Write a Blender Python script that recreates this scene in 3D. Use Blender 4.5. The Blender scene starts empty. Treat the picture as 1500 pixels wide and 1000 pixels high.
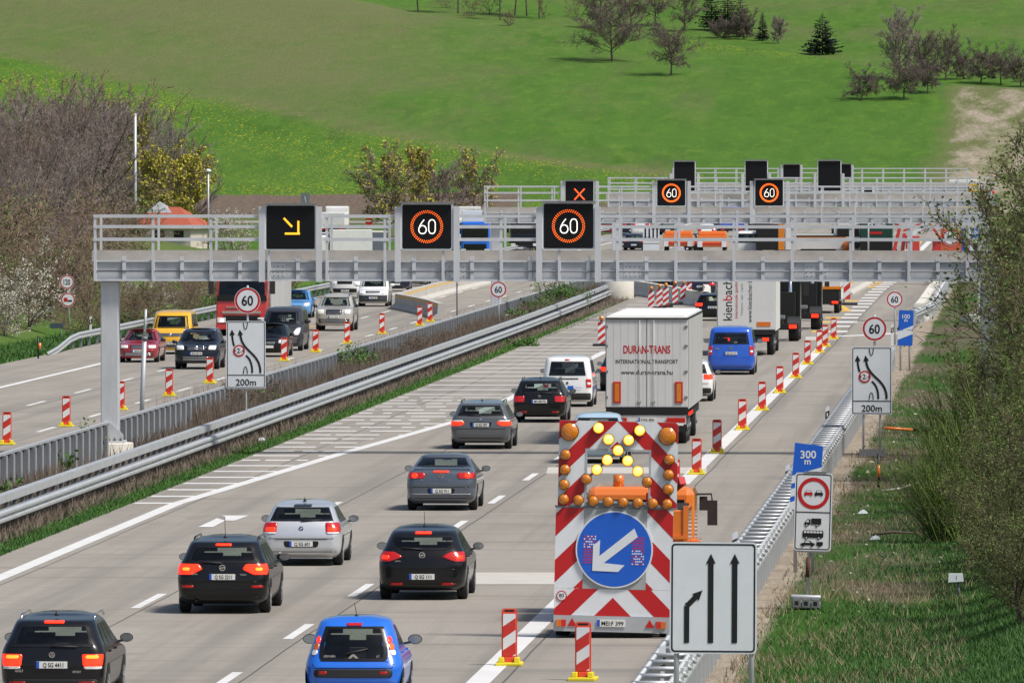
import bpy, bmesh, math, random
import numpy as np
from math import sin, cos, pi, atan, atan2, sqrt, radians, hypot
from mathutils import Vector, Matrix

# ------------------------------------------------------------------ camera, sky, sun
sc = bpy.context.scene
COL = sc.collection
F = 14750.0; CAMH = 9.4; VX, VY = 1510.0, 210.0      # focal length in photo pixels, camera height, end of the road
PITCH = atan((500-VY)/F); YAW = atan((VX-750)/F*cos(PITCH))
cam_d = bpy.data.cameras.new('camera'); cam = bpy.data.objects.new('camera', cam_d); COL.objects.link(cam)
cam_d.sensor_width = 36.0; cam_d.lens = 36.0*F/1500.0
cam_d.clip_start = 1.0; cam_d.clip_end = 9000.0
cam.location = (0, 0, CAMH); cam.rotation_euler = (pi/2-PITCH, 0, YAW)
sc.camera = cam
SUN_EL = 54.0; SUN_AZ = 118.0          # azimuth clockwise from +Y: the sun stands to the right, a little behind the camera
w = bpy.data.worlds.new('World'); sc.world = w; w.use_nodes = True
nt = w.node_tree; bg = nt.nodes['Background']
sky = nt.nodes.new('ShaderNodeTexSky'); sky.sky_type = 'NISHITA'; sky.sun_disc = False
sky.sun_elevation = radians(SUN_EL); sky.sun_rotation = radians(SUN_AZ)
sky.air_density = 1.0; sky.dust_density = 2.5; sky.ozone_density = 1.0
nt.links.new(sky.outputs[0], bg.inputs[0]); bg.inputs[1].default_value = 0.088
sd = bpy.data.lights.new('sun', 'SUN'); sun = bpy.data.objects.new('sun', sd); COL.objects.link(sun)
sd.energy = 3.6; sd.angle = radians(12.0); sd.color = (1.0, 0.955, 0.89)
_a = radians(SUN_AZ); _e = radians(SUN_EL)
sun.rotation_euler = Vector((sin(_a)*cos(_e), cos(_a)*cos(_e), sin(_e))).to_track_quat('Z', 'Y').to_euler()
sun.location = (40, -20, 60)
vs = sc.view_settings; vs.view_transform = 'Standard'; vs.look = 'None'; vs.exposure = 0.28; vs.gamma = 1.0; vs.use_curve_mapping = False

# ------------------------------------------------------------------ survey: a photo point to a point of the place
FW = np.array([-sin(YAW)*cos(PITCH), cos(YAW)*cos(PITCH), -sin(PITCH)])
RT = np.array([cos(YAW), sin(YAW), 0.0]); UP = np.cross(RT, FW)
C0 = np.array([0, 0, CAMH])
def ray(px, py): return FW*F + RT*(px-750) + UP*(500-py)
def gp(px, py, z=0.0):
    d = ray(px, py); t = (z-CAMH)/d[2]; p = C0+d*t
    return (float(p[0]), float(p[1]), z)
def at(px, py, Y):
    d = ray(px, py); p = C0+d*(Y/d[1]); return (float(p[0]), float(p[1]), float(p[2]))

# ------------------------------------------------------------------ materials
MATS = {}
def M(name, rgb, rough=0.5, metal=0.0, var=0.12, scale=3.0, coat=0.0, emit=0.0, bump=0.0, spec=0.5, dirt=None, stretch=None, ecol=None, trans=0.0):
    if name in MATS: return MATS[name]
    m = bpy.data.materials.new(name); m.use_nodes = True; t = m.node_tree; n = t.nodes; l = t.links
    b = n['Principled BSDF']
    b.inputs['Roughness'].default_value = rough; b.inputs['Metallic'].default_value = metal
    b.inputs['Specular IOR Level'].default_value = spec
    b.inputs['Coat Weight'].default_value = coat; b.inputs['Coat Roughness'].default_value = 0.06
    tc = n.new('ShaderNodeTexCoord'); mp = n.new('ShaderNodeMapping'); l.new(tc.outputs['Object'], mp.inputs[0])
    if stretch: mp.inputs['Scale'].default_value = stretch
    nz = n.new('ShaderNodeTexNoise'); nz.inputs['Scale'].default_value = scale; nz.inputs['Detail'].default_value = 6; nz.inputs['Roughness'].default_value = .65
    l.new(mp.outputs[0], nz.inputs['Vector'])
    mx = n.new('ShaderNodeMix'); mx.data_type = 'RGBA'
    rgb = tuple(rgb)
    lo = tuple(c*(1-var*1.6) for c in rgb); hi = tuple(min(1, c*(1+var*1.6)) for c in rgb)
    mx.inputs[6].default_value = (*lo, 1); mx.inputs[7].default_value = (*hi, 1)
    l.new(nz.outputs['Fac'], mx.inputs[0]); out = mx.outputs[2]
    if dirt:
        n2 = n.new('ShaderNodeTexNoise'); n2.inputs['Scale'].default_value = scale*.45; n2.inputs['Detail'].default_value = 9; n2.inputs['Roughness'].default_value = .75
        l.new(mp.outputs[0], n2.inputs['Vector'])
        rp = n.new('ShaderNodeMapRange'); rp.inputs[1].default_value = .48; rp.inputs[2].default_value = .78; rp.inputs[4].default_value = dirt[3]
        l.new(n2.outputs['Fac'], rp.inputs[0])
        m2 = n.new('ShaderNodeMix'); m2.data_type = 'RGBA'; l.new(rp.outputs[0], m2.inputs[0]); l.new(out, m2.inputs[6]); m2.inputs[7].default_value = (*dirt[:3], 1); out = m2.outputs[2]
        ad = n.new('ShaderNodeMath'); ad.operation = 'MULTIPLY_ADD'; l.new(rp.outputs[0], ad.inputs[0]); ad.inputs[1].default_value = .25; ad.inputs[2].default_value = rough; l.new(ad.outputs[0], b.inputs['Roughness'])
    l.new(out, b.inputs['Base Color'])
    if emit:
        b.inputs['Emission Color'].default_value = (*(ecol or rgb), 1); b.inputs['Emission Strength'].default_value = emit
    if bump:
        bp = n.new('ShaderNodeBump'); bp.inputs['Strength'].default_value = bump; bp.inputs['Distance'].default_value = .03
        l.new(nz.outputs['Fac'], bp.inputs['Height']); l.new(bp.outputs[0], b.inputs['Normal'])
    MATS[name] = m; return m
def glass_mat(name, tint, refl=1.0):
    m = bpy.data.materials.new(name); m.use_nodes = True; t = m.node_tree; n = t.nodes; l = t.links
    n.remove(n['Principled BSDF']); o = n['Material Output']
    tr = n.new('ShaderNodeBsdfTransparent'); tr.inputs[0].default_value = (*tint, 1)
    gl = n.new('ShaderNodeBsdfGlossy'); gl.inputs['Roughness'].default_value = .03
    fr = n.new('ShaderNodeLayerWeight'); fr.inputs[0].default_value = .5
    pw = n.new('ShaderNodeMath'); pw.operation = 'POWER'; l.new(fr.outputs['Facing'], pw.inputs[0]); pw.inputs[1].default_value = 4.0
    nz = n.new('ShaderNodeTexNoise'); nz.inputs['Scale'].default_value = 4; 
    m0 = n.new('ShaderNodeMath'); m0.operation = 'MULTIPLY_ADD'; l.new(nz.outputs['Fac'], m0.inputs[0]); m0.inputs[1].default_value = .05; m0.inputs[2].default_value = .03
    mu = n.new('ShaderNodeMath'); mu.operation = 'MULTIPLY_ADD'; l.new(pw.outputs[0], mu.inputs[0]); mu.inputs[1].default_value = .7*refl; l.new(m0.outputs[0], mu.inputs[2])
    ms = n.new('ShaderNodeMixShader'); l.new(mu.outputs[0], ms.inputs[0]); l.new(tr.outputs[0], ms.inputs[1]); l.new(gl.outputs[0], ms.inputs[2])
    l.new(ms.outputs[0], o.inputs[0]); MATS[name] = m; return m
GLASS = glass_mat('window_glass', (.66, .74, .70)); GLASSD = glass_mat('tinted_glass', (.10, .11, .12))
def paint(name, rgb, metal=.0, rough=.30): return M('paint_'+name, rgb, rough, metal, .05, 2.0, coat=.9 if max(rgb) > .06 else .45, spec=.5 if max(rgb) > .06 else .25, dirt=(.22, .19, .16, .09 if max(rgb) > .06 else .025))
BLACKP = paint('black', (.006, .006, .007)); SILVER = paint('silver', (.62, .64, .67), .45, .34); GREYP = paint('grey', (.12, .13, .14), .35)
BLUEGREY = paint('blue_grey', (.10, .12, .15), .35); BLUEP = paint('blue', (.015, .15, .68)); BLUEV = paint('van_blue', (.015, .10, .55))
WHITEP = paint('white', (.78, .78, .77)); REDP = paint('red', (.50, .025, .022)); MAROON = paint('maroon', (.32, .02, .03)); YELP = paint('yellow', (.82, .43, .01))
NAVY = paint('navy', (.012, .016, .03)); LBLUE = paint('light_blue', (.10, .30, .62)); BEIGE = paint('champagne', (.52, .50, .45), .3); ORANGE = paint('orange', (.80, .20, .025))
DGREEN = paint('dark_green', (.008, .05, .035)); ANTHR = paint('anthracite', (.035, .036, .045))
TYRE = M('tyre_rubber', (.012, .012, .012), .85, var=.3, scale=12); RIM = M('alloy', (.45, .46, .47), .35, .8, .1, 10); PLAST = M('black_plastic', (.02, .02, .021), .6, var=.2, scale=9)
UNDER = M('underbody', (.008, .008, .008), .9); CHROME = M('chrome', (.75, .75, .76), .15, 1.0, .03); SEAT = M('seat_fabric', (.02, .021, .023), .9, var=.3, scale=14)
FRIT = M('window_seal', (.008, .008, .009), .25, spec=.5); LGREY = M('light_plastic', (.42, .42, .41), .5)
REDL = M('tail_light_lens', (.42, .008, .006), .15, coat=.8, emit=.10, ecol=(1, .012, .008)); REDON = M('brake_light_lit', (.9, .05, .01), .2, emit=1.5, ecol=(1, .018, .006), var=.05)
REDHOT = M('brake_lamp_core', (1, .3, .05), .2, emit=2.2, ecol=(1, .16, .008)); REDREF = M('red_reflector', (.40, .01, .008), .25, emit=.06, ecol=(1, .02, .01))
WLENS = M('clear_lens', (.78, .78, .76), .12, coat=.9, var=.15, scale=18); OLENS = M('orange_lens', (.65, .16, .01), .15, coat=.9, var=.2, scale=25)
PLATE = M('plate_white', (.72, .72, .68), .4, var=.06); PBLUE = M('plate_blue', (.02, .08, .5), .4); PBLACK = M('black_lettering', (.008, .008, .008), .5)
STEEL = M('galvanised_steel', (.47, .49, .505), .5, .35, .14, 1.3, dirt=(.25, .24, .22, .35), bump=.05); STEELD = M('weathered_steel', (.20, .215, .235), .6, .3, .18, 1.5, dirt=(.12, .11, .10, .4))
GANT = M('gantry_galvanised', (.60, .615, .64), .5, .25, .14, 1.2, dirt=(.40, .39, .38, .5), stretch=(1.6,1.6,.5)); GANTW = M('gantry_web', (.50, .515, .545), .55, .2, .16, 1.1, dirt=(.34, .335, .33, .5), stretch=(2.5,2.5,.3)); DECK = M('walkway_planks', (.41, .385, .355), .8, var=.22, scale=1.6, dirt=(.16, .14, .12, .5))
CONC = M('concrete', (.46, .44, .40), .85, var=.14, scale=1.4, dirt=(.27, .25, .22, .5), bump=.1); CONCW = M('pale_concrete', (.66, .63, .56), .85, var=.1, scale=1.4, dirt=(.36, .33, .28, .4))
SRED = M('sign_red', (.50, .012, .015), .35, var=.06, dirt=(.30, .05, .04, .15)); SWHITE = M('sign_white', (.70, .73, .76), .35, var=.05, dirt=(.5, .5, .48, .3)); SBLUE = M('sign_blue', (.012, .11, .55), .35, var=.07); SBLACK = M('sign_black', (.008, .008, .009), .45)
SBACK = M('sign_grey_back', (.22, .23, .24), .5, .4); BRED = M('beacon_red', (.56, .03, .02), .35, var=.08, scale=5, dirt=(.30, .06, .05, .25)); BFRAME = M('beacon_frame', (.72, .07, .035), .4, var=.08, dirt=(.35, .08, .05, .3)); BYEL = M('beacon_foot', (.74, .62, .02), .55, var=.12, dirt=(.3, .25, .08, .35))
BWHITE = M('beacon_white', (.72, .74, .76), .35, var=.05, dirt=(.45, .44, .42, .3))
LEDW = M('led_white', (1, .95, .88), .4, emit=.85, ecol=(1, .90, .80), var=.02); LEDO = M('led_orange', (1, .2, .02), .4, emit=.85, ecol=(1, .10, .008), var=.02); LEDY = M('led_amber', (1, .5, .03), .4, emit=1.0, ecol=(1, .42, .015), var=.02); LEDR = M('led_red', (1, .1, .02), .4, emit=1.1, ecol=(1, .10, .02), var=.02)
VMSB = M('display_black', (.006, .006, .008), .45, spec=.25); AMBL = M('amber_lens', (.62, .19, .008), .18, coat=.9, var=.35, scale=22); AMBON = M('amber_lamp_lit', (1, .6, .05), .3, emit=1.15, ecol=(1, .24, .0)); AMBCORE = M('amber_lamp_core', (1, .9, .4), .3, emit=1.5, ecol=(1, .60, .035))
ROADW = M('road_paint', (.66, .655, .64), .7, var=.10, scale=.9, dirt=(.42, .40, .37, .6)); ROADWD = M('road_paint_worn', (.68, .67, .65), .75, var=.16, scale=.7, dirt=(.36, .34, .31, .85)); ROADY = M('road_paint_yellow', (.72, .42, .05), .7, var=.1, scale=.9, dirt=(.45, .35, .2, .5))
BARK = M('bark', (.085, .066, .052), .95, var=.35, scale=6); BARKG = M('bark_grey', (.15, .13, .115), .95, var=.3, scale=6); TWIG = M('twigs_brown', (.22, .155, .105), .9, var=.3, scale=.8); TWIGG = M('twigs_grey', (.26, .22, .19), .9, var=.3, scale=.8); TWIGH = M('twigs_hillside', (.135, .105, .09), .9, var=.3, scale=.8); TWIGR = M('twigs_olive', (.125, .108, .05), .9, var=.35, scale=.8); TWIGP = M('twigs_mauve', (.225, .17, .16), .9, var=.3, scale=.8)
LEAFY = M('young_leaf_yellow', (.38, .345, .03), .7, var=.3, scale=1.2); LEAFG = M('young_leaf_green', (.085, .15, .02), .7, var=.35, scale=1.2); BLOSS = M('blossom_white', (.55, .53, .45), .8, var=.2, scale=3); LEAFD = M('shrub_leaf_dark', (.085, .135, .02), .7, var=.35, scale=1.2); NEEDLE = M('conifer_needles', (.010, .022, .016), .8, var=.4, scale=1.0); SHOOT = M('willow_shoots', (.11, .16, .025), .7, var=.35, scale=.7)
GRASSB = M('grass_blades', (.040, .115, .014), .7, var=.4, scale=.35); GRASSB2 = M('grass_blades_dry', (.24, .19, .11), .85, var=.3, scale=.5); STALK = M('dry_stalks', (.16, .125, .095), .9, var=.35, scale=.6); WEED = M('weed_leaves', (.06, .16, .015), .7, var=.35, scale=1.2)

# ------------------------------------------------------------------ mesh builder and object helpers
class MB:
    def __init__(s): s.v = []; s.f = []; s.m = []; s.mi = []; s.sm = []
    def mat(s, m):
        if m not in s.m: s.m.append(m)
        return s.m.index(m)
    def poly(s, pts, m, sm=False):
        b = len(s.v); s.v += [tuple(p) for p in pts]; s.f.append(tuple(range(b, b+len(pts)))); s.mi.append(s.mat(m)); s.sm.append(sm)
    def mesh(s, vs, fs, m, sm=False):
        b = len(s.v); s.v += [tuple(p) for p in vs]; i = s.mat(m)
        for f in fs: s.f.append(tuple(b+k for k in f)); s.mi.append(i); s.sm.append(sm)
    def box(s, x0, x1, y0, y1, z0, z1, m):
        s.mesh([(x0,y0,z0),(x1,y0,z0),(x1,y1,z0),(x0,y1,z0),(x0,y0,z1),(x1,y0,z1),(x1,y1,z1),(x0,y1,z1)],
               [(0,3,2,1),(4,5,6,7),(0,1,5,4),(1,2,6,5),(2,3,7,6),(3,0,4,7)], m)
    def bar(s, a, b, wx, wz, m):                      # square bar between two points
        a = Vector(a); b = Vector(b); d = (b-a).normalized(); u = Vector((0,0,1)) if abs(d.z) < .9 else Vector((0,1,0))
        r = d.cross(u).normalized(); u = r.cross(d)
        vs = []
        for p in (a, b):
            for i, j in ((-1,-1),(1,-1),(1,1),(-1,1)): vs.append(p+r*(i*wx/2)+u*(j*wz/2))
        s.mesh(vs, [(3,2,1,0),(4,5,6,7),(0,1,5,4),(1,2,6,5),(2,3,7,6),(3,0,4,7)], m)
    def tube(s, pts, rad, n, m, cap=True, sm=True):
        pts = [Vector(p) for p in pts]
        if not hasattr(rad, '__len__'): rad = [rad]*len(pts)
        vs = []; 
        for i, p in enumerate(pts):
            d = (pts[min(i+1, len(pts)-1)]-pts[max(i-1, 0)])
            d = d.normalized() if d.length > 1e-9 else Vector((0,0,1))
            u = Vector((1,0,0)) if abs(d.x) < .8 else Vector((0,1,0))
            r = d.cross(u).normalized(); u = r.cross(d)
            for k in range(n):
                a = 2*pi*k/n; vs.append(p+r*(cos(a)*rad[i])+u*(sin(a)*rad[i]))
        fs = []
        for i in range(len(pts)-1):
            for k in range(n): fs.append((i*n+k, i*n+(k+1)%n, (i+1)*n+(k+1)%n, (i+1)*n+k))
        if cap: fs.append(tuple(range(n-1, -1, -1))); e = (len(pts)-1)*n; fs.append(tuple(range(e, e+n)))
        s.mesh(vs, fs, m, sm)
    def cylx(s, x0, x1, y, z, r, n, m, sm=True): s.tube([(x0,y,z),(x1,y,z)], r, n, m, True, sm)
    def plate(s, pts, y, t, m, back=None):           # an outline in (x, z), front face at y looking to -y, thickness t
        n = len(pts); area = sum(pts[i][0]*pts[(i+1)%n][1]-pts[(i+1)%n][0]*pts[i][1] for i in range(n))
        if area < 0: pts = pts[::-1]
        s.poly([(x, y, z) for x, z in pts], m)
        bm_ = back or m
        s.poly([(x, y+t, z) for x, z in pts[::-1]], bm_)
        for i in range(n):
            a, b = pts[i], pts[(i+1)%n]; s.poly([(b[0],y,b[1]),(a[0],y,a[1]),(a[0],y+t,a[1]),(b[0],y+t,b[1])], bm_)
    def ring(s, cx, cz, r0, r1, y, m, n=40):
        for k in range(n):
            a, b = 2*pi*k/n, 2*pi*(k+1)/n
            s.poly([(cx+r0*cos(a),y,cz+r0*sin(a)),(cx+r1*cos(a),y,cz+r1*sin(a)),(cx+r1*cos(b),y,cz+r1*sin(b)),(cx+r0*cos(b),y,cz+r0*sin(b))], m)
    def stroke(s, pts, wd, y, m):
        for i in range(len(pts)-1):
            (x0,z0),(x1,z1) = pts[i], pts[i+1]; d = hypot(x1-x0, z1-z0) or 1; nx, nz = -(z1-z0)/d*wd/2, (x1-x0)/d*wd/2
            q = [(x0-nx,z0-nz),(x1-nx,z1-nz),(x1+nx,z1+nz),(x0+nx,z0+nz)]
            s.flat(q, y-i*.00002, m)
    def flat(s, pts, y, m):
        n = len(pts); area = sum(pts[i][0]*pts[(i+1)%n][1]-pts[(i+1)%n][0]*pts[i][1] for i in range(n))
        if area < 0: pts = pts[::-1]
        s.poly([(x, y, z) for x, z in pts], m)
    def text(s, body, cx, cz, h, y, m, bold=.0, rot=0.0, sx=1.0, back=False):
        vs, fs = glyphs(body, bold)
        if not vs: return
        xs = [v[0] for v in vs]; zs = [v[1] for v in vs]
        k = h/.73; ox = (min(xs)+max(xs))/2; oz = (min(zs)+max(zs))/2 if rot or len(body) < 2 else .36
        out = []
        for (a, b_) in vs:
            u = (a-ox)*k*sx; v_ = (b_-oz)*k; u, v_ = u*cos(rot)-v_*sin(rot), u*sin(rot)+v_*cos(rot)
            out.append((cx-u if back else cx+u, y, cz+v_))
        s.mesh(out, fs, m)
    def build(s, name, parent=None, loc=None, bev=0, label=None, rz=0):
        me = bpy.data.meshes.new(name); me.from_pydata(s.v, [], s.f)
        for m in s.m: me.materials.append(m)
        me.polygons.foreach_set('material_index', s.mi); me.polygons.foreach_set('use_smooth', s.sm); me.update()
        o = bpy.data.objects.new(name, me); COL.objects.link(o)
        if parent: o.parent = parent
        if loc: o.location = loc
        if rz: o.rotation_euler = (0, 0, rz)
        if bev:
            md = o.modifiers.new('bevel', 'BEVEL'); md.width = bev; md.segments = 2; md.limit_method = 'ANGLE'; md.angle_limit = radians(40)
        if label: o['label'] = label
        return o
_G = {}
def glyphs(body, bold):
    if (body, bold) in _G: return _G[(body, bold)]
    cu = bpy.data.curves.new('lettering', 'FONT'); cu.body = body; cu.size = 1.0; cu.offset = bold; cu.resolution_u = 3
    ob = bpy.data.objects.new('lettering', cu); COL.objects.link(ob)
    dg = bpy.context.evaluated_depsgraph_get(); me = bpy.data.meshes.new_from_object(ob.evaluated_get(dg))
    vs = [(v.co.x, v.co.y) for v in me.vertices]; fs = [tuple(p.vertices) for p in me.polygons]
    bpy.data.objects.remove(ob); bpy.data.curves.remove(cu); bpy.data.meshes.remove(me)
    _G[(body, bold)] = (vs, fs); return vs, fs
def tag(o, label=None, cat=None, group=None, kind=None):
    if label: o['label'] = label
    if cat: o['category'] = cat
    if group: o['group'] = group
    if kind: o['kind'] = kind
    return o
def thing(name, label, cat, loc=(0,0,0), rz=0, group=None):
    o = bpy.data.objects.new(name, None); COL.objects.link(o); o.empty_display_size = .3
    o.location = loc; o.rotation_euler = (0, 0, rz); tag(o, label, cat, group); return o
def dup(o, loc=None, rz=None, label=None, parent=None, sc_=None):
    c = o.copy(); COL.objects.link(c)
    if parent: c.parent = parent
    if loc is not None: c.location = loc
    if rz is not None: c.rotation_euler = (0, 0, rz)
    if sc_ is not None: c.scale = sc_ if hasattr(sc_, '__len__') else (sc_,)*3
    if label: c['label'] = label
    for ch in list(o.children): dup(ch, parent=c)
    return c
def structure(o): o['kind'] = 'structure'; return o
def rrect(cx, cz, w_, h_, r, n=5):
    p = []
    for (sx, sz, a0) in ((1,1,0),(-1,1,pi/2),(-1,-1,pi),(1,-1,1.5*pi)):
        for k in range(n+1):
            a = a0+pi/2*k/n; p.append((cx+sx*(w_/2-r)+r*cos(a), cz+sz*(h_/2-r)+r*sin(a)))
    return p
def circ(cx, cz, r, n=32): return [(cx+r*cos(2*pi*k/n), cz+r*sin(2*pi*k/n)) for k in range(n)]
def clip(poly, x0, x1, z0, z1):
    def cl(ps, f, g):
        o = []
        for i in range(len(ps)):
            a, b = ps[i-1], ps[i]; fa, fb = f(a), f(b)
            if (fa >= 0) != (fb >= 0): t = fa/(fa-fb); o.append((a[0]+(b[0]-a[0])*t, a[1]+(b[1]-a[1])*t))
            if fb >= 0: o.append(b)
        return o
    for f in (lambda p: p[0]-x0, lambda p: x1-p[0], lambda p: p[1]-z0, lambda p: z1-p[1]):
        poly = cl(poly, f, None)
        if not poly: return []
    return poly
def pchip(keys):
    xs = np.array([k[0] for k in keys], float); ys = np.array([k[1] for k in keys], float)
    h = np.diff(xs); d = np.diff(ys)/h; m = np.zeros(len(xs)); m[0], m[-1] = d[0], d[-1]
    for i in range(1, len(xs)-1):
        if d[i-1]*d[i] > 0:
            w1, w2 = 2*h[i]+h[i-1], h[i]+2*h[i-1]; m[i] = (w1+w2)/(w1/d[i-1]+w2/d[i])
    def f(x):
        x = min(max(x, xs[0]), xs[-1]); i = min(max(int(np.searchsorted(xs, x))-1, 0), len(h)-1); t = (x-xs[i])/h[i]
        return float((2*t**3-3*t**2+1)*ys[i]+(t**3-2*t**2+t)*h[i]*m[i]+(-2*t**3+3*t**2)*ys[i+1]+(t**3-t**2)*h[i]*m[i+1])
    return f
def lin(keys):
    xs = [k[0] for k in keys]; ys = [k[1] for k in keys]
    return lambda x: float(np.interp(x, xs, ys))
# ------------------------------------------------------------------ the lie of the land
_zc = pchip([(-320,70),(-180,52),(-120,37),(-104,33),(-80,30.4),(-58,28.2),(-29,23.6),(-19,20.2),(-8,19.2),(0,18.9),(40,18),(150,16)])
def vnoise(x, y, s_=1.0): return sin(x*1.7*s_+sin(y*.61*s_)*2.1)*.5+sin(y*.37*s_+sin(x*1.1*s_)*1.7)*.5
def sst(a, b, x): t = min(1, max(0, (x-a)/(b-a))); return t*t*(3-2*t)
def tz(X, Y):
    z = 0.0
    if Y < 1150:
        fr = sst(60, 140, Y)*(1-sst(800, 1100, Y))
        if X > -2.6: z += fr*min(6.0, .30*(X+2.6)*sst(-2.6, 1.5, X)+.0)
        if X < -47.5: z += sst(250, 380, Y)*(1-sst(660, 790, Y))*min(4.2, .26*(-47.5-X))
        return z
    hill = .1*(Y-1395); zc = _zc(X); yc = 1395+zc*10
    und = .35*sin(X*.061+Y*.017)+.25*sin(X*.021-Y*.043+1.3)+.12*sin(X*.19+Y*.11)
    if hill > 0:
        z1 = hill if Y < yc else zc-.09*(Y-yc)
        k = zc-min(abs(Y-yc)*.0+zc, zc)
        z1 = z1-1.2*math.exp(-abs(Y-yc)/14.0)
        z1 += und*sst(0, 6, hill)
    else: z1 = 0
    z2 = 16+.075*(Y-1900)+1.2*sin(X*.03+Y*.012) if Y > 1690 else -5
    return max(z1, z2, 0)
def hit(px, py):
    d = ray(px, py); d = d/np.linalg.norm(d); t = 150.0; last = t
    while t < 3200:
        p = C0+d*t
        if p[2] <= tz(p[0], p[1]): break
        last = t; t += 4.0
    for _ in range(18):
        m = (last+t)/2; p = C0+d*m
        if p[2] <= tz(p[0], p[1]): t = m
        else: last = m
    p = C0+d*t; return (float(p[0]), float(p[1]), tz(p[0], p[1]))
_fb = [hit(*q) for q in [(-60,62),(0,75),(140,105),(290,138),(500,182),(620,205),(740,226),(860,242),(985,254)]]
_fbf = lin([(p[0], p[1]) for p in _fb])
_dg = [hit(*q) for q in [(1375,195),(1400,165),(1450,135),(1520,120)]]
xs = sorted(set([-620,-500,-420,-360,-310,-270]+[-240+4*i for i in range(47)]+[-54,-52,-50,-49,-48,-47.5,-47,-46,-45,-44,-43]+[-42+2*i for i in range(6)]+[-30+.3*i for i in range(24)]+[-22,-18,-14,-10,-8,-7]+[-6.4+.3*i for i in range(36)]+[5+1.5*i for i in range(18)]+[34+4*i for i in range(12)]+[90,120,170,240,330]))
ys = [-40,40,100,140]+[150+5*i for i in range(60)]+[450+12*i for i in range(58)]+[1150+20*i for i in range(11)]+[1370+3.5*i for i in range(106)]+[1745+20*i for i in range(45)]+[2700,2900]
G = MB(); nx, ny = len(xs), len(ys)
A = {k: [] for k in ('dry','dand','dirt','sand','med','lush','deep')}
for Y in ys:
    for X in xs:
        G.v.append((X, Y, tz(X, Y)-.03))
        dry = dand = dirt = sand = med = lush = 0.0
        if Y > 1300:
            px = 1510+14750*X/Y
            bd = Y-_fbf(X)                                    # metres above the field edge
            above = sst(-4, 6, bd) if X < -48 else 0
            dry = above*(1-.75*sst(300, 850, px))*(.82+.22*sin(X*.045+Y*.03+1.2*sin(Y*.021)))
            near = math.exp(-abs(bd)/7.0) if X < -48 else 0
            dry = max(dry, near*.8)
            if bd < 0 and X < -46: dand = .38+.7*math.exp(-((bd+(34 if px < 540 else 8))/(13 if px < 540 else 11))**2)+.55*math.exp(-((Y-1424)/7.0)**2)*(1-sst(520, 640, px)); lush = .8
            dirt = sst(1290, 1312, Y)*(1-sst(1413, 1421, Y-.06*(X+100)))*(1-sst(-78, -66, X))+.55*sst(1360,1380,Y)*(1-sst(1404,1412,Y))*(sin(X*.31)>.1)*(X>-70)
            yc = 1395+_zc(X)*10
            if px > 960: dand = max(dand, .95*math.exp(-((Y-yc+10)/16.0)**2)*(1-sst(1180,1320,px))); lush = max(lush, .75)
            if Y > 1760: lush = .9; dry = .18+.25*sin(Y*.035+X*.02)**2; dand = .05
            if px > 1355 and Y < 1640:
                dd = sst(1362, 1425, px+.45*(Y-1560)*(1 if Y > 1560 else -.55))*(1-sst(1565, 1600, Y)); dry = max(dry, dd); dirt = max(dirt, .22*dd); sand = .46*dd
        elif Y > 1000: dirt = .35; dry = .4
        if Y < 900:
            if -28.9 < X < -23.2: med = 1-.0*X; lush = sst(-24.7, -24.0, X); med = 1-lush*.85
            if X > -6.2: sand = (1-sst(-5.5, -4.3, X))*sst(200, 250, Y); lush = sst(-4.2, -1.5, X); dirt = .16+.26*(1-sst(-2.6, -.8, X))*sst(185, 225, Y); sand = max(sand*.55, (1-sst(-5.5,-4.5,X))*.8)
            if X < -43: lush = sst(-43.4, -44.5, X)*0+.6; dry = .5*sst(-46, -50, X); dirt = .3*sst(-46.5, -50, X)
        for k, v in zip(('dry','dand','dirt','sand','med','lush','deep'), (dry, dand, dirt, sand, med, lush, 1.0 if Y < 900 and X > -7 else 0.0)): A[k].append(v)
for j in range(ny-1):
    for i in range(nx-1):
        G.f.append((j*nx+i, j*nx+i+1, (j+1)*nx+i+1, (j+1)*nx+i)); G.mi.append(0); G.sm.append(True)
gm = bpy.data.materials.new('meadow_ground'); gm.use_nodes = True; G.m = [gm]
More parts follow.
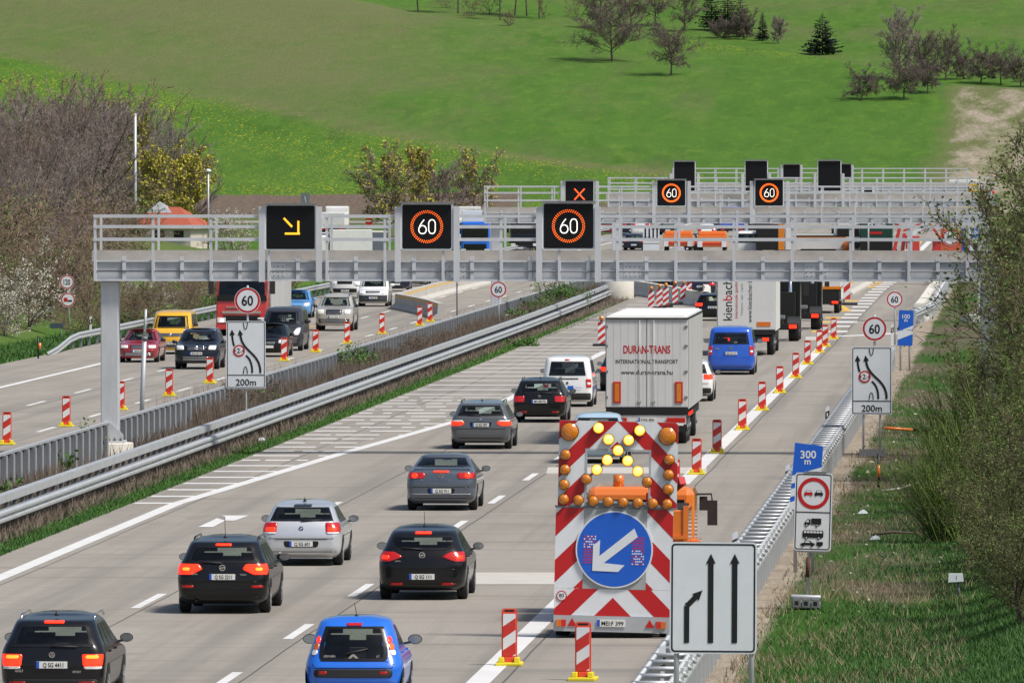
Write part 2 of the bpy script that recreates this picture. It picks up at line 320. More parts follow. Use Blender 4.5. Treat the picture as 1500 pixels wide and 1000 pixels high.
def _ground(t):
    n = t.nodes; l = t.links; b = n['Principled BSDF']; b.inputs['Roughness'].default_value = .95; b.inputs['Specular IOR Level'].default_value = .1
    tc = n.new('ShaderNodeTexCoord')
    def noise(sc_, det=6, rg=.65, st=None):
        mp = n.new('ShaderNodeMapping'); l.new(tc.outputs['Object'], mp.inputs[0])
        if st: mp.inputs['Scale'].default_value = st
        q = n.new('ShaderNodeTexNoise'); q.inputs['Scale'].default_value = sc_; q.inputs['Detail'].default_value = det; q.inputs['Roughness'].default_value = rg
        l.new(mp.outputs[0], q.inputs['Vector']); return q.outputs['Fac']
    def att(k): q = n.new('ShaderNodeAttribute'); q.attribute_name = k; return q.outputs['Fac']
    def math_(op, a, b_, c=None):
        q = n.new('ShaderNodeMath'); q.operation = op
        for i, x in enumerate((a, b_, c)):
            if x is None: continue
            if hasattr(x, 'links'): l.new(x, q.inputs[i])
            else: q.inputs[i].default_value = x
        return q.outputs[0]
    def rng(x, a, b_): q = n.new('ShaderNodeMapRange'); q.inputs[1].default_value = a; q.inputs[2].default_value = b_; l.new(x, q.inputs[0]); return q.outputs[0]
    def mix(f, c0, c1):
        q = n.new('ShaderNodeMix'); q.data_type = 'RGBA'; l.new(f, q.inputs[0])
        for i, c in ((6, c0), (7, c1)):
            if hasattr(c, 'links'): l.new(c, q.inputs[i])
            else: q.inputs[i].default_value = (*c, 1)
        return q.outputs[2]
    big = noise(.035, 5, .65, (1, .4, 1)); mid = noise(.22, 7, .72, (1, .2, 1)); fine = noise(2.2, 8, .78, (1, .22, 1)); st = noise(.12, 6, .7, (1, .25, 1)); spk = noise(2.6, 3, .6, (1, .3, 1))
    grass = mix(rng(mid, .3, .7), (.038, .100, .013), (.086, .178, .022))
    grass = mix(rng(big, .35, .68), grass, (.072, .152, .024))
    grass = mix(math_('MULTIPLY', rng(fine, .55, .75), .45), grass, (.02, .065, .009))
    dryc = mix(rng(fine, .3, .72), (.10, .115, .045), (.20, .17, .09))
    mot = noise(.07, 9, .80, (1, .22, 1)); stk = noise(.55, 7, .72, (.7, .2, 1))
    grass = mix(rng(stk, .5, .72), grass, (.10, .19, .022)); grass = mix(math_('MULTIPLY', rng(mot, .52, .70), .6), grass, (.028, .085, .012))
    grass = mix(math_('MULTIPLY', att('deep'), .75), grass, mix(rng(mid, .3, .7), (.022, .070, .010), (.045, .115, .016)))
    fd = rng(math_('ADD', math_('MULTIPLY_ADD', mot, 1.5, att('dry')), math_('MULTIPLY', stk, .5)), 1.18, 1.75)
    c = mix(math_('MULTIPLY', fd, .72), grass, dryc)
    dn = math_('MULTIPLY', rng(math_('MULTIPLY_ADD', big, .25, spk), (.70), .79), att('dand'))
    c = mix(dn, c, (.40, .37, .014))
    drt = mix(rng(fine, .25, .75), (.085, .06, .046), (.20, .155, .12))
    c = mix(rng(math_('ADD', att('dirt'), math_('MULTIPLY', mid, 1.3)), .95, 1.2), c, drt)
    md = mix(rng(fine, .3, .7), (.10, .082, .06), (.20, .17, .13)); c = mix(rng(math_('ADD', att('med'), math_('MULTIPLY', fine, .5)), .7, .95), c, md)
    sn = mix(rng(fine, .3, .72), (.22, .18, .135), (.46, .39, .31)); c = mix(rng(math_('ADD', att('sand'), math_('MULTIPLY', mid, 1.2)), .95, 1.2), c, sn)
    l.new(c, b.inputs['Base Color'])
    bp = n.new('ShaderNodeBump'); bp.inputs['Strength'].default_value = .6; bp.inputs['Distance'].default_value = .25; l.new(fine, bp.inputs['Height']); l.new(bp.outputs[0], b.inputs['Normal'])
_ground(gm.node_tree)
go = structure(G.build('ground'))
for k, v in A.items():
    a_ = go.data.attributes.new(k, 'FLOAT', 'POINT'); a_.data.foreach_set('value', v)

# ------------------------------------------------------------------ carriageways and their markings
rm = bpy.data.materials.new('concrete_road'); rm.use_nodes = True
def _road(t):
    n = t.nodes; l = t.links; b = n['Principled BSDF']; b.inputs['Specular IOR Level'].default_value = .25
    tc = n.new('ShaderNodeTexCoord'); sx = n.new('ShaderNodeSeparateXYZ'); l.new(tc.outputs['Object'], sx.inputs[0])
    def noise(sc_, det, rg, st):
        mp = n.new('ShaderNodeMapping'); l.new(tc.outputs['Object'], mp.inputs[0]); mp.inputs['Scale'].default_value = st
        q = n.new('ShaderNodeTexNoise'); q.inputs['Scale'].default_value = sc_; q.inputs['Detail'].default_value = det; q.inputs['Roughness'].default_value = rg
        l.new(mp.outputs[0], q.inputs['Vector']); return q.outputs['Fac']
    def m_(op, a, b_=0.0, c=0.0):
        q = n.new('ShaderNodeMath'); q.operation = op
        for i, x in enumerate((a, b_, c)):
            if hasattr(x, 'links'): l.new(x, q.inputs[i])
            else: q.inputs[i].default_value = x
        return q.outputs[0]
    def rng(x, a, b_, c=0.0, d=1.0):
        q = n.new('ShaderNodeMapRange'); l.new(x, q.inputs[0])
        for i, v in enumerate((a, b_, c, d)): q.inputs[i+1].default_value = v
        return q.outputs[0]
    def mix(f, c0, c1):
        q = n.new('ShaderNodeMix'); q.data_type = 'RGBA'; l.new(f, q.inputs[0])
        for i, c in ((6, c0), (7, c1)):
            if hasattr(c, 'links'): l.new(c, q.inputs[i])
            else: q.inputs[i].default_value = (*c, 1)
        return q.outputs[2]
    X, Y = sx.outputs[0], sx.outputs[1]
    slab = n.new('ShaderNodeTexWhiteNoise'); slab.noise_dimensions = '2D'; cx = n.new('ShaderNodeCombineXYZ')
    l.new(m_('FLOOR', m_('DIVIDE', m_('ADD', X, 1.75), 4.03)), cx.inputs[0]); l.new(m_('FLOOR', m_('DIVIDE', Y, 5.0)), cx.inputs[1]); l.new(cx.outputs[0], slab.inputs[0])
    c = mix(rng(noise(.5, 6, .7, (1, .2, 1)), .3, .72), (.296, .268, .23), (.37, .338, .292))
    c = mix(rng(slab.outputs[0], 0, 1, 0, .5), c, (.288, .262, .225))
    c = mix(rng(noise(1.0, 5, .7, (.05, .42, 1)), .54, .72, 0, .72), c, (.165, .155, .14))            # rubbered bands across the lanes
    c = mix(rng(noise(1.0, 4, .6, (.9, .012, 1)), .47, .66, 0, .65), c, (.195, .182, .163))             # wheel paths
    c = mix(rng(noise(9, 5, .8, (1, 1, 1)), .35, .75, 0, .45), c, (.19, .175, .155))
    c = mix(rng(noise(.35, 3, .5, (1, .3, 1)), .68, .74, 0, .5), c, (.17, .158, .14)); c = mix(rng(noise(.16, 4, .6, (1, .2, 1)), .62, .68, 0, .4), c, (.36, .335, .295))
    fy = m_('FRACT', m_('DIVIDE', Y, 5.0)); jt = m_('LESS_THAN', m_('ABSOLUTE', m_('SUBTRACT', fy, .5)), .007)
    c = mix(m_('MULTIPLY', jt, .55), c, (.10, .095, .09))
    for xj in (-9.2, -13.8, -17.9, -21.9, -28.9, -32.0, -35.65, -39.4):
        j = m_('LESS_THAN', m_('ABSOLUTE', m_('SUBTRACT', m_('MULTIPLY_ADD', noise(.05, 2, .5, (0, 1, 1)), .16, X), xj+.08)), .022)
        c = mix(m_('MULTIPLY', j, .75), c, (.06, .058, .055))
    l.new(c, b.inputs['Base Color']); b.inputs['Roughness'].default_value = .82
    bp = n.new('ShaderNodeBump'); bp.inputs['Strength'].default_value = .25; bp.inputs['Distance'].default_value = .02; l.new(noise(14, 5, .7, (1, 1, 1)), bp.inputs['Height']); l.new(bp.outputs[0], b.inputs['Normal'])
_road(rm.node_tree)
def sheet(name, pts, m, z=0.0):
    q = MB(); q.poly([(p[0], p[1], z) for p in pts], m); return structure(q.build(name))
# right carriageway, opposite carriageway, and the crossover between them behind the barrier
sheet('road', [(-6.2,-30),(-6.2,1290),(-24.2,1290),(-24.2,600),(-23.5,440),(-23.43,-30)], rm)
sheet('road', [(-28.7,-30),(-28.7,1290),(-43.8,1290),(-43.8,-30)], rm)
sheet('road', [(-24.2,640),(-24.2,1290),(-28.7,1290),(-28.7,640)], rm, -.004)
sheet('road', [(-62,1180),(-62,1215),(-300,1250),(-300,1215)], rm, .01)
mk = MB(); mz = .006
def strip(q, pts, wd, m, z=mz):
    L = [Vector((p[0], p[1], 0)) for p in pts]
    for i in range(len(L)-1):
        d = (L[i+1]-L[i]).normalized(); nrm = Vector((-d.y, d.x, 0))*wd/2
        q.poly([(*(L[i]+nrm).xy, z), (*(L[i]-nrm).xy, z), (*(L[i+1]-nrm).xy, z), (*(L[i+1]+nrm).xy, z)], m)
def xline(q, x, y0, y1, wd, m, z=mz): q.poly([(x-wd/2,y0,z),(x+wd/2,y0,z),(x+wd/2,y1,z),(x-wd/2,y1,z)], m)
xline(mk, -9.62, 150, 474, .42, ROADW)
xline(mk, -39.65, 150, 1250, .30, ROADW)
for k in range(-2, 50):
    y = 190.5+18*k; xline(mk, -14.08, y, y+6, .19, ROADW)
    if y < 250 or y > 480: xline(mk, -18.1, 206+18*k-3, 206+18*k+3.5, .19, ROADW)
    xline(mk, -35.93, 360+18*k-.4-180, 366-180+18*k, .17, ROADW); xline(mk, -32.32, 331+18*k-180-4.2, 331+18*k-180+1.8, .17, ROADW)
strip(mk, [(-22.32,150),(-22.27,262),(-20.85,305),(-19.35,342),(-19.15,376),(-19.2,455)], .36, ROADW)
MARKS = mk.build('road_markings'); structure(MARKS)
hz = MB(); random.seed(4)                                      # the hatched area beside the closed lane
edge = lin([(262,-22.27),(305,-20.85),(342,-19.35),(376,-19.15),(640,-19.3)])
y = 262.0
while y < 600:
    xa, xb = -23.4, edge(y)
    if y > 470: xb = -19.6
    segs = [(xa, xb)]
    if 296 < y < 372:                                       # worn stripes break up here
        segs = []; x_ = xa
        while x_ < xb-.1:
            wl = random.uniform(.25, 1.5); segs.append((x_, min(xb, x_+wl))); x_ += wl+random.uniform(.1, .7)
    for a_, b_ in segs:
        if b_-a_ > .12: hz.poly([(a_,y,mz-.003),(b_,y,mz-.003),(b_,y+.85,mz-.003),(a_,y+.85,mz-.003)], ROADW if y < 296 or y > 372 else ROADWD)
    y += 5.1 if y < 296 else (4.35 if y < 372 else 7.4 if y < 470 else 14)
structure(hz.build('road_hatching'))
ar = MB()                                                     # merge arrow in the left lane
a0 = [gp(*q) for q in [(290,772),(312,772),(330,762.5),(344,762.5),(365,755),(323,755),(330,757),(318,759)]]
ar.poly([(a0[i][0], a0[i][1], mz+.004) for i in (0,1,2,7)], ROADW); ar.poly([(a0[i][0], a0[i][1], mz+.004) for i in (5,6,2,3,4)], ROADW)
structure(ar.build('road_arrow'))
pt = MB(); CONCP = M('repair_concrete', (.50, .47, .43), .85, var=.1, scale=1.2, dirt=(.38, .35, .31, .5))
for (x0, y0, x1, y1) in ((640,855,1060,838), (800,693,1035,684), (1180,498,1225,493), (1205,473,1256,469), (690,1000,700,999)):
    a1 = gp(x0, y0); b1 = gp(x1, y0); c1 = gp(x1, y1); d1 = gp(x0, y1)
    pt.poly([(max(p[0], -14.0), p[1], .002) for p in (a1, b1, c1, d1)], CONCP)
structure(pt.build('road_patch'))
bk = MB()                                                     # block markings and yellow work-zone markings further on
for k, (px, py) in enumerate([(1229,485.5),(1233,478),(1239,471.6),(1246,465.4),(1251,460.5),(1256.5,455),(1262,449.6),(1267,445),(1271,440.6),(1275,436.4),(1279,432),(1283.5,427.6),(1289,423.6),(1294,420),(1299,416.6),(1304,413.8),(1309,411),(1316,405.5),(1322,401)]):
    p = gp(px, py); L_ = 3.2+.002*p[1]; bk.poly([(p[0]-.52,p[1]-L_/2,mz),(p[0]+.42,p[1]-L_/2,mz),(p[0]+.42,p[1]+L_/2,mz),(p[0]-.52,p[1]+L_/2,mz)], ROADW)
    if k in (0,2,3,5,7,8,13,14,15,16): bk.poly([(p[0]-1.35,p[1]-L_/2,mz),(p[0]-.55,p[1]-L_/2,mz),(p[0]-.55,p[1]+L_/2,mz),(p[0]-1.35,p[1]+L_/2,mz)], ROADY)
strip(bk, [gp(1222,493), gp(1268,491), gp(1312,488)], 1.1, ROADW, mz+.003)
strip(bk, [gp(1243,455.5), gp(1236,450.5), gp(1226,445)], .35, ROADY, mz+.003)
xline(bk, -9.7, 720, 1000, .5, ROADW); xline(bk, -10.6, 720, 1000, .5, ROADY)
for a_, b_ in (((438,481.5),(462,477)),((520,448.5),(540,443)),((585,432),(600,428)),((617,424),(630,420))): strip(bk, [gp(*a_), gp(*b_)], .2, ROADY, mz+.003)
for a_, b_ in (((588,430),(604,426.5)),((606,424),(622,420)),((614,413),(640,408))): strip(bk, [gp(*a_), gp(*b_)], .25, ROADW, mz+.003)
structure(bk.build('road_blocks'))

# ------------------------------------------------------------------ gantries with their overhead displays
SEG = {'6': [(.62,1.0),(.40,.78),(.20,.52),(.12,.30),(.16,.13),(.30,.02),(.52,0),(.70,.06),(.80,.20),(.80,.36),(.70,.52),(.50,.58),(.30,.54),(.18,.42)],
       '0': [(.45,1.0),(.25,.94),(.15,.76),(.15,.24),(.25,.06),(.45,0),(.65,.06),(.75,.24),(.75,.76),(.65,.94),(.45,1.0)]}
def display(px0, px1, py0, py1, Y, face, label, plain=False):
    x0, _, z1 = at(px0, py0, Y); x1, _, z0 = at(px1, py1, Y); W = x1-x0; Hh = z1-z0; cx, cz = (x0+x1)/2, (z0+z1)/2
    t = thing('overhead_sign', label, 'traffic display', (cx, Y-.10, z0), 0, 'electronic signs on the gantries')
    b = MB(); b.plate(rrect(0, Hh/2, W, Hh, .09), 0, .34, SWHITE, SBACK); b.build('housing', t)
    d = MB(); d.plate(rrect(0, Hh/2, W*.93, Hh*.93, .05), -.012, .008, VMSB); d.build('display_face', t)
    v = MB(); v.box(-W/2-.03, W/2+.03, -.16, .20, Hh+.002, Hh+.03, SBACK); v.build('visor', t)
    u = MB(); k = min(W, Hh); mz_ = Hh/2; y = -.018
    if face == '60':
        ro = k*.335
        for rr, n in ((ro, 46), (ro*.90, 42)):
            for i in range(n):
                a = 2*pi*i/n+(0 if rr == ro else pi/42); u.flat(circ(rr*cos(a), mz_+rr*sin(a), k*.0145, 8), y, LEDO)
        if plain:
            u = MB(); u.ring(0, mz_, ro*.84, ro*1.04, y, LEDO, 40)
        h = k*.30; wdt = k*.021
        for ch, ox in (('6', -k*.20), ('0', k*.005)):
            u.stroke([(ox+p[0]*h*.78, mz_-h/2+p[1]*h) for p in SEG[ch]], wdt, y, LEDW)
    elif face == 'arrow':
        u.stroke([(-W*.13, mz_+Hh*.20), (W*.03, mz_+Hh*.01)], .06, y, LEDY); u.stroke([(W*.15, mz_+Hh*.14), (W*.15, mz_-Hh*.15)], .06, y-.001, LEDY); u.stroke([(-W*.11, mz_-Hh*.135), (W*.18, mz_-Hh*.135)], .06, y-.002, LEDY)
    elif face == 'X':
        u.stroke([(-W*.17, mz_+Hh*.24), (W*.17, mz_-Hh*.10)], .07, y, LEDR); u.stroke([(W*.17, mz_+Hh*.24), (-W*.17, mz_-Hh*.10)], .07, y-.001, LEDR)
    if u.v: u.build('symbol', t)
    return t
def gantry(Y, xl, xr, zb, zt, zd, zr, posts, disp, label, ribs=.875):
    """zb/zt under- and upper side of the front beam, zd top of the walkway edge, zr top rail"""
    t = thing('sign_gantry', label, 'gantry', ((xl+xr)/2, Y, 0), 0, 'gantries across the motorway'); ox = (xl+xr)/2
    a, e = xl-ox, xr-ox; L = e-a
    b = MB(); b.box(a, e, .0, .16, zb, zb+.06, GANT); b.box(a, e, .0, .16, zt-.05, zt, GANT); b.box(a, e, .075, .095, zb+.06, zt-.05, GANTW)
    b.box(a, e, 1.05, 1.2, zb+.02, zt-.02, GANTW); b.box(a-.12, e+.12, .18, 1.04, zt-.10, zt-.04, DECK)
    b.tube([(a+.1,-.01,zb+.30),(e-.1,-.01,zb+.30)], .022, 6, STEELD)
    for i in range(1, 5):
        x = a+L*i/5; b.box(x-.35, x+.35, .068, .073, zb+.08, zt-.07, GANT)
        for kx in range(5):
            for kz in range(3): b.box(x-.30+.14*kx, x-.27+.14*kx, .05, .068, zb+.14+.14*kz, zb+.17+.14*kz, STEELD)
    d = MB(); d.box(a-.16, e+.16, 1.22, 1.30, zt-.14, zd, DECK); d.build('walkway_board', t)
    s = MB(); n = int(L/ribs); r = MB()
    for i in range(n+1):
        x = a+.05+i*(L-.1)/n
        b.box(x-.055, x+.055, .0, .06, zb+.06, zt-.05, GANT)
        if i % 2: b.box(x-.06, x+.06, -.02, .0, zt-.02, zt+.12, GANT)
        else:
            r.box(x-.04, x+.04, -.045, -.002, zb, zr, GANT); r.box(x+.02, x+.09, 1.31, 1.36, zt, zr, GANT)
    b.build('beam', t)
    for z in (zr-.09, zt+(zr-zt)*.74-.05, zt+(zr-zt)*.46-.05):
        for y in (-.03, 1.36):
            x = a
            gaps = sorted([(q[0]-ox, q[1]-ox) for q in disp]) if y < 0 else []
            for g0, g1 in gaps+[(e, e)]:
                if g0-x > .05: r.box(x, g0, y-.035, y+.035, z, z+.085, GANT)
                x = g1
    r.build('railing', t)
    for g0, g1 in disp:
        for x in (g0-ox, g1-ox): k = MB(); k.box(x-.09, x+.09, -.14, -.05, zb-.02, zr+.25, GANT); k.build('sign_bracket', t)
    for px_ in posts:
        x = px_-ox; p = MB(); p.box(x-.27, x+.27, .30, .85, .42, zb-.002, GANT); p.build('post', t, bev=.03)
        p = MB(); p.box(x-.46, x+.46, .1, 1.05, .37, .42, GANT)
        p.plate([(x-.42,.42),(x+.42,.42),(x+.42,.60),(x,1.02),(x-.42,.60)], .24, .05, GANT)
        for i in range(5): p.cylx(x-.36+i*.18-.03, x-.36+i*.18+.03, .2, .47, .05, 8, STEELD)
        p.build('base_plate', t)
        c = MB(); c.tube([(x-.25,.55,-.05),(x-.25,.55,.36)], [.95,.95], 24, CONCW, sm=False); c.build('footing', t, bev=.03)
    return t
GY1 = 303.0
def X1(px): return at(px, 360, GY1)[0]
d1 = [(X1(384),X1(467.5)), (X1(583),X1(669)), (X1(790),X1(876))]
gantry(GY1, X1(137), X1(1462), at(0,411.5,GY1)[2], at(0,381,GY1)[2], at(0,367,GY1)[2], at(0,314.5,GY1)[2], [X1(159), X1(1449)], d1, 'nearest long steel gantry carrying the three large lit displays above both carriageways')
display(388, 464, 299, 367, GY1, 'arrow', 'black overhead display with a yellow arrow slanting down to the right')
display(587, 664, 297.5, 366.5, GY1, '60', 'large lit 60 display at the middle of the nearest gantry, beside the arrow display')
display(794, 872, 296, 366, GY1, '60', 'large lit 60 display on the nearest gantry, right in front of the red cross display')
GY2 = 532.0
def X2(px): return at(px, 300, GY2)[0]
d2 = [(X2(824),X2(875)), (X2(958),X2(1009.5)), (X2(1101),X2(1154))]
gantry(GY2, X2(709), X2(1452), at(0,327,GY2)[2], at(0,311.5,GY2)[2], at(0,303.5,GY2)[2], at(0,272,GY2)[2], [X2(726), X2(1440)], d2, 'second steel gantry, carrying the red cross and two smaller lit 60 displays')
display(827, 871, 264, 312, GY2, 'X', 'black overhead display with a red lit cross on the second gantry')
display(961.5, 1005.5, 263, 302.5, GY2, '60', 'smaller lit 60 display left of its twin on the second gantry', True)
display(1105, 1148.5, 262.5, 302.5, GY2, '60', 'smaller lit 60 display right of its twin on the second gantry', True)
GY3 = 672.0
def X3(px): return at(px, 280, GY3)[0]
d3 = [(X3(983),X3(1023)), (X3(1088),X3(1127.5)), (X3(1194),X3(1235))]
gantry(GY3, X3(890), X3(1462), at(0,302.7,GY3)[2], at(0,291.7,GY3)[2], at(0,284,GY3)[2], at(0,259.5,GY3)[2], [X3(902)], d3, 'third steel gantry with three tall blank black displays')
for (p0, p1, wch) in ((986.5, 1019, 'leftmost tall blank black display on the third gantry, above the left small 60 display'), (1091, 1125, 'middle tall blank black display on the third gantry, above the right small 60 display'), (1197.5, 1232.5, 'rightmost tall blank black display on the third gantry, overlapping a narrow one')):
    display(p0, p1, 235.5 if p0 < 1000 else 234.5, 281, GY3, '', wch)
GY4 = 850.0
def X4(px): return at(px, 260, GY4)[0]
d4 = [(X4(1145),X4(1174)), (X4(1222),X4(1249))]
gantry(GY4, X4(985), X4(1417), at(0,281,GY4)[2], at(0,272.5,GY4)[2], at(0,267,GY4)[2], at(0,246,GY4)[2], [X4(995)], d4, 'farthest steel gantry at the foot of the green hill')
display(1146.5, 1172.5, 240.5, 263, GY4, '', 'small blank black display on the farthest gantry, between two tall ones')
display(1223, 1247.5, 240, 263, GY4, '', 'small blank black display half hidden behind the tallest blank one')
hs = thing('warning_lamp_box', 'small black box in a thick white frame standing below the farthest gantry', 'traffic sign', (at(1272,281,700)[0], 700, 0))
q = MB(); q.plate(rrect(0, 5.95, .85, .9, .06), -.05, .2, SWHITE); q.plate(rrect(0, 5.95, .55, .72, .03), -.07, .015, VMSB); q.build('panel', hs); q = MB(); q.tube([(0,.1,-.05),(0,.1,5.6)], .06, 8, STEEL); q.build('post', hs)

# ------------------------------------------------------------------ safety barriers
def posts_of(mesh_mb, name, parent, pts, stuff_mb=None):
    first = None
    for i, p in enumerate(pts):
        if first is None: first = mesh_mb.build(name, parent, p)
        else: c = first.copy(); COL.objects.link(c); c.parent = parent; c.location = p
WP = [(0,.0),(.03,.06),(.0,.10),(0,.14),(.03,.18),(0,.24),(.0,.31)]
def wrail(q, pts, z, face, m):                              # W-profile rail along (x, y) points; face +1 bulges to +x
    prof = [(0,0),(.075,.045),(.075,.10),(.01,.13),(.01,.18),(.075,.21),(.075,.265),(0,.31)]
    n = len(prof)
    vs = [(p[0]+face*a, p[1], (p[2] if len(p) > 2 else 0)+z+b) for p in pts for a, b in prof]
    q.mesh(vs, [(i*n+k, i*n+k+1, (i+1)*n+k+1, (i+1)*n+k) for i in range(len(pts)-1) for k in range(n-1)], m)
gb = thing('crash_barrier', 'long double steel crash barrier with box top rail along the weedy median', 'guardrail', (-25.1, 300, -.2))
_bx = pchip([(150,0),(480,0),(560,-.25),(655,-.9)])
q = MB(); Y = 150.0; k = 0
while Y < 652:                                                # 4 m box sections
    x0, x1 = _bx(Y), _bx(Y+4)
    q.mesh([(x0-.12,Y-300+.02,.84),(x0+.1,Y-300+.02,.84),(x0+.1,Y-300+.02,1.03),(x0-.12,Y-300+.02,1.03),(x1-.12,Y+4-300-.02,.84),(x1+.1,Y+4-300-.02,.84),(x1+.1,Y+4-300-.02,1.03),(x1-.12,Y+4-300-.02,1.03)], [(0,1,2,3),(7,6,5,4),(1,5,6,2),(2,6,7,3),(3,7,4,0),(0,4,5,1)], STEEL)
    Y += 4; k += 1
q.build('top_rail', gb)
q = MB(); wrail(q, [(_bx(y)+.22, y-300) for y in range(150, 662, 8)], .40, 1, STEEL); wrail(q, [(_bx(y)+.10, y-300, .0) for y in range(150, 662, 8)], .40, 1, STEELD); q.build('front_rail', gb)
q = MB(); q.box(-.05,.05,-.06,.06,-.3,.85,STEELD); q.box(.05,.2,-.04,.04,.5,.62,STEELD)
posts_of(q, 'post', gb, [(_bx(172+2*i), 172+2*i-300, 0) for i in range(100)])
q = MB()
for i in range(142): y = 372+2*i; x = _bx(y); q.box(x-.05,x+.05,y-300-.06,y-300+.06,-.3,.85,STEELD)
tag(q.build('distant_posts', gb), kind='stuff')
pb = thing('crash_barrier', 'dark picket-like steel barrier along the far side of the median', 'guardrail', (-27.9, 300, 0))
q = MB(); q.box(-.06,.10,-150,360,.94,1.0,STEEL); q.box(-.05,.0,-150,360,.55,.94,STEELD); q.build('rail', pb)
q = MB(); q.box(-.02,.16,-.22,.22,-.3,.94,STEELD); q.box(.16,.18,-.10,.10,-.3,.92,STEEL)
posts_of(q, 'post', pb, [(0, 170+2*i-300, 0) for i in range(100)])
q = MB()
for i in range(145): y = 370+2*i-300; q.box(-.02,.16,y-.22,y+.22,-.3,.94,STEELD)
tag(q.build('distant_posts', pb), kind='stuff')
rb = thing('crash_barrier', 'double-sided steel barrier with ladder-like spacers along the right shoulder', 'guardrail', (-6.0, 300, 0))
q = MB(); wrail(q, [(-.30, y) for y in (-160, 125)], .46, -1, STEEL); q.tube([(-.3,-160,.80),(-.3,125,.80)], .045, 8, STEEL); q.build('road_side_rail', rb)
q = MB(); wrail(q, [(.26, y) for y in (-160, 125)], .46, 1, STEEL); q.tube([(.26,-160,.80),(.26,125,.80)], .045, 8, STEEL); q.build('field_side_rail', rb)
q = MB(); q.box(.20,.34,-.10,.10,-.3,.84,STEEL); q.tube([(-.34,0,.82),(.34,0,.82)], .04, 8, STEEL); q.box(-.28,-.2,-.05,.05,-.3,.8,STEELD); q.tube([(.26,-.0,.80),(.40,0,.70)], .04, 6, STEEL)
posts_of(q, 'post', rb, [(0, 160+2.2*i-300, 0) for i in range(100)])
q = MB()
for i in range(20): y = 380+2.2*i-300; q.box(.2,.34,y-.1,y+.1,-.3,.84,STEEL); q.tube([(-.34,y,.82),(.34,y,.82)], .04, 6, STEEL)
tag(q.build('distant_posts', rb), kind='stuff')
rc = thing('crash_barrier', 'flared steel barrier end curving out behind the 100 m countdown board', 'guardrail', (-5.6, 470, 0))
pl = [gp(1340,478), gp(1352,472), gp(1366,466), gp(1376,452), gp(1384,436), gp(1392,424), gp(1398,414)]
q = MB(); wrail(q, [(p[0]+5.6, p[1]-470) for p in pl], .45, 1, STEEL); wrail(q, [(p[0]+5.6-.45, p[1]-470) for p in pl[2:]], .45, -1, STEEL); q.build('rail', rc)
q0 = MB(); q0.box(-.07,.07,-.08,.08,-.3,.8,STEEL); q0.tube([(-.5,0,.72),(.05,0,.72)], .07, 6, STEEL)
pp = []
for i in range(len(pl)-1):
    n = max(1, int(hypot(pl[i+1][0]-pl[i][0], pl[i+1][1]-pl[i][1])/4))
    for k in range(n): pp.append((pl[i][0]+(pl[i+1][0]-pl[i][0])*k/n+5.6, pl[i][1]+(pl[i+1][1]-pl[i][1])*k/n-470, 0))
posts_of(q0, 'post', rc, pp)
lb = thing('crash_barrier', 'steel barrier with bent-down end below the thicket, left of the oncoming lanes', 'guardrail', (-43.6, 500, 0))
q = MB(); wrail(q, [(0,-55,-.62),(0,-50,-.45),(0,-44,-.1),(0,-40,0),(0,700,0)], .44, 1, STEEL); q.build('rail', lb)
q0 = MB(); q0.box(-.06,.06,-.06,.06,-.3,.72,STEELD); posts_of(q0, 'post', lb, [(-.08,-42+4*i,0) for i in range(95)])
# temporary concrete walls of the work zone
def wall(label, pts, h=.85, m=CONC, w0=.30, w1=.10, stripe=None, cat='concrete barrier'):
    ax, ay = pts[0][0], pts[0][1]
    t = thing('concrete_barrier', label, cat, (ax, ay, 0)); q = MB(); L = [Vector((p[0]-ax, p[1]-ay, 0)) for p in pts]
    prof = [(-w0,-.02),(-w0,.12),(-w1-.03,.32),(-w1,h),(w1,h),(w1+.03,.32),(w0,.12),(w0,-.02)]
    vs = []
    for i, p in enumerate(L):
        d = (L[min(i+1,len(L)-1)]-L[max(i-1,0)]).normalized(); nr = Vector((d.y, -d.x, 0))
        vs += [tuple(p+nr*a+Vector((0,0,b))) for a, b in prof]
    n = len(prof); q.mesh(vs, [(i*n+k, i*n+k+1, (i+1)*n+k+1, (i+1)*n+k) for i in range(len(L)-1) for k in range(n-1)]+[tuple(range(n-1,-1,-1)), tuple(range((len(L)-1)*n, len(L)*n))], m)
    q.build('wall_body', t)
    if stripe:
        s_ = MB()
        for sd_ in (-1, 1):
            vs = []
            for i, p in enumerate(L):
                d = (L[min(i+1,len(L)-1)]-L[max(i-1,0)]).normalized(); nr = Vector((d.y, -d.x, 0))*(w1+.012)*sd_
                vs += [tuple(p+nr+Vector((0,0,h-.16))), tuple(p+nr+Vector((0,0,h-.07)))]
            s_.mesh(vs, [(2*i,2*i+2,2*i+3,2*i+1) for i in range(len(L)-1)], stripe)
        s_.build('yellow_stripe', t)
    return t
wall('concrete work-zone wall with yellow stripe splitting the oncoming lanes', [gp(646,467.5), gp(630,462), gp(606,456.5), gp(583,452), gp(600,446), gp(630,437), gp(680,424), gp(740,410), gp(840,386)], .85, CONC, .45, .16, ROADY)
wall('low pale concrete wall bending round behind the amber-lamped beacons', [gp(921,430), gp(950,434), gp(985,440), gp(1015,447), gp(1034,449), gp(1037,441), gp(1030,433), gp(1016,427), gp(985,418), gp(950,410)], .85, CONCW, .35, .16)
wall('concrete wall with yellow stripe beside the tipper trailer in the work zone', [gp(1240,433), gp(1256,424), gp(1272,415), gp(1300,399), gp(1345,372)], .85, CONC, .4, .16, ROADY)
wall('long pale concrete wall along the right edge beyond the 60 signs', [gp(1345,471), gp(1352,462), gp(1360,449), gp(1372,430), gp(1384,412), gp(1400,390)], .9, CONCW, .5, .22)
dr = thing('concrete_drum', 'round white concrete foundation at the end of the median barrier', 'foundation', gp(904,437))
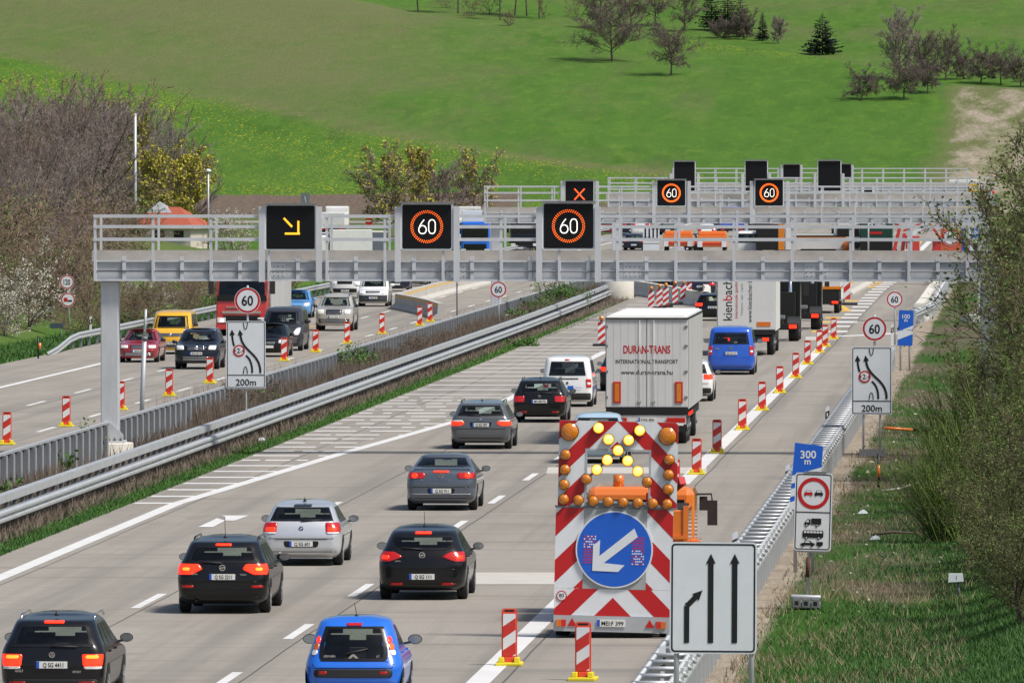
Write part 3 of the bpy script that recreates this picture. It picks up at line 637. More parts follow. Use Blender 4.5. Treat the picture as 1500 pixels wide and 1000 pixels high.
q = MB(); q.tube([(0,0,-.05),(0,0,1.15)], 1.02, 32, CONCW, sm=True); q.build('drum', dr, bev=.04)
q = MB()
for k in range(7): a = 2*pi*k/7; q.tube([(.5*cos(a),.5*sin(a),1.15),(.5*cos(a),.5*sin(a),1.3)], .05, 6, STEELD)
q.build('anchor_bolts', dr)
# ------------------------------------------------------------------ cars: bodies lofted from level contours
PROF = {
 'hatch': dict(rear=[(.13,.22),(.2,.06),(.3,0),(.45,.0),(.56,.04),(.64,.09),(.70,.15),(.80,.32),(.90,.50),(.925,.58),(.938,.68),(.955,.98),(.975,1.35),(.99,1.65),(1,1.9)],
   front=[(.13,.15),(.2,.05),(.35,0),(.45,.03),(.52,.14),(.56,.38),(.60,.85),(.63,1.08),(.72,1.38),(.85,1.78),(.93,2.08),(.97,2.36),(1,2.6)],
   width=[(.13,.86),(.2,.95),(.3,.985),(.45,1),(.58,.99),(.645,.955),(.72,.89),(.82,.82),(.91,.75),(.95,.70),(.975,.62),(1,.34)]),
 'wagon': dict(rear=[(.13,.22),(.2,.05),(.3,0),(.45,.0),(.55,.03),(.64,.06),(.72,.13),(.82,.27),(.90,.38),(.93,.44),(.945,.54),(.962,.90),(.98,1.3),(.992,1.6),(1,1.9)],
   front=[(.13,.15),(.2,.05),(.35,0),(.45,.03),(.52,.14),(.56,.40),(.60,.90),(.63,1.15),(.72,1.42),(.85,1.80),(.93,2.08),(.97,2.36),(1,2.6)],
   width=[(.13,.86),(.2,.95),(.3,.985),(.45,1),(.58,.99),(.645,.96),(.72,.90),(.82,.83),(.91,.77),(.95,.73),(.975,.66),(1,.40)]),
 'coupe': dict(rear=[(.13,.24),(.2,.07),(.3,0),(.45,.0),(.60,.03),(.69,.07),(.72,.12),(.735,.25),(.75,.55),(.77,.75),(.84,.98),(.90,1.22),(.95,1.5),(.98,1.8),(1,2.3)],
   front=[(.13,.15),(.2,.05),(.35,0),(.45,.03),(.54,.14),(.58,.40),(.62,.95),(.65,1.2),(.74,1.45),(.86,1.85),(.93,2.1),(.97,2.3),(1,2.5)],
   width=[(.13,.86),(.2,.95),(.3,.985),(.45,1),(.58,.99),(.68,.955),(.74,.90),(.84,.80),(.92,.72),(.96,.66),(.98,.58),(1,.36)]),
 'saloon': dict(rear=[(.13,.24),(.2,.07),(.3,0),(.45,.0),(.58,.03),(.65,.07),(.675,.15),(.69,.45),(.71,.65),(.78,.90),(.88,1.22),(.94,1.5),(.975,1.85),(1,2.3)],
   front=[(.13,.12),(.2,.03),(.35,0),(.45,.02),(.53,.10),(.57,.35),(.61,.95),(.64,1.25),(.73,1.5),(.86,1.9),(.93,2.15),(.97,2.35),(1,2.55)],
   width=[(.13,.88),(.2,.95),(.3,.985),(.45,1),(.58,.99),(.65,.96),(.72,.89),(.82,.81),(.91,.74),(.95,.70),(.975,.62),(1,.36)]),
 'suv': dict(rear=[(.15,.22),(.22,.05),(.3,0),(.45,.0),(.58,.03),(.64,.07),(.72,.13),(.82,.22),(.90,.30),(.94,.38),(.965,.5),(.985,.9),(1,1.6)],
   front=[(.15,.12),(.24,.03),(.35,0),(.46,.01),(.55,.05),(.60,.20),(.63,.75),(.66,1.15),(.74,1.40),(.86,1.72),(.93,1.95),(.97,2.2),(1,2.5)],
   width=[(.15,.86),(.22,.95),(.3,.985),(.45,1),(.58,.99),(.645,.965),(.72,.91),(.82,.85),(.91,.79),(.95,.75),(.975,.67),(1,.42)]),
 'van': dict(rear=[(.1,.2),(.15,.05),(.22,0),(.35,0),(.5,.02),(.6,.035),(.8,.09),(.9,.14),(.945,.20),(.97,.34),(.985,.6),(1,1.2)],
   front=[(.1,.12),(.16,.02),(.24,0),(.36,.02),(.44,.07),(.5,.25),(.53,.5),(.56,.75),(.7,1.05),(.85,1.42),(.93,1.66),(.97,1.9),(1,2.3)],
   width=[(.1,.9),(.15,.96),(.25,.99),(.4,1),(.5,.99),(.58,.975),(.75,.93),(.88,.885),(.94,.85),(.965,.80),(.985,.70),(1,.45)]),
}
class Body:
    def __init__(s, kind, L, W, H, res=1.0, **k):
        p = PROF[kind]; s.L, s.W, s.H = L, W, H; s.kind = kind
        s.r = pchip(k.get('rear', p['rear'])); s.f = pchip(k.get('front', p['front'])); s.w = pchip(k.get('width', p['width']))
        s.z0 = p['rear'][0][0]; s.bow = k.get('bow', .07); s.rc = k.get('rc', .20); s.nr = max(6, int(13*res)); s.nc = max(3, int(6*res)); s.ns = max(8, int(16*res)); s.nz = int(46*res)
        s.cache = {}
    def half(s, z):
        key = round(z, 5)
        if key in s.cache: return s.cache[key]
        h = z/s.H; w = s.w(h)*s.W/2; y0 = s.r(h); y1 = s.L-s.f(h)
        if y1-y0 < .9: ym = (y0+y1)/2; y0, y1 = ym-.45, ym+.45
        top = sst(.93, 1.0, h)
        R = min(s.rc*(1+.3*top), w*.5, (y1-y0)*.25); pts = []
        xe = w-R*.93
        for i in range(s.nr): x = xe*i/s.nr; pts.append((x, y0+s.bow*(x/w)**2.4))
        yb = y0+s.bow*(xe/w)**2.4
        for i in range(s.nc+1): a = pi/2*i/s.nc; pts.append((xe+(w-xe)*sin(a), yb+R*1.25*(1-cos(a))))
        ys_, R2 = yb+R*1.25, min(.38, (y1-y0)*.25); xe2 = w-R2*1.05; bow2 = .16
        ye = y1-bow2*(xe2/w)**2-R2
        for i in range(1, s.ns): t = i/s.ns; pts.append((w-.035*max(0, (t-.62)/.38)**2*0, ys_+(ye-ys_)*t))
        for i in range(s.nc+1): a = pi/2*i/s.nc; pts.append((xe2+(w-xe2)*cos(a), ye+R2*sin(a)))
        for i in range(s.nr-1, -1, -1): x = xe2*i/s.nr; pts.append((x, y1-bow2*(x/w)**2))
        a = np.array(pts); d = np.r_[0, np.cumsum(np.hypot(*np.diff(a, axis=0).T))]
        s.cache[key] = (a, d); return a, d
    def rear(s, u, z, off=0.0, front=False):
        a, d = s.half(min(z, s.H)); v = abs(u)
        if front: v = d[-1]-v
        v2 = min(max(v, .001), d[-1]-.001)
        x = np.interp(v, d, a[:,0]); y = np.interp(v, d, a[:,1]); e = .02
        tx = np.interp(v2+e, d, a[:,0])-np.interp(v2-e, d, a[:,0]); ty = np.interp(v2+e, d, a[:,1])-np.interp(v2-e, d, a[:,1]); l = hypot(tx, ty) or 1
        nx_, ny_ = ty/l, -tx/l
        x += nx_*off; y += ny_*off
        return (x if u >= 0 else -x, y, z)
    def front(s, u, z, off=0.0): p = s.rear(u, z, off, True); return p
    def side(s, y, z, sg, off=0.0):
        a, d = s.half(min(z, s.H)); i0, i1 = s.nr+s.nc, s.nr+s.nc+s.ns
        return (sg*(np.interp(y, a[i0:i1+1,1], a[i0:i1+1,0])+off), y, z)
    def shell(s, m, cut_r=None, cut_f=None):
        q = MB(); zz = list(np.linspace(s.z0*s.H, .93*s.H, int(s.nz*.78)))+list(np.linspace(.94*s.H, s.H, max(6, int(s.nz*.2))))
        rows = [s.half(z) for z in zz]; n = len(rows[0][0]); N = 2*n-2
        for (a, d), z in zip(rows, zz):
            for x, y in a: q.v.append((x, y, z))
            for x, y in a[-2:0:-1]: q.v.append((-x, y, z))
        mi = q.mat(m)
        def side_of(k): return 1 if k < n else -1
        for j in range(len(zz)-1):
            for k in range(N):
                k2 = (k+1) % N
                ids = (j*N+k, j*N+k2, (j+1)*N+k2, (j+1)*N+k); skip = False
                for cut, fr in ((cut_r, False), (cut_f, True)):
                    if cut:
                        ok = True
                        for (jj, kk) in ((j,k),(j,k2),(j+1,k2),(j+1,k)):
                            kk_ = kk if kk < n else N-kk; a, d = rows[jj]; u = d[kk_]
                            if fr: u = d[-1]-u
                            if not cut(u, zz[jj]): ok = False; break
                        if ok: skip = True
                if not skip: q.f.append(ids); q.mi.append(mi); q.sm.append(True)
        e = (len(zz)-1)*N; q.f.append(tuple(range(e, e+N))); q.mi.append(mi); q.sm.append(True)
        q.f.append(tuple(range(N-1, -1, -1))); q.mi.append(q.mat(UNDER)); q.sm.append(False)
        return q
def patch(q, f, rows, m, off=.01, nz=8, nx=8, r=0.0, skirt=.03, flip=False):
    lo = lin([(a, b) for a, b, c in rows]); hi = lin([(a, c) for a, b, c in rows]); z0, z1 = rows[0][0], rows[-1][0]; P = []
    for j in range(nz+1):
        t = .5-.5*cos(pi*j/nz) if r else j/nz
        z = z0+(z1-z0)*t; dz = min(z-z0, z1-z); ins = r-sqrt(max(0, r*r-(r-dz)**2)) if r and dz < r else 0
        a, b = lo(z)+ins, hi(z)-ins
        for i in range(nx+1): P.append((a+(b-a)*i/nx, z))
    w_ = nx+1; V = [f(u, z, off) for u, z in P]; fs = [(j*w_+i, j*w_+i+1, (j+1)*w_+i+1, (j+1)*w_+i) for j in range(nz) for i in range(nx)]
    if skirt:
        bd = [i for i in range(nx+1)]+[j*w_+nx for j in range(1, nz+1)]+[nz*w_+i for i in range(nx-1, -1, -1)]+[j*w_ for j in range(nz-1, 0, -1)]
        b0 = len(V); V += [f(P[k][0], P[k][1], off-skirt) for k in bd]; n = len(bd)
        fs += [(bd[(k+1)%n], bd[k], b0+k, b0+(k+1)%n) for k in range(n)]
    if flip: fs = [t[::-1] for t in fs]
    q.mesh(V, fs, m, True)
def inside(rows, mg=0.0):
    lo = lin([(a, b) for a, b, c in rows]); hi = lin([(a, c) for a, b, c in rows]); z0, z1 = rows[0][0], rows[-1][0]
    return lambda u, z: z0+mg <= z <= z1-mg and max(abs(lo(z)), 0)-mg >= u >= 0 and u <= hi(z)-mg
def shrink(rows, dx, dz0, dz1):
    lo = lin([(a, b) for a, b, c in rows]); hi = lin([(a, c) for a, b, c in rows]); z0, z1 = rows[0][0]+dz0, rows[-1][0]-dz1
    zs = [z0]+[a for a, b, c in rows if z0 < a < z1]+[z1]
    return [(z, lo(z)+dx, hi(z)-dx) for z in zs]
def wheel_of(t, x, y, r, wd, sg):
    q = MB(); q.tube([(x-wd/2,y,r),(x-wd/2+.02,y,r),(x+wd/2-.02,y,r),(x+wd/2,y,r)], [r-.03,r,r,r-.03], 24, TYRE); wh = q.build('wheel', t)
    q = MB(); xo = x+sg*(wd/2+.004)
    q.tube([(xo,y,r),(xo-sg*.03,y,r)], [r*.70,r*.70], 20, UNDER, sm=False)
    for k in range(7):
        a = 2*pi*k/7; q.bar((xo+sg*.006,y+.05*cos(a),r+.05*sin(a)), (xo+sg*.006,y+r*.66*cos(a),r+r*.66*sin(a)), .012, .05, RIM)
    n = 20; q.mesh([(xo+sg*.01,y+r*k_*cos(2*pi*i/n),r+r*k_*sin(2*pi*i/n)) for k_ in (.62,.73) for i in range(n)], [(i,(i+1)%n,n+(i+1)%n,n+i) for i in range(n)], RIM)
    q.tube([(xo-.0,y,r),(xo+sg*.015,y,r)], .06, 10, RIM)
    q.build('rim', wh)
def plate_part(t, B, txt, zc, front=False, w=.52, h=.115, u0=0.0, y=None):
    p = (B.front if front else B.rear)(0.001, zc, .0); yy = (p[1]+(.03 if front else -.03)) if y is None else y
    q = MB(); sg = 1 if front else -1; y0, y1 = sorted((yy, yy-sg*.03))
    q.box(u0-w/2, u0+w/2, y0, y1, zc-h/2, zc+h/2, PLATE)
    xb = u0-sg*-1*(w/2) if front else u0-w/2
    k = MB.flat if not front else None
    yf = yy+sg*.002
    def quad(a, b, c, d, m, yy_): 
        pts = [(a,yy_,c),(b,yy_,c),(b,yy_,d),(a,yy_,d)]; q.poly(pts if not front else pts[::-1], m)
    if front: quad(u0+w/2-.05, u0+w/2, zc-h/2, zc+h/2, PBLUE, yf)
    else: quad(u0-w/2, u0-w/2+.05, zc-h/2, zc+h/2, PBLUE, yf)
    if txt: q.text(txt, u0+(.025 if not front else -.025), zc, h*.66, yy+sg*.004, PBLACK, .012, sx=min(1.0, (w-.08)/(len(txt)*.62*h*.66/.73+.001)), back=front)
    q.build('number_plate', t)
def mirror_of(t, B, sg, y, z, m, k=1.0):
    x = B.side(y, z, sg)[0]; q = MB()
    q.bar((x-sg*.03,y,z-.05), (x+sg*.09,y,z-.03), .04, .04, PLAST)
    cx = x+sg*.15*k; n, mrows = 14, 7; vs = []; fs = []
    for j in range(mrows+1):
        b_ = j/mrows*pi/2
        for i in range(n): a = 2*pi*i/n; vs.append((cx+.115*k*cos(a)*cos(b_), y+.11*sin(b_), z+.02+.078*k*sin(a)*cos(b_)))
    for j in range(mrows):
        for i in range(n): fs.append((j*n+i, j*n+(i+1)%n, (j+1)*n+(i+1)%n, (j+1)*n+i))
    q.mesh(vs, fs, m, True); mo = q.build('mirror', t)
    g = MB(); g.flat([(cx+.105*k*cos(2*pi*i/n), z+.02+.068*k*sin(2*pi*i/n)) for i in range(n)], y-.001, MIRG); g.build('mirror_glass', mo)
MIRG = M('mirror_glass', (.42, .46, .50), .12, .9, .1, 4)
def car(name, label, cat, x, y, spec, facing=1, rz=0.0, group=None):
    """facing 1: seen from behind; -1: oncoming"""
    s = dict(spec); L, W, H = s['L'], s['W'], s['H']; t = thing(name, label, cat, (x, y, 0), rz+(0 if facing == 1 else pi), group)
    if facing == -1: t.location = (x, y+0, 0)
    B = Body(s['kind'], L, W, H, s.get('res', 1.0), **s.get('body', {}))
    oy = -L if facing == -1 else 0          # origin at the visible end
    def bld(q, nm, par=t, **k):
        if oy and par is t: q.v = [(a, b+oy, c) for a, b, c in q.v]
        return q.build(nm, par, **k)
    g = s['glass']; fw = s.get('screen') or [(.655*H, -.84*W/2, .84*W/2), (.91*H, -.64*W/2, .64*W/2)]
    seen_r = facing == 1
    q = B.shell(s['paint'], inside(shrink(g, .02, .01, .01)) if seen_r or s.get('res', 1) >= .8 else None, inside(shrink(fw, .03, .01, .01)))
    for part_ in s.get('trim', []):
        zlo, zhi, u, mm = part_; patch(q, B.rear if seen_r else B.front, [(zlo,-u,u),(zhi,-u,u)], mm, .012, 5, 16, .05, flip=not seen_r)
    bld(q, 'body')
    gm_ = GLASSD if s.get('dark') else GLASS
    def window(rows, f, nm, flip, bx, b0, b1):
        q = MB(); inn = shrink(rows, bx, b0, b1); lo, hi = lin([(a,b) for a,b,c in rows]), lin([(a,c) for a,b,c in rows]); li, hi2 = lin([(a,b) for a,b,c in inn]), lin([(a,c) for a,b,c in inn])
        za, zb_, ia, ib = rows[0][0], rows[-1][0], inn[0][0], inn[-1][0]
        patch(q, f, [(za,lo(za),hi(za)),(ia,lo(ia),hi(ia))], FRIT, .008, 3, 14, 0, 0, flip); patch(q, f, [(ib,lo(ib),hi(ib)),(zb_,lo(zb_),hi(zb_))], FRIT, .008, 3, 14, 0, 0, flip)
        patch(q, f, [(a,lo(a),li(a)) for a in np.linspace(ia, ib, 7)], FRIT, .008, 6, 2, 0, 0, flip); patch(q, f, [(a,hi2(a),hi(a)) for a in np.linspace(ia, ib, 7)], FRIT, .008, 6, 2, 0, 0, flip)
        patch(q, f, [(a,li(a),hi2(a)) for a in np.linspace(ia, ib, 7)], gm_ if nm == 'rear_window' else GLASS, .004, 7, 14, 0, 0, flip)
        return bld(q, nm)
    rw = window(g, B.rear, 'rear_window', False, s.get('gb', .05), .05, .04)
    window(fw, B.front, 'windscreen', True, .05, .04, .04)
    if seen_r and s.get('res', 1) >= .8 and s['kind'] != 'van':
        ub, zb1 = s.get('seam', (.40*W, .43*H)); gz = g[0][0]; q = MB()
        for sg in (-1, 1): q.tube([B.rear(sg*(g[0][2]+.01), gz, .001), B.rear(sg*(ub+.04), (gz+zb1)/2, .001), B.rear(sg*ub, zb1, .001)], .007, 4, FRIT)
        q.tube([B.rear(ub*(i/6-1), zb1, .001) for i in range(13)], .007, 4, FRIT); q.tube([B.rear(.9*W/2*(i/6-1), .225*H, .002) for i in range(13)], .009, 4, FRIT)
        bld(q, 'tailgate_seam')
    if s.get('wiper') and seen_r:
        q = MB(); a = B.rear(s['wiper'][0], s['wiper'][1], .03); b = B.rear(s['wiper'][2], s['wiper'][3], .03); q.tube([a, b], [.022,.012], 6, PLAST); bld(q, 'wiper')
    for sg in (-1, 1):                                         # side windows, arches and wheels
        q = MB(); zb_ = s.get('belt', .655)*H; zt_ = .90*H; ya = B.half(zb_)[0][B.nr+B.nc][1]; ye_ = B.half(zb_)[0][B.nr+B.nc+B.ns][1]; yta = B.half(zt_)[0][B.nr+B.nc][1]; yte = B.half(zt_)[0][B.nr+B.nc+B.ns][1]
        r0 = s.get('sidefrom', .28)
        for k0, k1 in ((0.0,.30),(.34,.62),(.655,.985)):
            def yb(u, k): return ya+r0+(ye_-ya-r0-.12)*k if u == 0 else yta+r0*.55+(yte-yta-r0*.55-.03)*k
            patch(q, lambda u, z, off, sg=sg: B.side(u, z, sg, off), [(zb_+.02, yb(0,k0), yb(0,k1)), (zt_, yb(1,k0), yb(1,k1))], s.get('sideglass', FRIT), .006, 6, 6, 0, 0, sg < 0)
        bld(q, 'side_window')
        if s.get('res', 1) >= .8:
            q = MB(); patch(q, lambda u, z, off, sg=sg: B.side(u, z, sg, off), [(.45*H, .9, L-.7),(.46*H, .9, L-.7)], FRIT, .003, 1, 10, 0, 0, sg < 0)
            for yh in (1.05, 2.05): p = B.side(yh, .585*H, sg, .02); q.bar((p[0], yh, p[2]), (p[0], yh+.2, p[2]), .03, .03, s['paint'])
            bld(q, 'door_handle')
        wr = s.get('wr', .31)
        for yw in (s.get('rax', .80), L-s.get('fax', .88)):
            q = MB(); p = B.side(yw, .4*H, sg, .004)[0]; n = 16
            q.mesh([(p+sg*.0, yw, wr)]+[(B.side(yw+(wr+.07)*cos(pi*i/n*1.24-.38), max(.2, wr+(wr+.07)*sin(pi*i/n*1.24-.38)), sg, .006)[0], yw+(wr+.07)*cos(pi*i/n*1.24-.38), wr+(wr+.07)*sin(pi*i/n*1.24-.38)) for i in range(n+1)], [(0,i+1,i+2) if sg > 0 else (0,i+2,i+1) for i in range(n)], UNDER)
            bld(q, 'wheel_arch')
        wx = sg*(W/2-.115)
        for yw in (s.get('rax', .80), L-s.get('fax', .88)): wheel_of(t, wx, yw+oy, wr, .21, sg)
        mirror_of(t, B, sg, L-s.get('mir', 1.55), s.get('mz', .66)*H, s.get('mm', s['paint']), s.get('mk', 1.0))
        if oy:
            for ch in t.children:
                if ch.name.startswith('mirror') and not ch.get('_sh'): ch.location.y = oy; ch['_sh'] = 1
    if '_sh':
        for ch in t.children:
            if '_sh' in ch: del ch['_sh']
    if s.get('res', 1) >= .7:                                  # seats and dashboard show through the glass
        q = MB(); zf = .30*H
        q.box(-W*.40, W*.40, .35, L-1.15, zf, zf+.02, SEAT)
        zz = s.get('seatz', .60)*H
        if s.get('kind') != 'van': q.box(-W*.40, W*.40, .32, .95, zf, g[0][0]-.03, SEAT)
        for sx_ in (-.235, .235):
            q.box(sx_*W-.24, sx_*W+.24, L-2.25, L-2.10, zf, zz+.22, SEAT); q.box(sx_*W-.13, sx_*W+.13, L-2.24, L-2.14, zz+.25, zz+.43, SEAT)
            q.box(sx_*W-.22, sx_*W+.22, 1.25, 1.4, zf, zz+.10, SEAT)
            if s.get('rearheads', 1): q.box(sx_*W-.12, sx_*W+.12, 1.25, 1.33, zz+.10, zz+.24, SEAT)
        q.box(-W*.42, W*.42, L-1.55, L-1.05, zf, .60*H, SEAT); q.box(-.11, .11, L-1.66, L-1.62, .86*H, .90*H, SEAT)
        for dx in s.get('people', []):
            q.tube([(dx,L-1.98,zz-.25),(dx,L-2.0,zz+.12),(dx,L-2.0,zz+.2)], [.20,.19,.07], 10, SEAT); 
            n_ = [(dx,L-2.0,zz+.20+.025*i) for i in range(10)]; q.tube(n_, [.05,.08,.095,.10,.103,.103,.10,.09,.07,.03], 10, SEAT)
        bld(q, 'interior')
    if seen_r:
        for sg in (-1, 1):
            q = MB()
            for rows, m, off in s['lights']:
                rr = [(z, b, c) if sg > 0 else (z, -c, -b) for z, b, c in rows]; patch(q, B.rear, rr, m, off, 8, 8, s.get('lr', .03), .05)
            bld(q, 'tail_light')
            if s.get('refl'):
                zc, ua, ub = s['refl']; q = MB(); patch(q, B.rear, [(zc-.025, ua, ub) if sg > 0 else (zc-.025,-ub,-ua), (zc+.025, ua, ub) if sg > 0 else (zc+.025,-ub,-ua)], REDREF, .012, 3, 4, .015); bld(q, 'reflector')
        if s.get('third'):
            zc, hw_, m = s['third']; q = MB(); patch(q, B.rear, [(zc-.022,-hw_,hw_),(zc+.022,-hw_,hw_)], m, s.get('third_off', .02), 4, 8, .015, .06); bld(q, 'brake_light')
        if s.get('emblem'):
            zc, r_, kind = s['emblem']; p = B.rear(0, zc, 0); q = MB(); ye = p[1]-.022
            q.plate(circ(0, zc, r_, 24), ye, .03, CHROME)
            if kind == 'round': 
                q.flat(circ(0, zc, r_*.88, 20), ye-.001, SBLACK)
                for a0, mm in ((0, SWHITE), (pi/2, SBLUE), (pi, SWHITE), (1.5*pi, SBLUE)): q.flat([(0,zc)]+[(r_*.6*cos(a0+pi/2*i/6), zc+r_*.6*sin(a0+pi/2*i/6)) for i in range(7)], ye-.002, mm)
            elif kind == 'bolt':
                q.flat(circ(0, zc, r_*.72, 20), ye-.001, SBLACK); q.stroke([(-r_*1.0,zc-r_*.14),(r_*.25,zc-r_*.14),(-r_*.25,zc+r_*.14),(r_*1.0,zc+r_*.14)], r_*.24, ye-.003, CHROME)
            elif kind == 'vw':
                q.flat(circ(0, zc, r_*.84, 20), ye-.001, SBLACK); q.stroke([(-r_*.35,zc+r_*.75),(0,zc+r_*.12),(r_*.35,zc+r_*.75)], r_*.16, ye-.002, CHROME); q.stroke([(-r_*.75,zc+r_*.3),(-r_*.35,zc-r_*.7),(0,zc),(r_*.35,zc-r_*.7),(r_*.75,zc+r_*.3)], r_*.16, ye-.003, CHROME)
            elif kind == 'chevron':
                q = MB()
                for dz in (0, -.07): q.stroke([(-.085,zc-.05+dz),(0,zc+.03+dz),(.085,zc-.05+dz)], .038, ye-.002+dz*.01, CHROME)
            bld(q, 'emblem')
        for txt, u, zc, h in s.get('badge', []):
            q = MB(); p = B.rear(u, zc, .012); q.text(txt, u, zc, h, p[1]-.012, CHROME, .02); bld(q, 'badge')
        if s.get('plate'): plate_part(t, B, s['plate'][0], s['plate'][1])
        if s.get('recess'):
            zlo, zhi, u = s['recess']; q = MB(); patch(q, B.rear, [(zlo,-u*.92,u*.92),(zhi,-u,u)], FRIT, .004, 4, 10, .04, 0); bld(q, 'plate_recess')
        if s.get('exhaust'):
            ex, ez = s['exhaust']; q = MB(); q.tube([(ex,.02,ez),(ex,.3,ez)], .045, 12, CHROME, False); q.tube([(ex,.03,ez),(ex,.3,ez)], .036, 12, UNDER); bld(q, 'exhaust_pipe')
    else:
        for sg in (-1, 1):
            q = MB()
            for rows, m, off in s['heads']:
                rr = [(z, b, c) if sg > 0 else (z, -c, -b) for z, b, c in rows]; patch(q, B.front, rr, m, off, 6, 8, s.get('lr', .03), .06, True)
            bld(q, 'headlight')
        for rows, m, off in s.get('grille', []):
            q = MB(); patch(q, B.front, rows, m, off, 5, 12, .03, .03, True)
            if m is not CHROME and m is not s['paint']:
                zl, zh, u = rows[0][0], rows[-1][0], rows[0][2]
                for k in range(3): zc = zl+(zh-zl)*(k+.5)/3; patch(q, B.front, [(zc-.012,-u*.92,u*.92),(zc+.012,-u*.92,u*.92)], s.get('slat', STEELD), off+.01, 2, 10, 0, .01, True)
            bld(q, 'grille')
        if s.get('emblem'):
            zc, r_, kind = s['emblem']; p = B.front(0, zc, 0); q = MB(); q.tube([(0,p[1]-.01,zc),(0,p[1]+.035,zc)], r_, 18, CHROME); bld(q, 'emblem')
        if s.get('plate'): plate_part(t, B, s['plate'][0], s['plate'][1], True)
        if oy:
            for ch in t.children:
                if ch.name.startswith('number_plate'): ch.location.y = oy
    if s.get('rails'):
        for sg in (-1, 1):
            q = MB(); xr = sg*W*.5*s.get('railx', .70); zr = H*.955
            y0_ = B.half(zr)[0][B.nr+B.nc][1]; pts = [(xr, y0_-.02, H*.945), (xr, y0_+.07, zr+.045), (xr, y0_+.3, zr+.06), (xr, L*.55, zr+.06), (xr, L*.55+.25, H*.95)]
            q.tube(pts, .022, 8, s['rails']); bld(q, 'roof_rail')
    if s.get('antenna'):
        q = MB(); ya = s['antenna'][0]; q.tube([(0,ya,H-.02),(0,ya,H+.03)], [.04,.02], 8, PLAST); q.tube([(0,ya,H+.02),(s['antenna'][2] if len(s['antenna']) > 2 else 0,ya-.12,H+s['antenna'][1])], .006, 5, PLAST); bld(q, 'antenna')
    return t
def sym(z0, z1, a0, a1): return [(z0, -a0, a0), (z1, -a1, a1)]
# ------------------------------------------------------------------ vehicles driving away
def put(px, py): p = gp(px, py); return p[0], p[1]
x, y = put(76, 1033)
car('estate_car', 'black estate car with silver roof rails and lit brake lights, plate Q SG 4411', 'car', x, y, dict(kind='wagon', L=4.53, W=1.76, H=1.49, paint=BLACKP,
    glass=[(.98,-.69,.69),(1.20,-.62,.62),(1.345,-.56,.56)], lights=[([(.66,.52,.86),(.86,.50,.90)], REDON, .014), ([(.79,.56,.78),(.845,.56,.78)], REDHOT, .02), ([(.615,.53,.86),(.66,.53,.86)], WLENS, .012)],
    third=(1.385,.17,REDON), plate=('Q SG 4411', .685), recess=(.62,.76,.34), emblem=(.85,.05,'vw'), wiper=(-.02,1.0,.42,.985), rails=CHROME, antenna=(.85,.06), trim=[(.33,.44,.78,PLAST)], badge=[('GOLF',-.55,.585,.04),('SPORT',.42,.57,.035)], refl=(.38,.45,.72), mm=BLACKP, body=dict(rc=.22)), rz=.0)
x, y = put(517, 1033)
car('small_car', 'small bright blue hatchback with dark glass tailgate at the bottom edge', 'car', x, y, dict(kind='hatch', L=3.43, W=1.63, H=1.46, paint=BLUEP, body=dict(rc=.26, rear=[(.13,.22),(.2,.06),(.3,0),(.42,.0),(.5,.05),(.56,.10),(.70,.20),(.80,.29),(.90,.40),(.925,.46),(.94,.58),(.96,.85),(.98,1.15),(1,1.5)], width=[(.13,.9),(.2,.96),(.3,.99),(.45,1),(.54,.97),(.6,.93),(.72,.875),(.82,.82),(.91,.76),(.95,.72),(.975,.64),(1,.38)]),
    glass=[(.74,-.53,.53),(.80,-.58,.58),(1.05,-.56,.56),(1.31,-.49,.49)], gb=.07, lights=[([(1.04,.57,.66),(1.15,.56,.64)], REDON, .018), ([(.92,.60,.71),(1.04,.58,.70)], OLENS, .016), ([(.84,.62,.74),(.93,.60,.73)], WLENS, .016)], lr=.05,
    third=(1.345,.13,REDL), plate=None, trim=[(.47,.61,.66,PLAST)], refl=(.55,.44,.58), emblem=(.82,.08,'chevron'), badge=[('citroën',-.40,.83,.05),('c1',.41,.83,.05)], wiper=(-.12,.86,.24,.945), antenna=(.95,.22,-.03), mm=PLAST, mk=1.08, wr=.28, rax=.48, fax=.65, mir=1.0, mz=.67, rearheads=0, seatz=.62))
x, y = put(325.5, 899)
car('estate_car', 'black estate car with plate Q SG 2211, just ahead of the silver-railed one', 'car', x, y, dict(kind='wagon', L=4.70, W=1.83, H=1.51, paint=BLACKP, body=dict(rc=.24),
    glass=[(1.02,-.71,.71),(1.20,-.64,.64),(1.355,-.58,.58)], lights=[([(.79,.62,.95),(.90,.40,1.0),(1.0,.47,.98)], REDON, .016), ([(.87,.66,.80),(.93,.66,.80)], REDHOT, .024)],
    third=(1.375,.16,REDON), third_off=.03, plate=('Q SG 2211', .745), recess=(.66,.80,.36), emblem=(.925,.062,'bolt'), wiper=(-.40,1.04,.0,1.02), rails=BLACKP, antenna=(.8,.36), refl=(.55,.58,.82), exhaust=(-.52,.27), badge=[('ASTRA',-.56,.80,.03),('TURBO',.42,.79,.03)], mm=GREYP, trim=[(.50,.515,.80,FRIT)]))
x, y = put(618, 879)
car('hatchback', 'black hatchback with rounded rear window, plate Q SG 111', 'car', x, y, dict(kind='hatch', L=4.42, W=1.81, H=1.50, paint=BLACKP, body=dict(rc=.28, bow=.09),
    glass=[(1.03,-.45,.45),(1.08,-.60,.60),(1.18,-.68,.68),(1.32,-.62,.62)], lights=[([(.80,.66,.95),(.90,.40,1.0),(1.00,.58,.95)], REDL, .016), ([(.85,.68,.86),(.93,.68,.86)], REDON, .024)],
    third=(1.375,.17,REDON), third_off=.03, plate=('Q SG 111', .49), recess=(.42,.56,.36), emblem=(.93,.065,'bolt'), wiper=(-.42,1.08,.0,1.05), antenna=(.95,.30), refl=(.335,.40,.65), badge=[('ASTRA',-.50,.81,.03)], mm=GREYP))
x, y = put(441, 829)
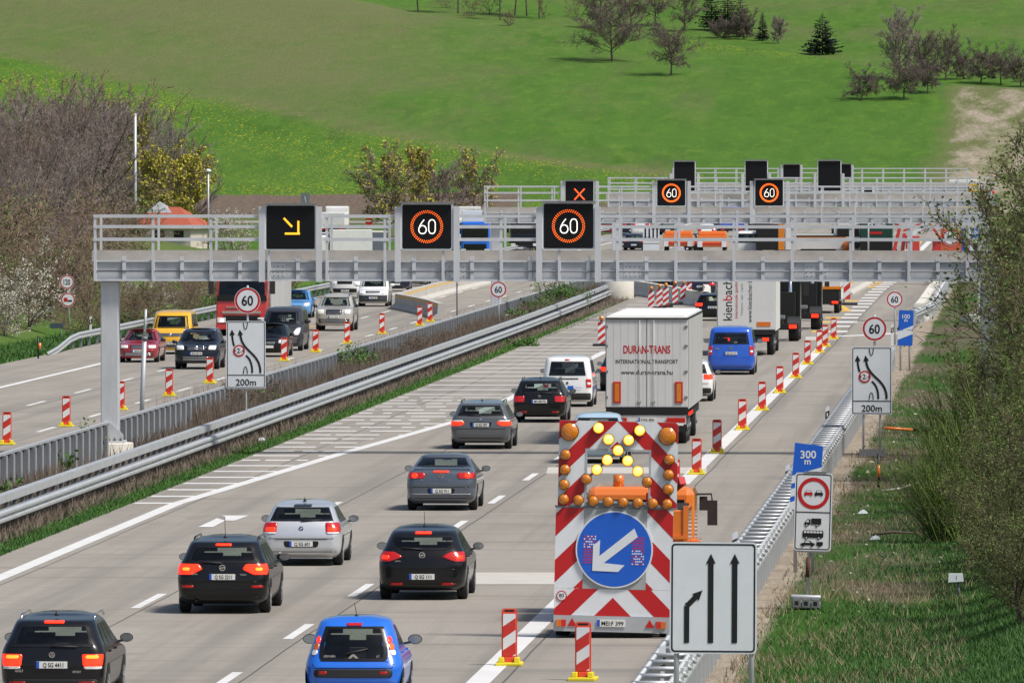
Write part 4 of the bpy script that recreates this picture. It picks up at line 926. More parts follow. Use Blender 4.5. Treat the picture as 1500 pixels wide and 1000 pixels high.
car('hatchback', 'silver hatchback with plate Q SG 601', 'car', x, y, dict(kind='hatch', L=4.32, W=1.77, H=1.43, paint=SILVER, body=dict(rc=.24),
    glass=[(1.00,-.72,.72),(1.14,-.67,.67),(1.30,-.60,.60)], lights=[([(.73,.56,.92),(.97,.53,.95)], REDL, .016), ([(.78,.58,.80),(.87,.58,.80)], REDON, .022), ([(.73,.56,.88),(.76,.56,.88)], WLENS, .02)],
    third=(1.335,.2,FRIT), plate=('Q SG 601', .50), recess=(.42,.56,.40), emblem=(.84,.052,'round'), wiper=(0,1.01,.45,1.03), exhaust=(-.5,.22), trim=[(.60,.612,.62,FRIT)], mm=ANTHR, antenna=(1.2,.07)))
x, y = put(646, 748)
car('coupe', 'blue-grey coupe with folded hard roof and plate Q SG 911', 'car', x, y, dict(kind='coupe', L=4.41, W=1.79, H=1.42, paint=BLUEGREY, body=dict(rc=.24, bow=.08),
    glass=[(1.09,-.73,.73),(1.2,-.65,.65),(1.33,-.56,.56)], lights=[([(.83,.42,.92),(.98,.40,.95)], REDL, .016), ([(.84,.60,.76),(.97,.60,.76)], REDON, .022)], lr=.07,
    third=(1.005,.20,REDON), plate=('Q SG 911', .515), recess=(.44,.58,.36), emblem=(.90,.065,'vw'), badge=[('EOS',-.50,.80,.03)], trim=[(.425,.44,.80,SILVER),(.79,.795,.25,CHROME)], mm=BLUEGREY, rearheads=1, mz=.69, dark=False))
x, y = put(704, 658)
car('estate_car', 'grey estate car with roof rails, plate Q SG 787', 'car', x, y, dict(kind='wagon', L=4.84, W=1.85, H=1.48, paint=GREYP, res=.85,
    glass=[(1.03,-.72,.72),(1.18,-.66,.66),(1.345,-.58,.58)], lights=[([(.73,.60,.98),(.80,.50,1.0),(.89,.56,.98)], REDON, .016), ([(.86,.55,.95),(.90,.55,.95)], WLENS, .018)],
    plate=('Q SG 787', .755), recess=(.69,.84,.34), emblem=(.93,.05,'round'), wiper=(-.4,1.06,.0,1.05), rails=BLACKP, trim=[(.33,.345,.7,FRIT)], antenna=(.9,.07), mm=LBLUE))
x, y = put(790, 619)
car('estate_car', 'black estate car with unlit lights right behind the white delivery van', 'car', x, y, dict(kind='wagon', L=4.53, W=1.78, H=1.49, paint=BLACKP, res=.85,
    glass=[(.99,-.69,.69),(1.20,-.62,.62),(1.345,-.56,.56)], lights=[([(.70,.52,.88),(.90,.50,.90)], REDL, .016)], plate=('MH KM 792', .72), emblem=(.90,.05,'vw'), wiper=(0,1.01,.42,1.0), rails=BLACKP, antenna=(.85,.07), refl=(.36,.42,.65), mm=ANTHR))
x, y = put(831, 596)
cv = car('delivery_van', 'white small delivery van with black rear window and blue flank', 'van', x, y, dict(kind='van', L=4.4, W=1.79, H=1.83, paint=WHITEP, res=.85, dark=True, sideglass=FRIT,
    glass=[(1.12,-.66,.66),(1.3,-.63,.63),(1.62,-.58,.58)], gb=.02, screen=[(1.10,-.70,.70),(1.62,-.58,.58)], lights=[([(.70,.68,.88),(1.0,.66,.86)], REDL, .016), ([(.80,.70,.84),(.88,.70,.84)], WLENS, .02)], third=(1.69,.09,REDL), emblem=(.86,.05,'vw'), trim=[(.25,.50,.86,PLAST),(.995,1.03,.42,FRIT)], mm=PLAST, rearheads=0))
q = MB(); patch(q, lambda u, z, off: Body('van',4.4,1.79,1.83).side(u, z, 1, off), [(.50,.25,4.0),(.74,.25,3.7)], BLUEP, .006, 3, 8, 0, 0); q.build('blue_stripe', cv)
q = MB(); q.box(.02,.22,-.02,.0,.62,.76,SBLUE); q.build('blue_emblem', cv)
for a_ in (('Service', .40, .70, .06, -.022, SBLUE), ('Technik', .38, .60, .04, -.022, SBLUE)): q = MB(); q.text(*a_); q.build('lettering', cv)
x, y = put(912, 573)
car('hatchback', 'dark car half hidden behind the left side of the white lettered truck', 'car', x, y, dict(kind='hatch', L=4.2, W=1.76, H=1.47, paint=NAVY, res=.7, glass=[(1.0,-.7,.7),(1.32,-.58,.58)], lights=[([(.75,.60,.92),(.92,.58,.92)], REDON, .016)], plate=('', .6), mm=GREYP))
x, y = put(873, 679)
car('saloon_car', 'pale blue car whose roof shows above the arrow-board trailer', 'car', x, y, dict(kind='saloon', L=4.5, W=1.78, H=1.46, paint=paint('pale_blue', (.36, .50, .62)), res=.7, glass=[(1.04,-.72,.72),(1.32,-.58,.58)], lights=[([(.75,.50,.92),(.92,.48,.92)], REDL, .016)], plate=('', .6)))
x, y = put(1008, 588)
car('estate_car', 'white car with one lit tail light peeking out right of the lettered truck', 'car', x, y, dict(kind='wagon', L=4.4, W=1.80, H=1.52, paint=WHITEP, res=.8, glass=[(1.02,-.7,.7),(1.36,-.58,.58)], lights=[([(.82,.58,.95),(1.0,.56,.95)], REDON, .018)], plate=('', .6), trim=[(.22,.5,.86,PLAST)], mm=ANTHR))
x, y = put(1070.5, 549)
car('van', 'bright blue passenger van directly behind the white truck with vertical lettering', 'van', x, y, dict(kind='van', L=4.89, W=1.90, H=1.97, paint=BLUEV, res=.85,
    glass=[(1.25,-.74,.74),(1.4,-.72,.72),(1.72,-.66,.66)], gb=.05, screen=[(1.12,-.76,.76),(1.72,-.62,.62)], lights=[([(.80,.76,.94),(1.18,.75,.94)], REDL, .014), ([(.92,.78,.92),(1.0,.78,.92)], WLENS, .018)], emblem=(1.08,.06,'vw'), plate=('QG CX 217', .88), trim=[(.30,.31,.88,FRIT),(.14,.2,.8,PLAST)], badge=[('Multi',-.55,1.08,.06)], mm=BLUEV, seatz=.62, mir=1.5, mk=1.2, wr=.33))
for (px, py, pn, lbl, kd) in ((1026, 437, NAVY, 'dark saloon with red tail lights left of the vertically lettered truck', 'saloon'), (1043, 470, BLACKP, 'black car with a glowing red light hidden by the vertically lettered truck', 'wagon'), (962, 421, BLACKP, 'black car beyond the low curved concrete wall under the gantry', 'saloon')):
    x, y = put(px, py); car('saloon_car' if kd == 'saloon' else 'estate_car', lbl, 'car', x, y, dict(kind=kd, L=4.6, W=1.80, H=1.46, paint=pn, res=.6, glass=[(1.0,-.72,.72),(1.32,-.58,.58)], lights=[([(.78,.52,.92),(.95,.50,.92)], REDON if pn is BLACKP and kd == 'wagon' else REDL, .016)], plate=('M DE 204', .72)))

# ------------------------------------------------------------------ trucks
CURT = M('truck_tarpaulin', (.44, .44, .43), .6, var=.08, scale=.8, dirt=(.27, .26, .24, .5)); ROOFW = M('white_tarpaulin_roof', (.74,.74,.73), .75, var=.05, dirt=(.5,.48,.45,.3)); TBOX = M('truck_body_white', (.62, .62, .61), .5, var=.05, scale=.7, dirt=(.42, .40, .37, .35))
def twheels(t, xs_, ys_, r=.50, wd=.30):
    for y_ in ys_:
        for x_ in xs_:
            sg = 1 if x_ > 0 else -1; q = MB(); q.tube([(x_-wd/2,y_,r),(x_-wd/2+.03,y_,r),(x_+wd/2-.03,y_,r),(x_+wd/2,y_,r)], [r-.05,r,r,r-.05], 24, TYRE); wo = q.build('wheel', t)
            q = MB(); xo = x_+sg*(wd/2+.003); q.tube([(xo,y_,r),(xo-sg*.02,y_,r)], r*.55, 18, STEELD, sm=False); q.tube([(xo,y_,r),(xo+sg*.04,y_,r)], .1, 10, STEELD); q.build('rim', wo)
def trailer_rear(label, x, y, L=13.6, W=2.55, H=4.05, zb=1.18, side=CURT, face=TBOX, rz=0.0):
    t = thing('articulated_truck', label, 'truck', (x, y, 0), rz)
    q = MB(); q.box(-W/2, W/2, .0, L, zb, H-.03, face); q.build('cargo_box', t, bev=.02)
    q = MB()
    for sg in (-1, 1):
        xo = sg*(W/2+.015); n = 26
        q.mesh([(xo+sg*(.02 if i % 2 else 0), .06+(L-.1)*i/n, z) for i in range(n+1) for z in (zb-.05, H-.14)], [(2*i,2*i+2,2*i+3,2*i+1) if sg > 0 else (2*i,2*i+1,2*i+3,2*i+2) for i in range(n)], side, False)
    q.build('side_curtain', t)
    q = MB(); q.box(-W/2-.02, W/2+.02, -.05, L+.02, H-.12, H-.075, SBLACK); q.mesh([(-W/2,-.03,H-.075),(W/2,-.03,H-.075),(W/2,L,H-.075),(-W/2,L,H-.075),(-W/2+.12,0,H),(W/2-.12,0,H),(W/2-.12,L,H),(-W/2+.12,L,H)], [(0,1,5,4),(1,2,6,5),(2,3,7,6),(3,0,4,7),(4,5,6,7)], ROOFW); q.build('roof', t)
    q = MB(); q.box(-W/2, W/2, -.06, .0, zb-.22, zb, SBLACK); q.box(-W/2+.1, W/2-.1, .05, L, zb-.42, zb-.02, UNDER); q.build('chassis', t)
    twheels(t, (-1.02, 1.02), (2.3, 3.6, 4.9, 10.6))
    return t
x, y = put(947.5, 652)
t = trailer_rear('white curtain-sided truck lettered DURAN-TRANS, rear doors facing', x, y)
q = MB()
for i in range(1, 11): xx = -1.27+2.54*i/11; q.box(xx-.004, xx+.004, -.004, -.0, 1.2, 3.9, CURT)
q.box(-.012,.012,-.008,0,1.19,3.92,STEELD); q.build('door_seam', t)
for xx in (-.22,.22): q = MB(); q.tube([(xx,-.03,1.2),(xx,-.03,3.9)], .010, 6, TBOX); q.box(xx-.05,xx+.05,-.04,0,1.35,1.41,CURT); q.build('lock_bar', t)
for sg in (-1, 1):
    for zz_ in (1.5,2.3,3.1,3.7): q = MB(); q.box(sg*1.24-.06,sg*1.24+.03,-.03,.02,zz_-.03,zz_+.03,STEELD); q.build('hinge', t)
for a_ in (('DURAN-TRANS', .0, 2.99, .25, -.006, SRED, .025, 0, .62), ('INTERNATIONAL TRANSPORT', .0, 2.61, .13, -.006, PBLACK, .008, 0, .80), ('www.duran-trans.hu', .0, 2.28, .15, -.006, PBLACK, .008, 0, .95)): q = MB(); q.text(*a_); q.build('lettering', t)
for sx_ in (-.93, 1.0):
    q = MB(); q.box(sx_-.12, sx_+.12, -.03, 0, 1.32, 1.98, SRED); q.box(sx_-.07, sx_+.07, -.035, -.03, 1.37, 1.93, AMBL); q.build('marker_board', t)
q = MB(); q.box(-1.25, 1.25, -.10, -.04, .42, .62, SBLACK); q.box(-1.22, 1.22, -.03, .05, .66, .94, TBOX); q.box(.62, 1.2, -.09, -.05, .72, .86, REDREF); q.box(-1.2, -.62, -.09, -.05, .72, .86, REDREF); q.box(.7,1.15,-.10,-.05,.60,.70,WLENS); q.build('light_bar', t)
q = MB(); q.box(-.26,.26,-.11,-.06,.74,.87,PLATE); q.box(-.26,-.21,-.113,-.11,.74,.87,PBLUE); q.text('XXK-806', .02, .805, .08, -.114, PBLACK, .01); q.build('number_plate', t)
for sg in (-1, 1):
    q = MB()
    for yy in (1.75, 3.0, 4.2): q.box(sg*1.25-.02, sg*1.25+.02, yy, yy+.03, .95, 1.2, UNDER); q.box(sg*1.26-.02, sg*1.26+.03, yy, yy+.08, .9, 1.0, REDON)
    q.build('side_marker', t)
q = MB(); q.box(-1.2,1.2,13.9,15.9,1.0,3.3,WHITEP); q.build('cab', t, bev=.12)
x, y = put(1093, 521)
t = trailer_rear('white box truck with vertical kienbacher lettering on its rear', x, y, 8.0, 2.55, 3.95, 1.15, TBOX)
R90 = pi/2
def two_tone(q, body, cx, cz, h, y, sx, i0, i1, m0, m1):
    vs, fs = glyphs(body, .004); w0 = max(v[0] for v in glyphs(body[:i0], .004)[0]); w1 = max(v[0] for v in glyphs(body[:i1], .004)[0]); xs = [v[0] for v in vs]; zs = [v[1] for v in vs]; ox, oz, k = (min(xs)+max(xs))/2, (min(zs)+max(zs))/2, h/.73
    P = [(cx-(b-oz)*k, y, cz+(a-ox)*k*sx) for a, b in vs]; red = [f for f in fs if w0 < sum(vs[i][0] for i in f)/len(f) <= w1+.01]; rs_ = set(red); q.mesh(P, [f for f in fs if f not in rs_], m0); q.mesh(P, red, m1)
q = MB(); two_tone(q, 'kienbacher', -.82, 2.72, .42, -.006, .92, 4, 5, PBLACK, SRED); q.build('lettering', t)
for a_ in (('internationale speditions', -.42, 2.6, .14, -.006, SRED, 0, R90), ('Transporte · Lager · Logistik', -.18, 2.5, .09, -.006, STEELD, 0, R90), ('www.kienbacher.k2.de', .16, 2.62, .20, -.006, PBLACK, 0, R90, .92)): q = MB(); q.text(*a_); q.build('lettering', t)
q = MB(); q.box(.48, 1.08, -.02, 0, 1.30, 1.50, OLENS); q.build('hazard_plate', t); q = MB(); q.box(-1.2,1.2,-.08,-.02,.62,.86,SBLACK); q.box(.72,1.0,-.1,-.08,.66,.8,REDON); q.box(-1.0,-.72,-.1,-.08,.66,.8,REDON); q.build('light_bar', t)
q = MB(); q.box(-1.2,1.2,8.2,10.2,1.0,3.0,WHITEP); q.build('cab', t, bev=.12)
def tractor(label, px, py, red, cabm=BLACKP):
    x, y = put(px, py); t = thing('tractor_unit', label, 'truck', (x, y, 0))
    q = MB(); q.box(-.45,.45,.1,5.6,.75,1.05,UNDER); q.box(-1.2,1.2,-.05,.05,.55,.85,UNDER); q.box(-.55,.55,.4,1.6,1.05,1.22,STEELD); q.box(-1.0,1.0,2.6,3.3,.6,2.3,UNDER); q.build('chassis', t, bev=.02)
    q = MB(); q.box(-1.22,1.22,3.6,5.9,.55,3.55,cabm); q.build('cab', t, bev=.15)
    q = MB(); q.mesh([(-1.2,3.6,3.5),(1.2,3.6,3.5),(1.2,4.4,3.98),(-1.2,4.4,3.98),(-1.2,5.7,3.5),(1.2,5.7,3.5)], [(0,1,2,3),(3,2,5,4),(0,3,4),(1,5,2)], cabm); q.build('wind_deflector', t)
    q = MB(); q.box(-.7,.7,3.58,3.6,2.3,3.0,FRIT); q.build('rear_window', t)
    for sg in (-1, 1):
        q = MB(); q.box(sg*.95-.18, sg*.95+.18, -.08, -.04, .62, .80, REDON if red else REDREF); q.build('tail_light', t)
        q = MB(); n = 8; q.mesh([(sg*.98+dx, 1.0+.62*cos(pi*i/n), .55+.62*sin(pi*i/n)) for i in range(n+1) for dx in (-.3,.3)], [(2*i,2*i+1,2*i+3,2*i+2) for i in range(n)], PLAST, True); q.build('mudguard', t)
        q = MB(); q.box(sg*1.45-.12, sg*1.45+.12, 5.4, 5.6, 2.1, 2.9, PLAST); q.build('mirror', t)
    q = MB(); q.tube([(.75,3.3,1.0),(.75,3.3,3.3)], .09, 10, CHROME); q.tube([(-.3,3.2,1.1),(-.2,2.2,1.3),(0,1.4,1.3)], .03, 6, UNDER); q.build('exhaust_stack', t)
    twheels(t, (-.98, .98), (1.0, 4.9), .5, .5)
    return t
tractor('black tractor unit without trailer, beside the vertically lettered truck', 1132, 500, True); tractor('black tractor unit without trailer, next to the white tipper trailer', 1166, 483, True)
x, y = put(1200, 459); t = thing('tipper_truck', 'white tipper truck with yellow band and striped warning panel at its back', 'truck', (x, y, 0))
q = MB(); q.box(-1.2,1.2,0,5.5,1.35,2.9,TBOX); q.box(-1.22,1.22,-.03,5.52,1.32,1.5,AMBL); q.build('tipping_body', t, bev=.03); q = MB(); q.box(-1.1,1.1,0,6,.7,1.3,UNDER); q.box(-1.2,1.2,-.1,-.02,.5,.7,UNDER); q.box(.7,1.05,-.13,-.1,.55,.68,REDON); q.box(-1.05,-.7,-.13,-.1,.55,.68,REDREF); q.build('chassis', t)
q = MB(); q.box(-1.2,1.2,6.2,8.2,.6,3.0,WHITEP); q.build('cab', t, bev=.15); twheels(t, (-.95,.95), (1.2,2.5,7.2))
def striped(q, x0, x1, z0, z1, y, wd=.25, ph=0.0, sl=1, red=BRED, white=BWHITE, t=.03):
    q.box(x0, x1, y, y+t, z0, z1, white); c = ph-8*wd
    while c < 12:
        a = [(x0, c),(x1, c+sl*(x1-x0)),(x1, c+sl*(x1-x0)+wd),(x0, c+wd)]
        a = clip([(u, v+z0) for u, v in a], x0, x1, z0, z1)
        if a: q.flat(a, y-.003, red)
        c += 2*wd
x, y = put(1236, 447); t = thing('striped_barrier', 'tall red and white striped warning panel right of the tipper truck', 'barrier panel', (x, y, 0))
q = MB(); striped(q, -.38, .38, .35, 2.4, 0, .33, 0, .9); q.build('panel', t); q = MB(); q.box(-.8,.8,-.1,.5,0,.14,PLAST); q.box(-.05,.05,.03,.1,.1,2.3,STEELD); q.build('foot', t)

# the arrow-board trailer and the lorry pulling it
tx, ty = put(896.5, 934); S = 77.3
vt = thing('arrow_board_trailer', 'tall red-white striped trailer with blue arrow disc and lit amber lamps', 'trailer', (tx, ty, 0)); vt.rotation_euler = (0, radians(1.2), 0)
def U(px): return (px-897)/S
def Z(py): return (934-py)/S
def uv6(zx, zy): return U(800+zx/6.25), Z(600+zy/6.25)
def chevrons(q, rects, cx, phase, per, wd, y):
    for x0, x1, z0, z1 in rects:
        q.box(x0, x1, y, y+.035, z0, z1, BWHITE)
        for side_ in (-1, 1):
            xa, xb = (max(x0, -9), min(x1, cx)) if side_ < 0 else (max(x0, cx), x1)
            if xb-xa < .01: continue
            c = phase-20*per
            while c < 20:
                # bands u - v = c on the left half, mirrored on the right
                def P(u, cc): d = -abs(u-cx); return (u, d*-1*-1+cc)
                a = [(xa, -abs(xa-cx)*-1*-1+c),(xb, -abs(xb-cx)*-1*-1+c),(xb, -abs(xb-cx)*-1*-1+c+wd),(xa, -abs(xa-cx)*-1*-1+c+wd)]
                a = clip(a, xa, xb, z0, z1)
                if a: q.flat(a, y-.003, SRED)
                c += per
q = MB(); xl, xr = U(813), U(988); wl, wr_ = U(853.5), U(947.5); zt_, zs = Z(615.5), Z(742); zw = Z(657)
apex = Z(645); per = .745; wd = .36
chevrons(q, [(xl, wl, zs+.01, zt_), (wr_, xr, zs+.01, zt_), (wl+.002, wr_-.002, zw, zt_)], 0.02, apex-wd, per, wd, -.02)
up = q.build('upper_panel', vt)
q = MB(); x0, x1 = U(810.5), U(983.5); c0, c1 = U(852), U(945); zb_ = Z(901.5); zm = Z(862)
q.box(c0, c1, -.02, .015, zm, zs-.01, SBACK if False else M('board_grey', (.36, .37, .36), .5))
chevrons(q, [(x0, c0-.002, zm, zs-.01), (c1+.002, x1, zm, zs-.01)], 0.0, Z(874.5)-.44+.06, .88, .43, -.02)
chevrons(q, [(x0, x1, zb_, zm-.004)], 0.0, Z(874.5)-.44, .88, .44, -.02); q.build('lower_panel', vt)
q = MB(); dx, dz, dr_ = U(897.8), Z(803.5), .735; q.plate(circ(dx, dz, dr_, 56), -.06, .035, SWHITE); q.flat(circ(dx, dz, dr_*.96, 56), -.0635, SBLUE); q.build('blue_disc', vt)
q = MB()
def d3_(zx, zy): return U(500+zx/3), Z(667+zy/3)
q.plate([d3_(*p) for p in [(1280,315),(1296,352),(1148,470),(1240,478),(1212,508),(1098,505),(1100,395),(1130,368),(1128,440)]], -.075, .008, SWHITE); q.build('white_arrow', vt)
random.seed(3)
for xx, zz_ in ((1085,412),(1298,415)):
    q = MB()
    a, b = d3_(xx-28, zz_+64); c, d = d3_(xx+28, zz_-64); q.box(a, c, -.0665, -.0640, b, d, SBLUE)
    for i in range(7):
        for j in range(11): a, b = d3_(xx-24+i*8, zz_-58+j*11.5); q.flat(circ(a, b, .016, 6), -.068, SRED if (j > 4) == (xx < 1200) or random.random() < .5 else SWHITE)
    q.build('led_matrix', vt)
def lamp(zx, zy, r, lit=False):
    u, v = uv6(zx, zy); q = MB(); q.tube([(u,-.03,v),(u,-.10,v)], [r*1.08,r*1.08], 22, PLAST, sm=False)
    m = AMBON if lit else AMBL; rings = [(1.0,-.102),(.8,-.13),(.5,-.15),(.0001,-.158)]
    for i in range(3):
        n = 22; (k0,y0),(k1,y1) = rings[i], rings[i+1]
        q.mesh([(u+r*k*cos(2*pi*j/n),yy,v+r*k*sin(2*pi*j/n)) for k, yy in ((k0,y0),(k1,y1)) for j in range(n)], [(j,(j+1)%n,n+(j+1)%n,n+j) for j in range(n)], (AMBCORE if lit and i else m), True)
    q.build('lit_lamp' if lit else 'amber_lamp', vt)
for a in ((178,200),(1078,220)): lamp(*a, .165)
for a in ((145,413),(143,550),(138,687),(137,822),(1100,437),(1097,575),(1095,711),(1088,845),(272,826),(408,830),(545,834),(682,837),(818,838),(955,841),(340,633),(900,648)): lamp(*a, .097)
for a in ((443,160),(537,263),(627,362),(722,265),(822,175),(530,452),(717,455),(435,543),(812,550)): lamp(*a, .10, True)
q = MB()
for a, b in (((627,362),(340,633)),((627,362),(900,648))): p0, p1 = uv6(*a), uv6(*b); q.bar((p0[0],.03,p0[1]), (p1[0],.03,p1[1]), .04, .05, STEEL)
p0, p1 = uv6(330,832), uv6(925,845); q.bar((p0[0],.03,p0[1]), (p1[0],.03,p1[1]), .04, .05, STEEL)
q.box(xl-.05, xr+.02, -.03, .03, zs-.02, zs+.015, STEELD); q.box(wl-.02, wl+.02, -.025, .04, zs, zw, STEEL); q.box(wr_-.02, wr_+.02, -.025, .04, zs, zw, STEEL); q.box(wl-.02, wr_+.02, -.026, .04, zw-.03, zw+.01, STEEL)
q.build('lamp_frame', vt)
q = MB(); q.box(x0, x1, -.06, .05, Z(925), zb_-.004, STEEL); q.box(x0+.1, x1-.1, .1, 3.2, .45, .62, STEELD); q.box(-.06,.06,3.2,5.2,.5,.6,STEELD); q.box(-.9,-.8,.1,.2,.5,3.6,STEELD); q.box(.8,.9,.1,.2,.5,3.6,STEELD); q.build('chassis', vt)
for px in (822, 975): 
    q = MB()
    for wy in (.55, 1.3): q.tube([(U(px)-.12,wy,.33),(U(px)+.12,wy,.33)], .33, 22, TYRE)
    q.build('wheel', vt)
for px in (822, 969):
    q = MB(); u = U(px); a, b = (OLENS, REDL) if px < 900 else (REDL, OLENS); q.box(u-.10,u,-.10,-.06,Z(918),Z(908),a); q.box(u,u+.09,-.10,-.06,Z(918),Z(908),b); q.build('tail_light', vt)
q = MB()
for px in (838, 952): u = U(px); q.plate([(u-.085,Z(917)),(u+.085,Z(917)),(u,Z(905.5))], -.08, .02, REDREF)
q.box(U(851),U(856),-.09,-.06,Z(917),Z(911),REDL); q.build('reflector', vt)
q = MB(); q.box(U(875),U(916),-.085,-.06,Z(917),Z(907),PLATE); q.box(U(875),U(879),-.088,-.085,Z(917),Z(907),PBLUE); q.text('MEI:F 399', U(897.5), Z(912), .085, -.089, PBLACK, .01, sx=.92); q.build('number_plate', vt)
q = MB(); u, v = U(821.5), Z(873.5); q.plate(circ(u, v, .10, 24), -.035, .01, SRED); q.flat(circ(u, v, .08, 24), -.037, SWHITE); q.text('80', u, v+.012, .075, -.039, PBLACK, .012); q.text('km', u, v-.045, .025, -.039, PBLACK); q.build('speed_disc', vt)
lx, ly = tx+.10, ty+6.0
lo = thing('works_lorry', 'orange works lorry pulling the arrow-board trailer, with loading crane and black mirrors', 'truck', (lx, ly, 0))
q = MB(); q.box(-1.05,1.12,0,3.2,1.2,2.22,ORANGE); q.box(-1.0,1.07,.1,3.1,1.3,2.25,UNDER); q.build('dropside_body', lo, bev=.03)
q = MB()
for sx_ in (-1.02, 1.09): q.box(sx_-.04, sx_+.06, -.03, .05, 1.1, 2.3, ORANGE)
q.box(-1.05,1.12,-.04,0,1.65,1.72,ORANGE); q.build('tail_frame', lo)
q = MB(); q.box(-1.0,1.15,3.5,5.4,.7,2.55,ORANGE); q.build('cab', lo, bev=.16)
q = MB(); q.box(-.8,.95,3.47,3.52,1.75,2.3,FRIT); q.build('rear_window', lo)
q = MB(); q.bar((.35,3.2,2.25), (.95,2.4,2.72), .16, .18, SRED); q.bar((.3,3.2,1.9), (.3,3.2,2.45), .2, .2, SRED); q.tube([(.32,2.9,2.42),(.72,2.5,2.72)], .05, 8, STEEL); q.build('crane_arm', lo, bev=.02)
q = MB(); q.tube([(-.38,3.9,2.53),(-.38,3.9,2.78)], .11, 14, OLENS); q.build('beacon_light', lo)
q = MB(); q.box(-1.0,1.05,.0,5.2,.55,1.1,UNDER); q.build('chassis', lo); twheels(lo, (-.9,.98), (1.2,4.6), .42, .28)
for sg, xx in ((-1,-1.0),(1,1.15)):
    q = MB(); q.tube([(xx,5.2,2.35),(xx+sg*.28,5.35,2.35),(xx+sg*.30,5.35,2.2)], .025, 6, PLAST); q.box(xx+sg*.30-.1, xx+sg*.30+.1, 5.3, 5.42, 1.72, 2.22, PLAST); q.box(xx+sg*.12-.08, xx+sg*.12+.08, 5.3, 5.4, 2.02, 2.3, PLAST); q.build('mirror', lo, bev=.03)
q = MB(); q.box(1.12,1.30,2.2,3.3,1.0,1.55,ORANGE); q.build('tool_box', lo, bev=.02)
# ------------------------------------------------------------------ oncoming vehicles
def onc(name, label, cat, px, py, spec, rz=0): x, y = put(px, py); return car(name, label, cat, x, y, spec, -1, rz)
onc('saloon_car', 'old red saloon with square headlights in the outer oncoming lane', 'car', 202, 531, dict(kind='saloon', L=4.55, W=1.70, H=1.42, paint=MAROON, res=.8, body=dict(rc=.2), glass=[(1.0,-.66,.66),(1.28,-.56,.56)],
    heads=[([(.62,.44,.80),(.75,.44,.80)], WLENS, .014)], grille=[(sym(.61,.76,.34,.34), FRIT, .012), (sym(.30,.42,.62,.66), PLAST, .012)], slat=CHROME, plate=('BIB AP 432', .50), mm=PLAST, trim=[(.46,.58,.80,MAROON)], people=[.38]))
onc('van', 'yellow van with black grille behind the red saloon', 'van', 249, 519, dict(kind='van', L=4.8, W=1.84, H=1.94, paint=YELP, res=.8, glass=[(1.2,-.7,.7),(1.6,-.6,.6)], screen=[(1.16,-.80,.80),(1.70,-.70,.70)], body=dict(front=[(.1,.12),(.16,.02),(.24,0),(.36,.01),(.44,.05),(.50,.18),(.54,.42),(.585,.62),(.7,.85),(.85,1.15),(.93,1.4),(.97,1.7),(1,2.3)]),
    heads=[([(.80,.55,.86),(.94,.55,.86)], WLENS, .012)], grille=[(sym(.80,.95,.54,.54), FRIT, .012), (sym(.30,.58,.86,.86), PLAST, .014)], emblem=(.875,.07,'vw'), plate=('UL WN 265', .50), mm=PLAST, people=[.4, -.4]))
onc('suv', 'black off-road car with chrome grille and driver, plated at the front', 'car', 287, 541, dict(kind='suv', L=4.5, W=1.84, H=1.67, paint=NAVY, res=.9, glass=[(1.12,-.7,.7),(1.5,-.6,.6)], screen=[(1.10,-.76,.76),(1.53,-.60,.60)],
    heads=[([(.82,.50,.84),(1.0,.54,.88)], WLENS, .016)], grille=[(sym(.80,.99,.40,.46), FRIT, .016), (sym(.36,.54,.60,.66), PLAST, .014)], slat=CHROME, emblem=(.90,.09,'star'), plate=('BOA HD 16', .665), rails=CHROME, mm=NAVY, people=[.40], wr=.36))
onc('van', 'dark anthracite van with one bright headlight and purple-tinted windscreen', 'van', 411, 514, dict(kind='van', L=4.8, W=1.90, H=1.97, paint=ANTHR, res=.9, glass=[(1.2,-.7,.7),(1.6,-.6,.6)], screen=[(1.18,-.80,.80),(1.76,-.68,.68)],
    heads=[([(.72,.56,.80),(.86,.58,.90),(1.06,.72,.92)], WLENS, .016)], grille=[(sym(.76,.86,.46,.50), CHROME, .014), (sym(.34,.62,.80,.84), PLAST, .016)], plate=('', .52), mm=PLAST, mk=1.3, wr=.34), rz=-.01)
onc('hatchback', 'dark small car half hidden behind the lane diagram board, left headlight on', 'car', 392, 523, dict(kind='hatch', L=4.1, W=1.72, H=1.45, paint=BLACKP, res=.7, glass=[(1.0,-.66,.66),(1.28,-.56,.56)], heads=[([(.62,.46,.84),(.78,.50,.86)], WLENS, .016)], grille=[(sym(.58,.68,.34,.36), FRIT, .012)], plate=('', .46)))
onc('hatchback', 'light blue hatchback coming round behind the red lorry', 'car', 432, 466, dict(kind='hatch', L=3.9, W=1.68, H=1.50, paint=LBLUE, res=.8, glass=[(1.0,-.66,.66),(1.28,-.56,.56)], heads=[([(.66,.46,.80),(.84,.50,.84)], WLENS, .016)], grille=[(sym(.60,.70,.36,.38), FRIT, .012)], plate=('', .46), people=[.38]))
onc('off_road_car', 'champagne off-road car with bull bar and twin grille in the inner oncoming lane', 'car', 489, 485, dict(kind='suv', L=4.8, W=1.88, H=1.85, paint=BEIGE, res=.9, glass=[(1.2,-.7,.7),(1.6,-.6,.6)], screen=[(1.24,-.76,.76),(1.68,-.62,.62)],
    heads=[([(.86,.52,.84),(1.08,.52,.86)], WLENS, .016)], grille=[(sym(.84,1.10,.38,.40), FRIT, .016), (sym(.40,.62,.78,.78), PLAST, .016)], slat=CHROME, plate=('UL T 612', .72), rails=BLACKP, mm=BLACKP, wr=.38, people=[.4]))
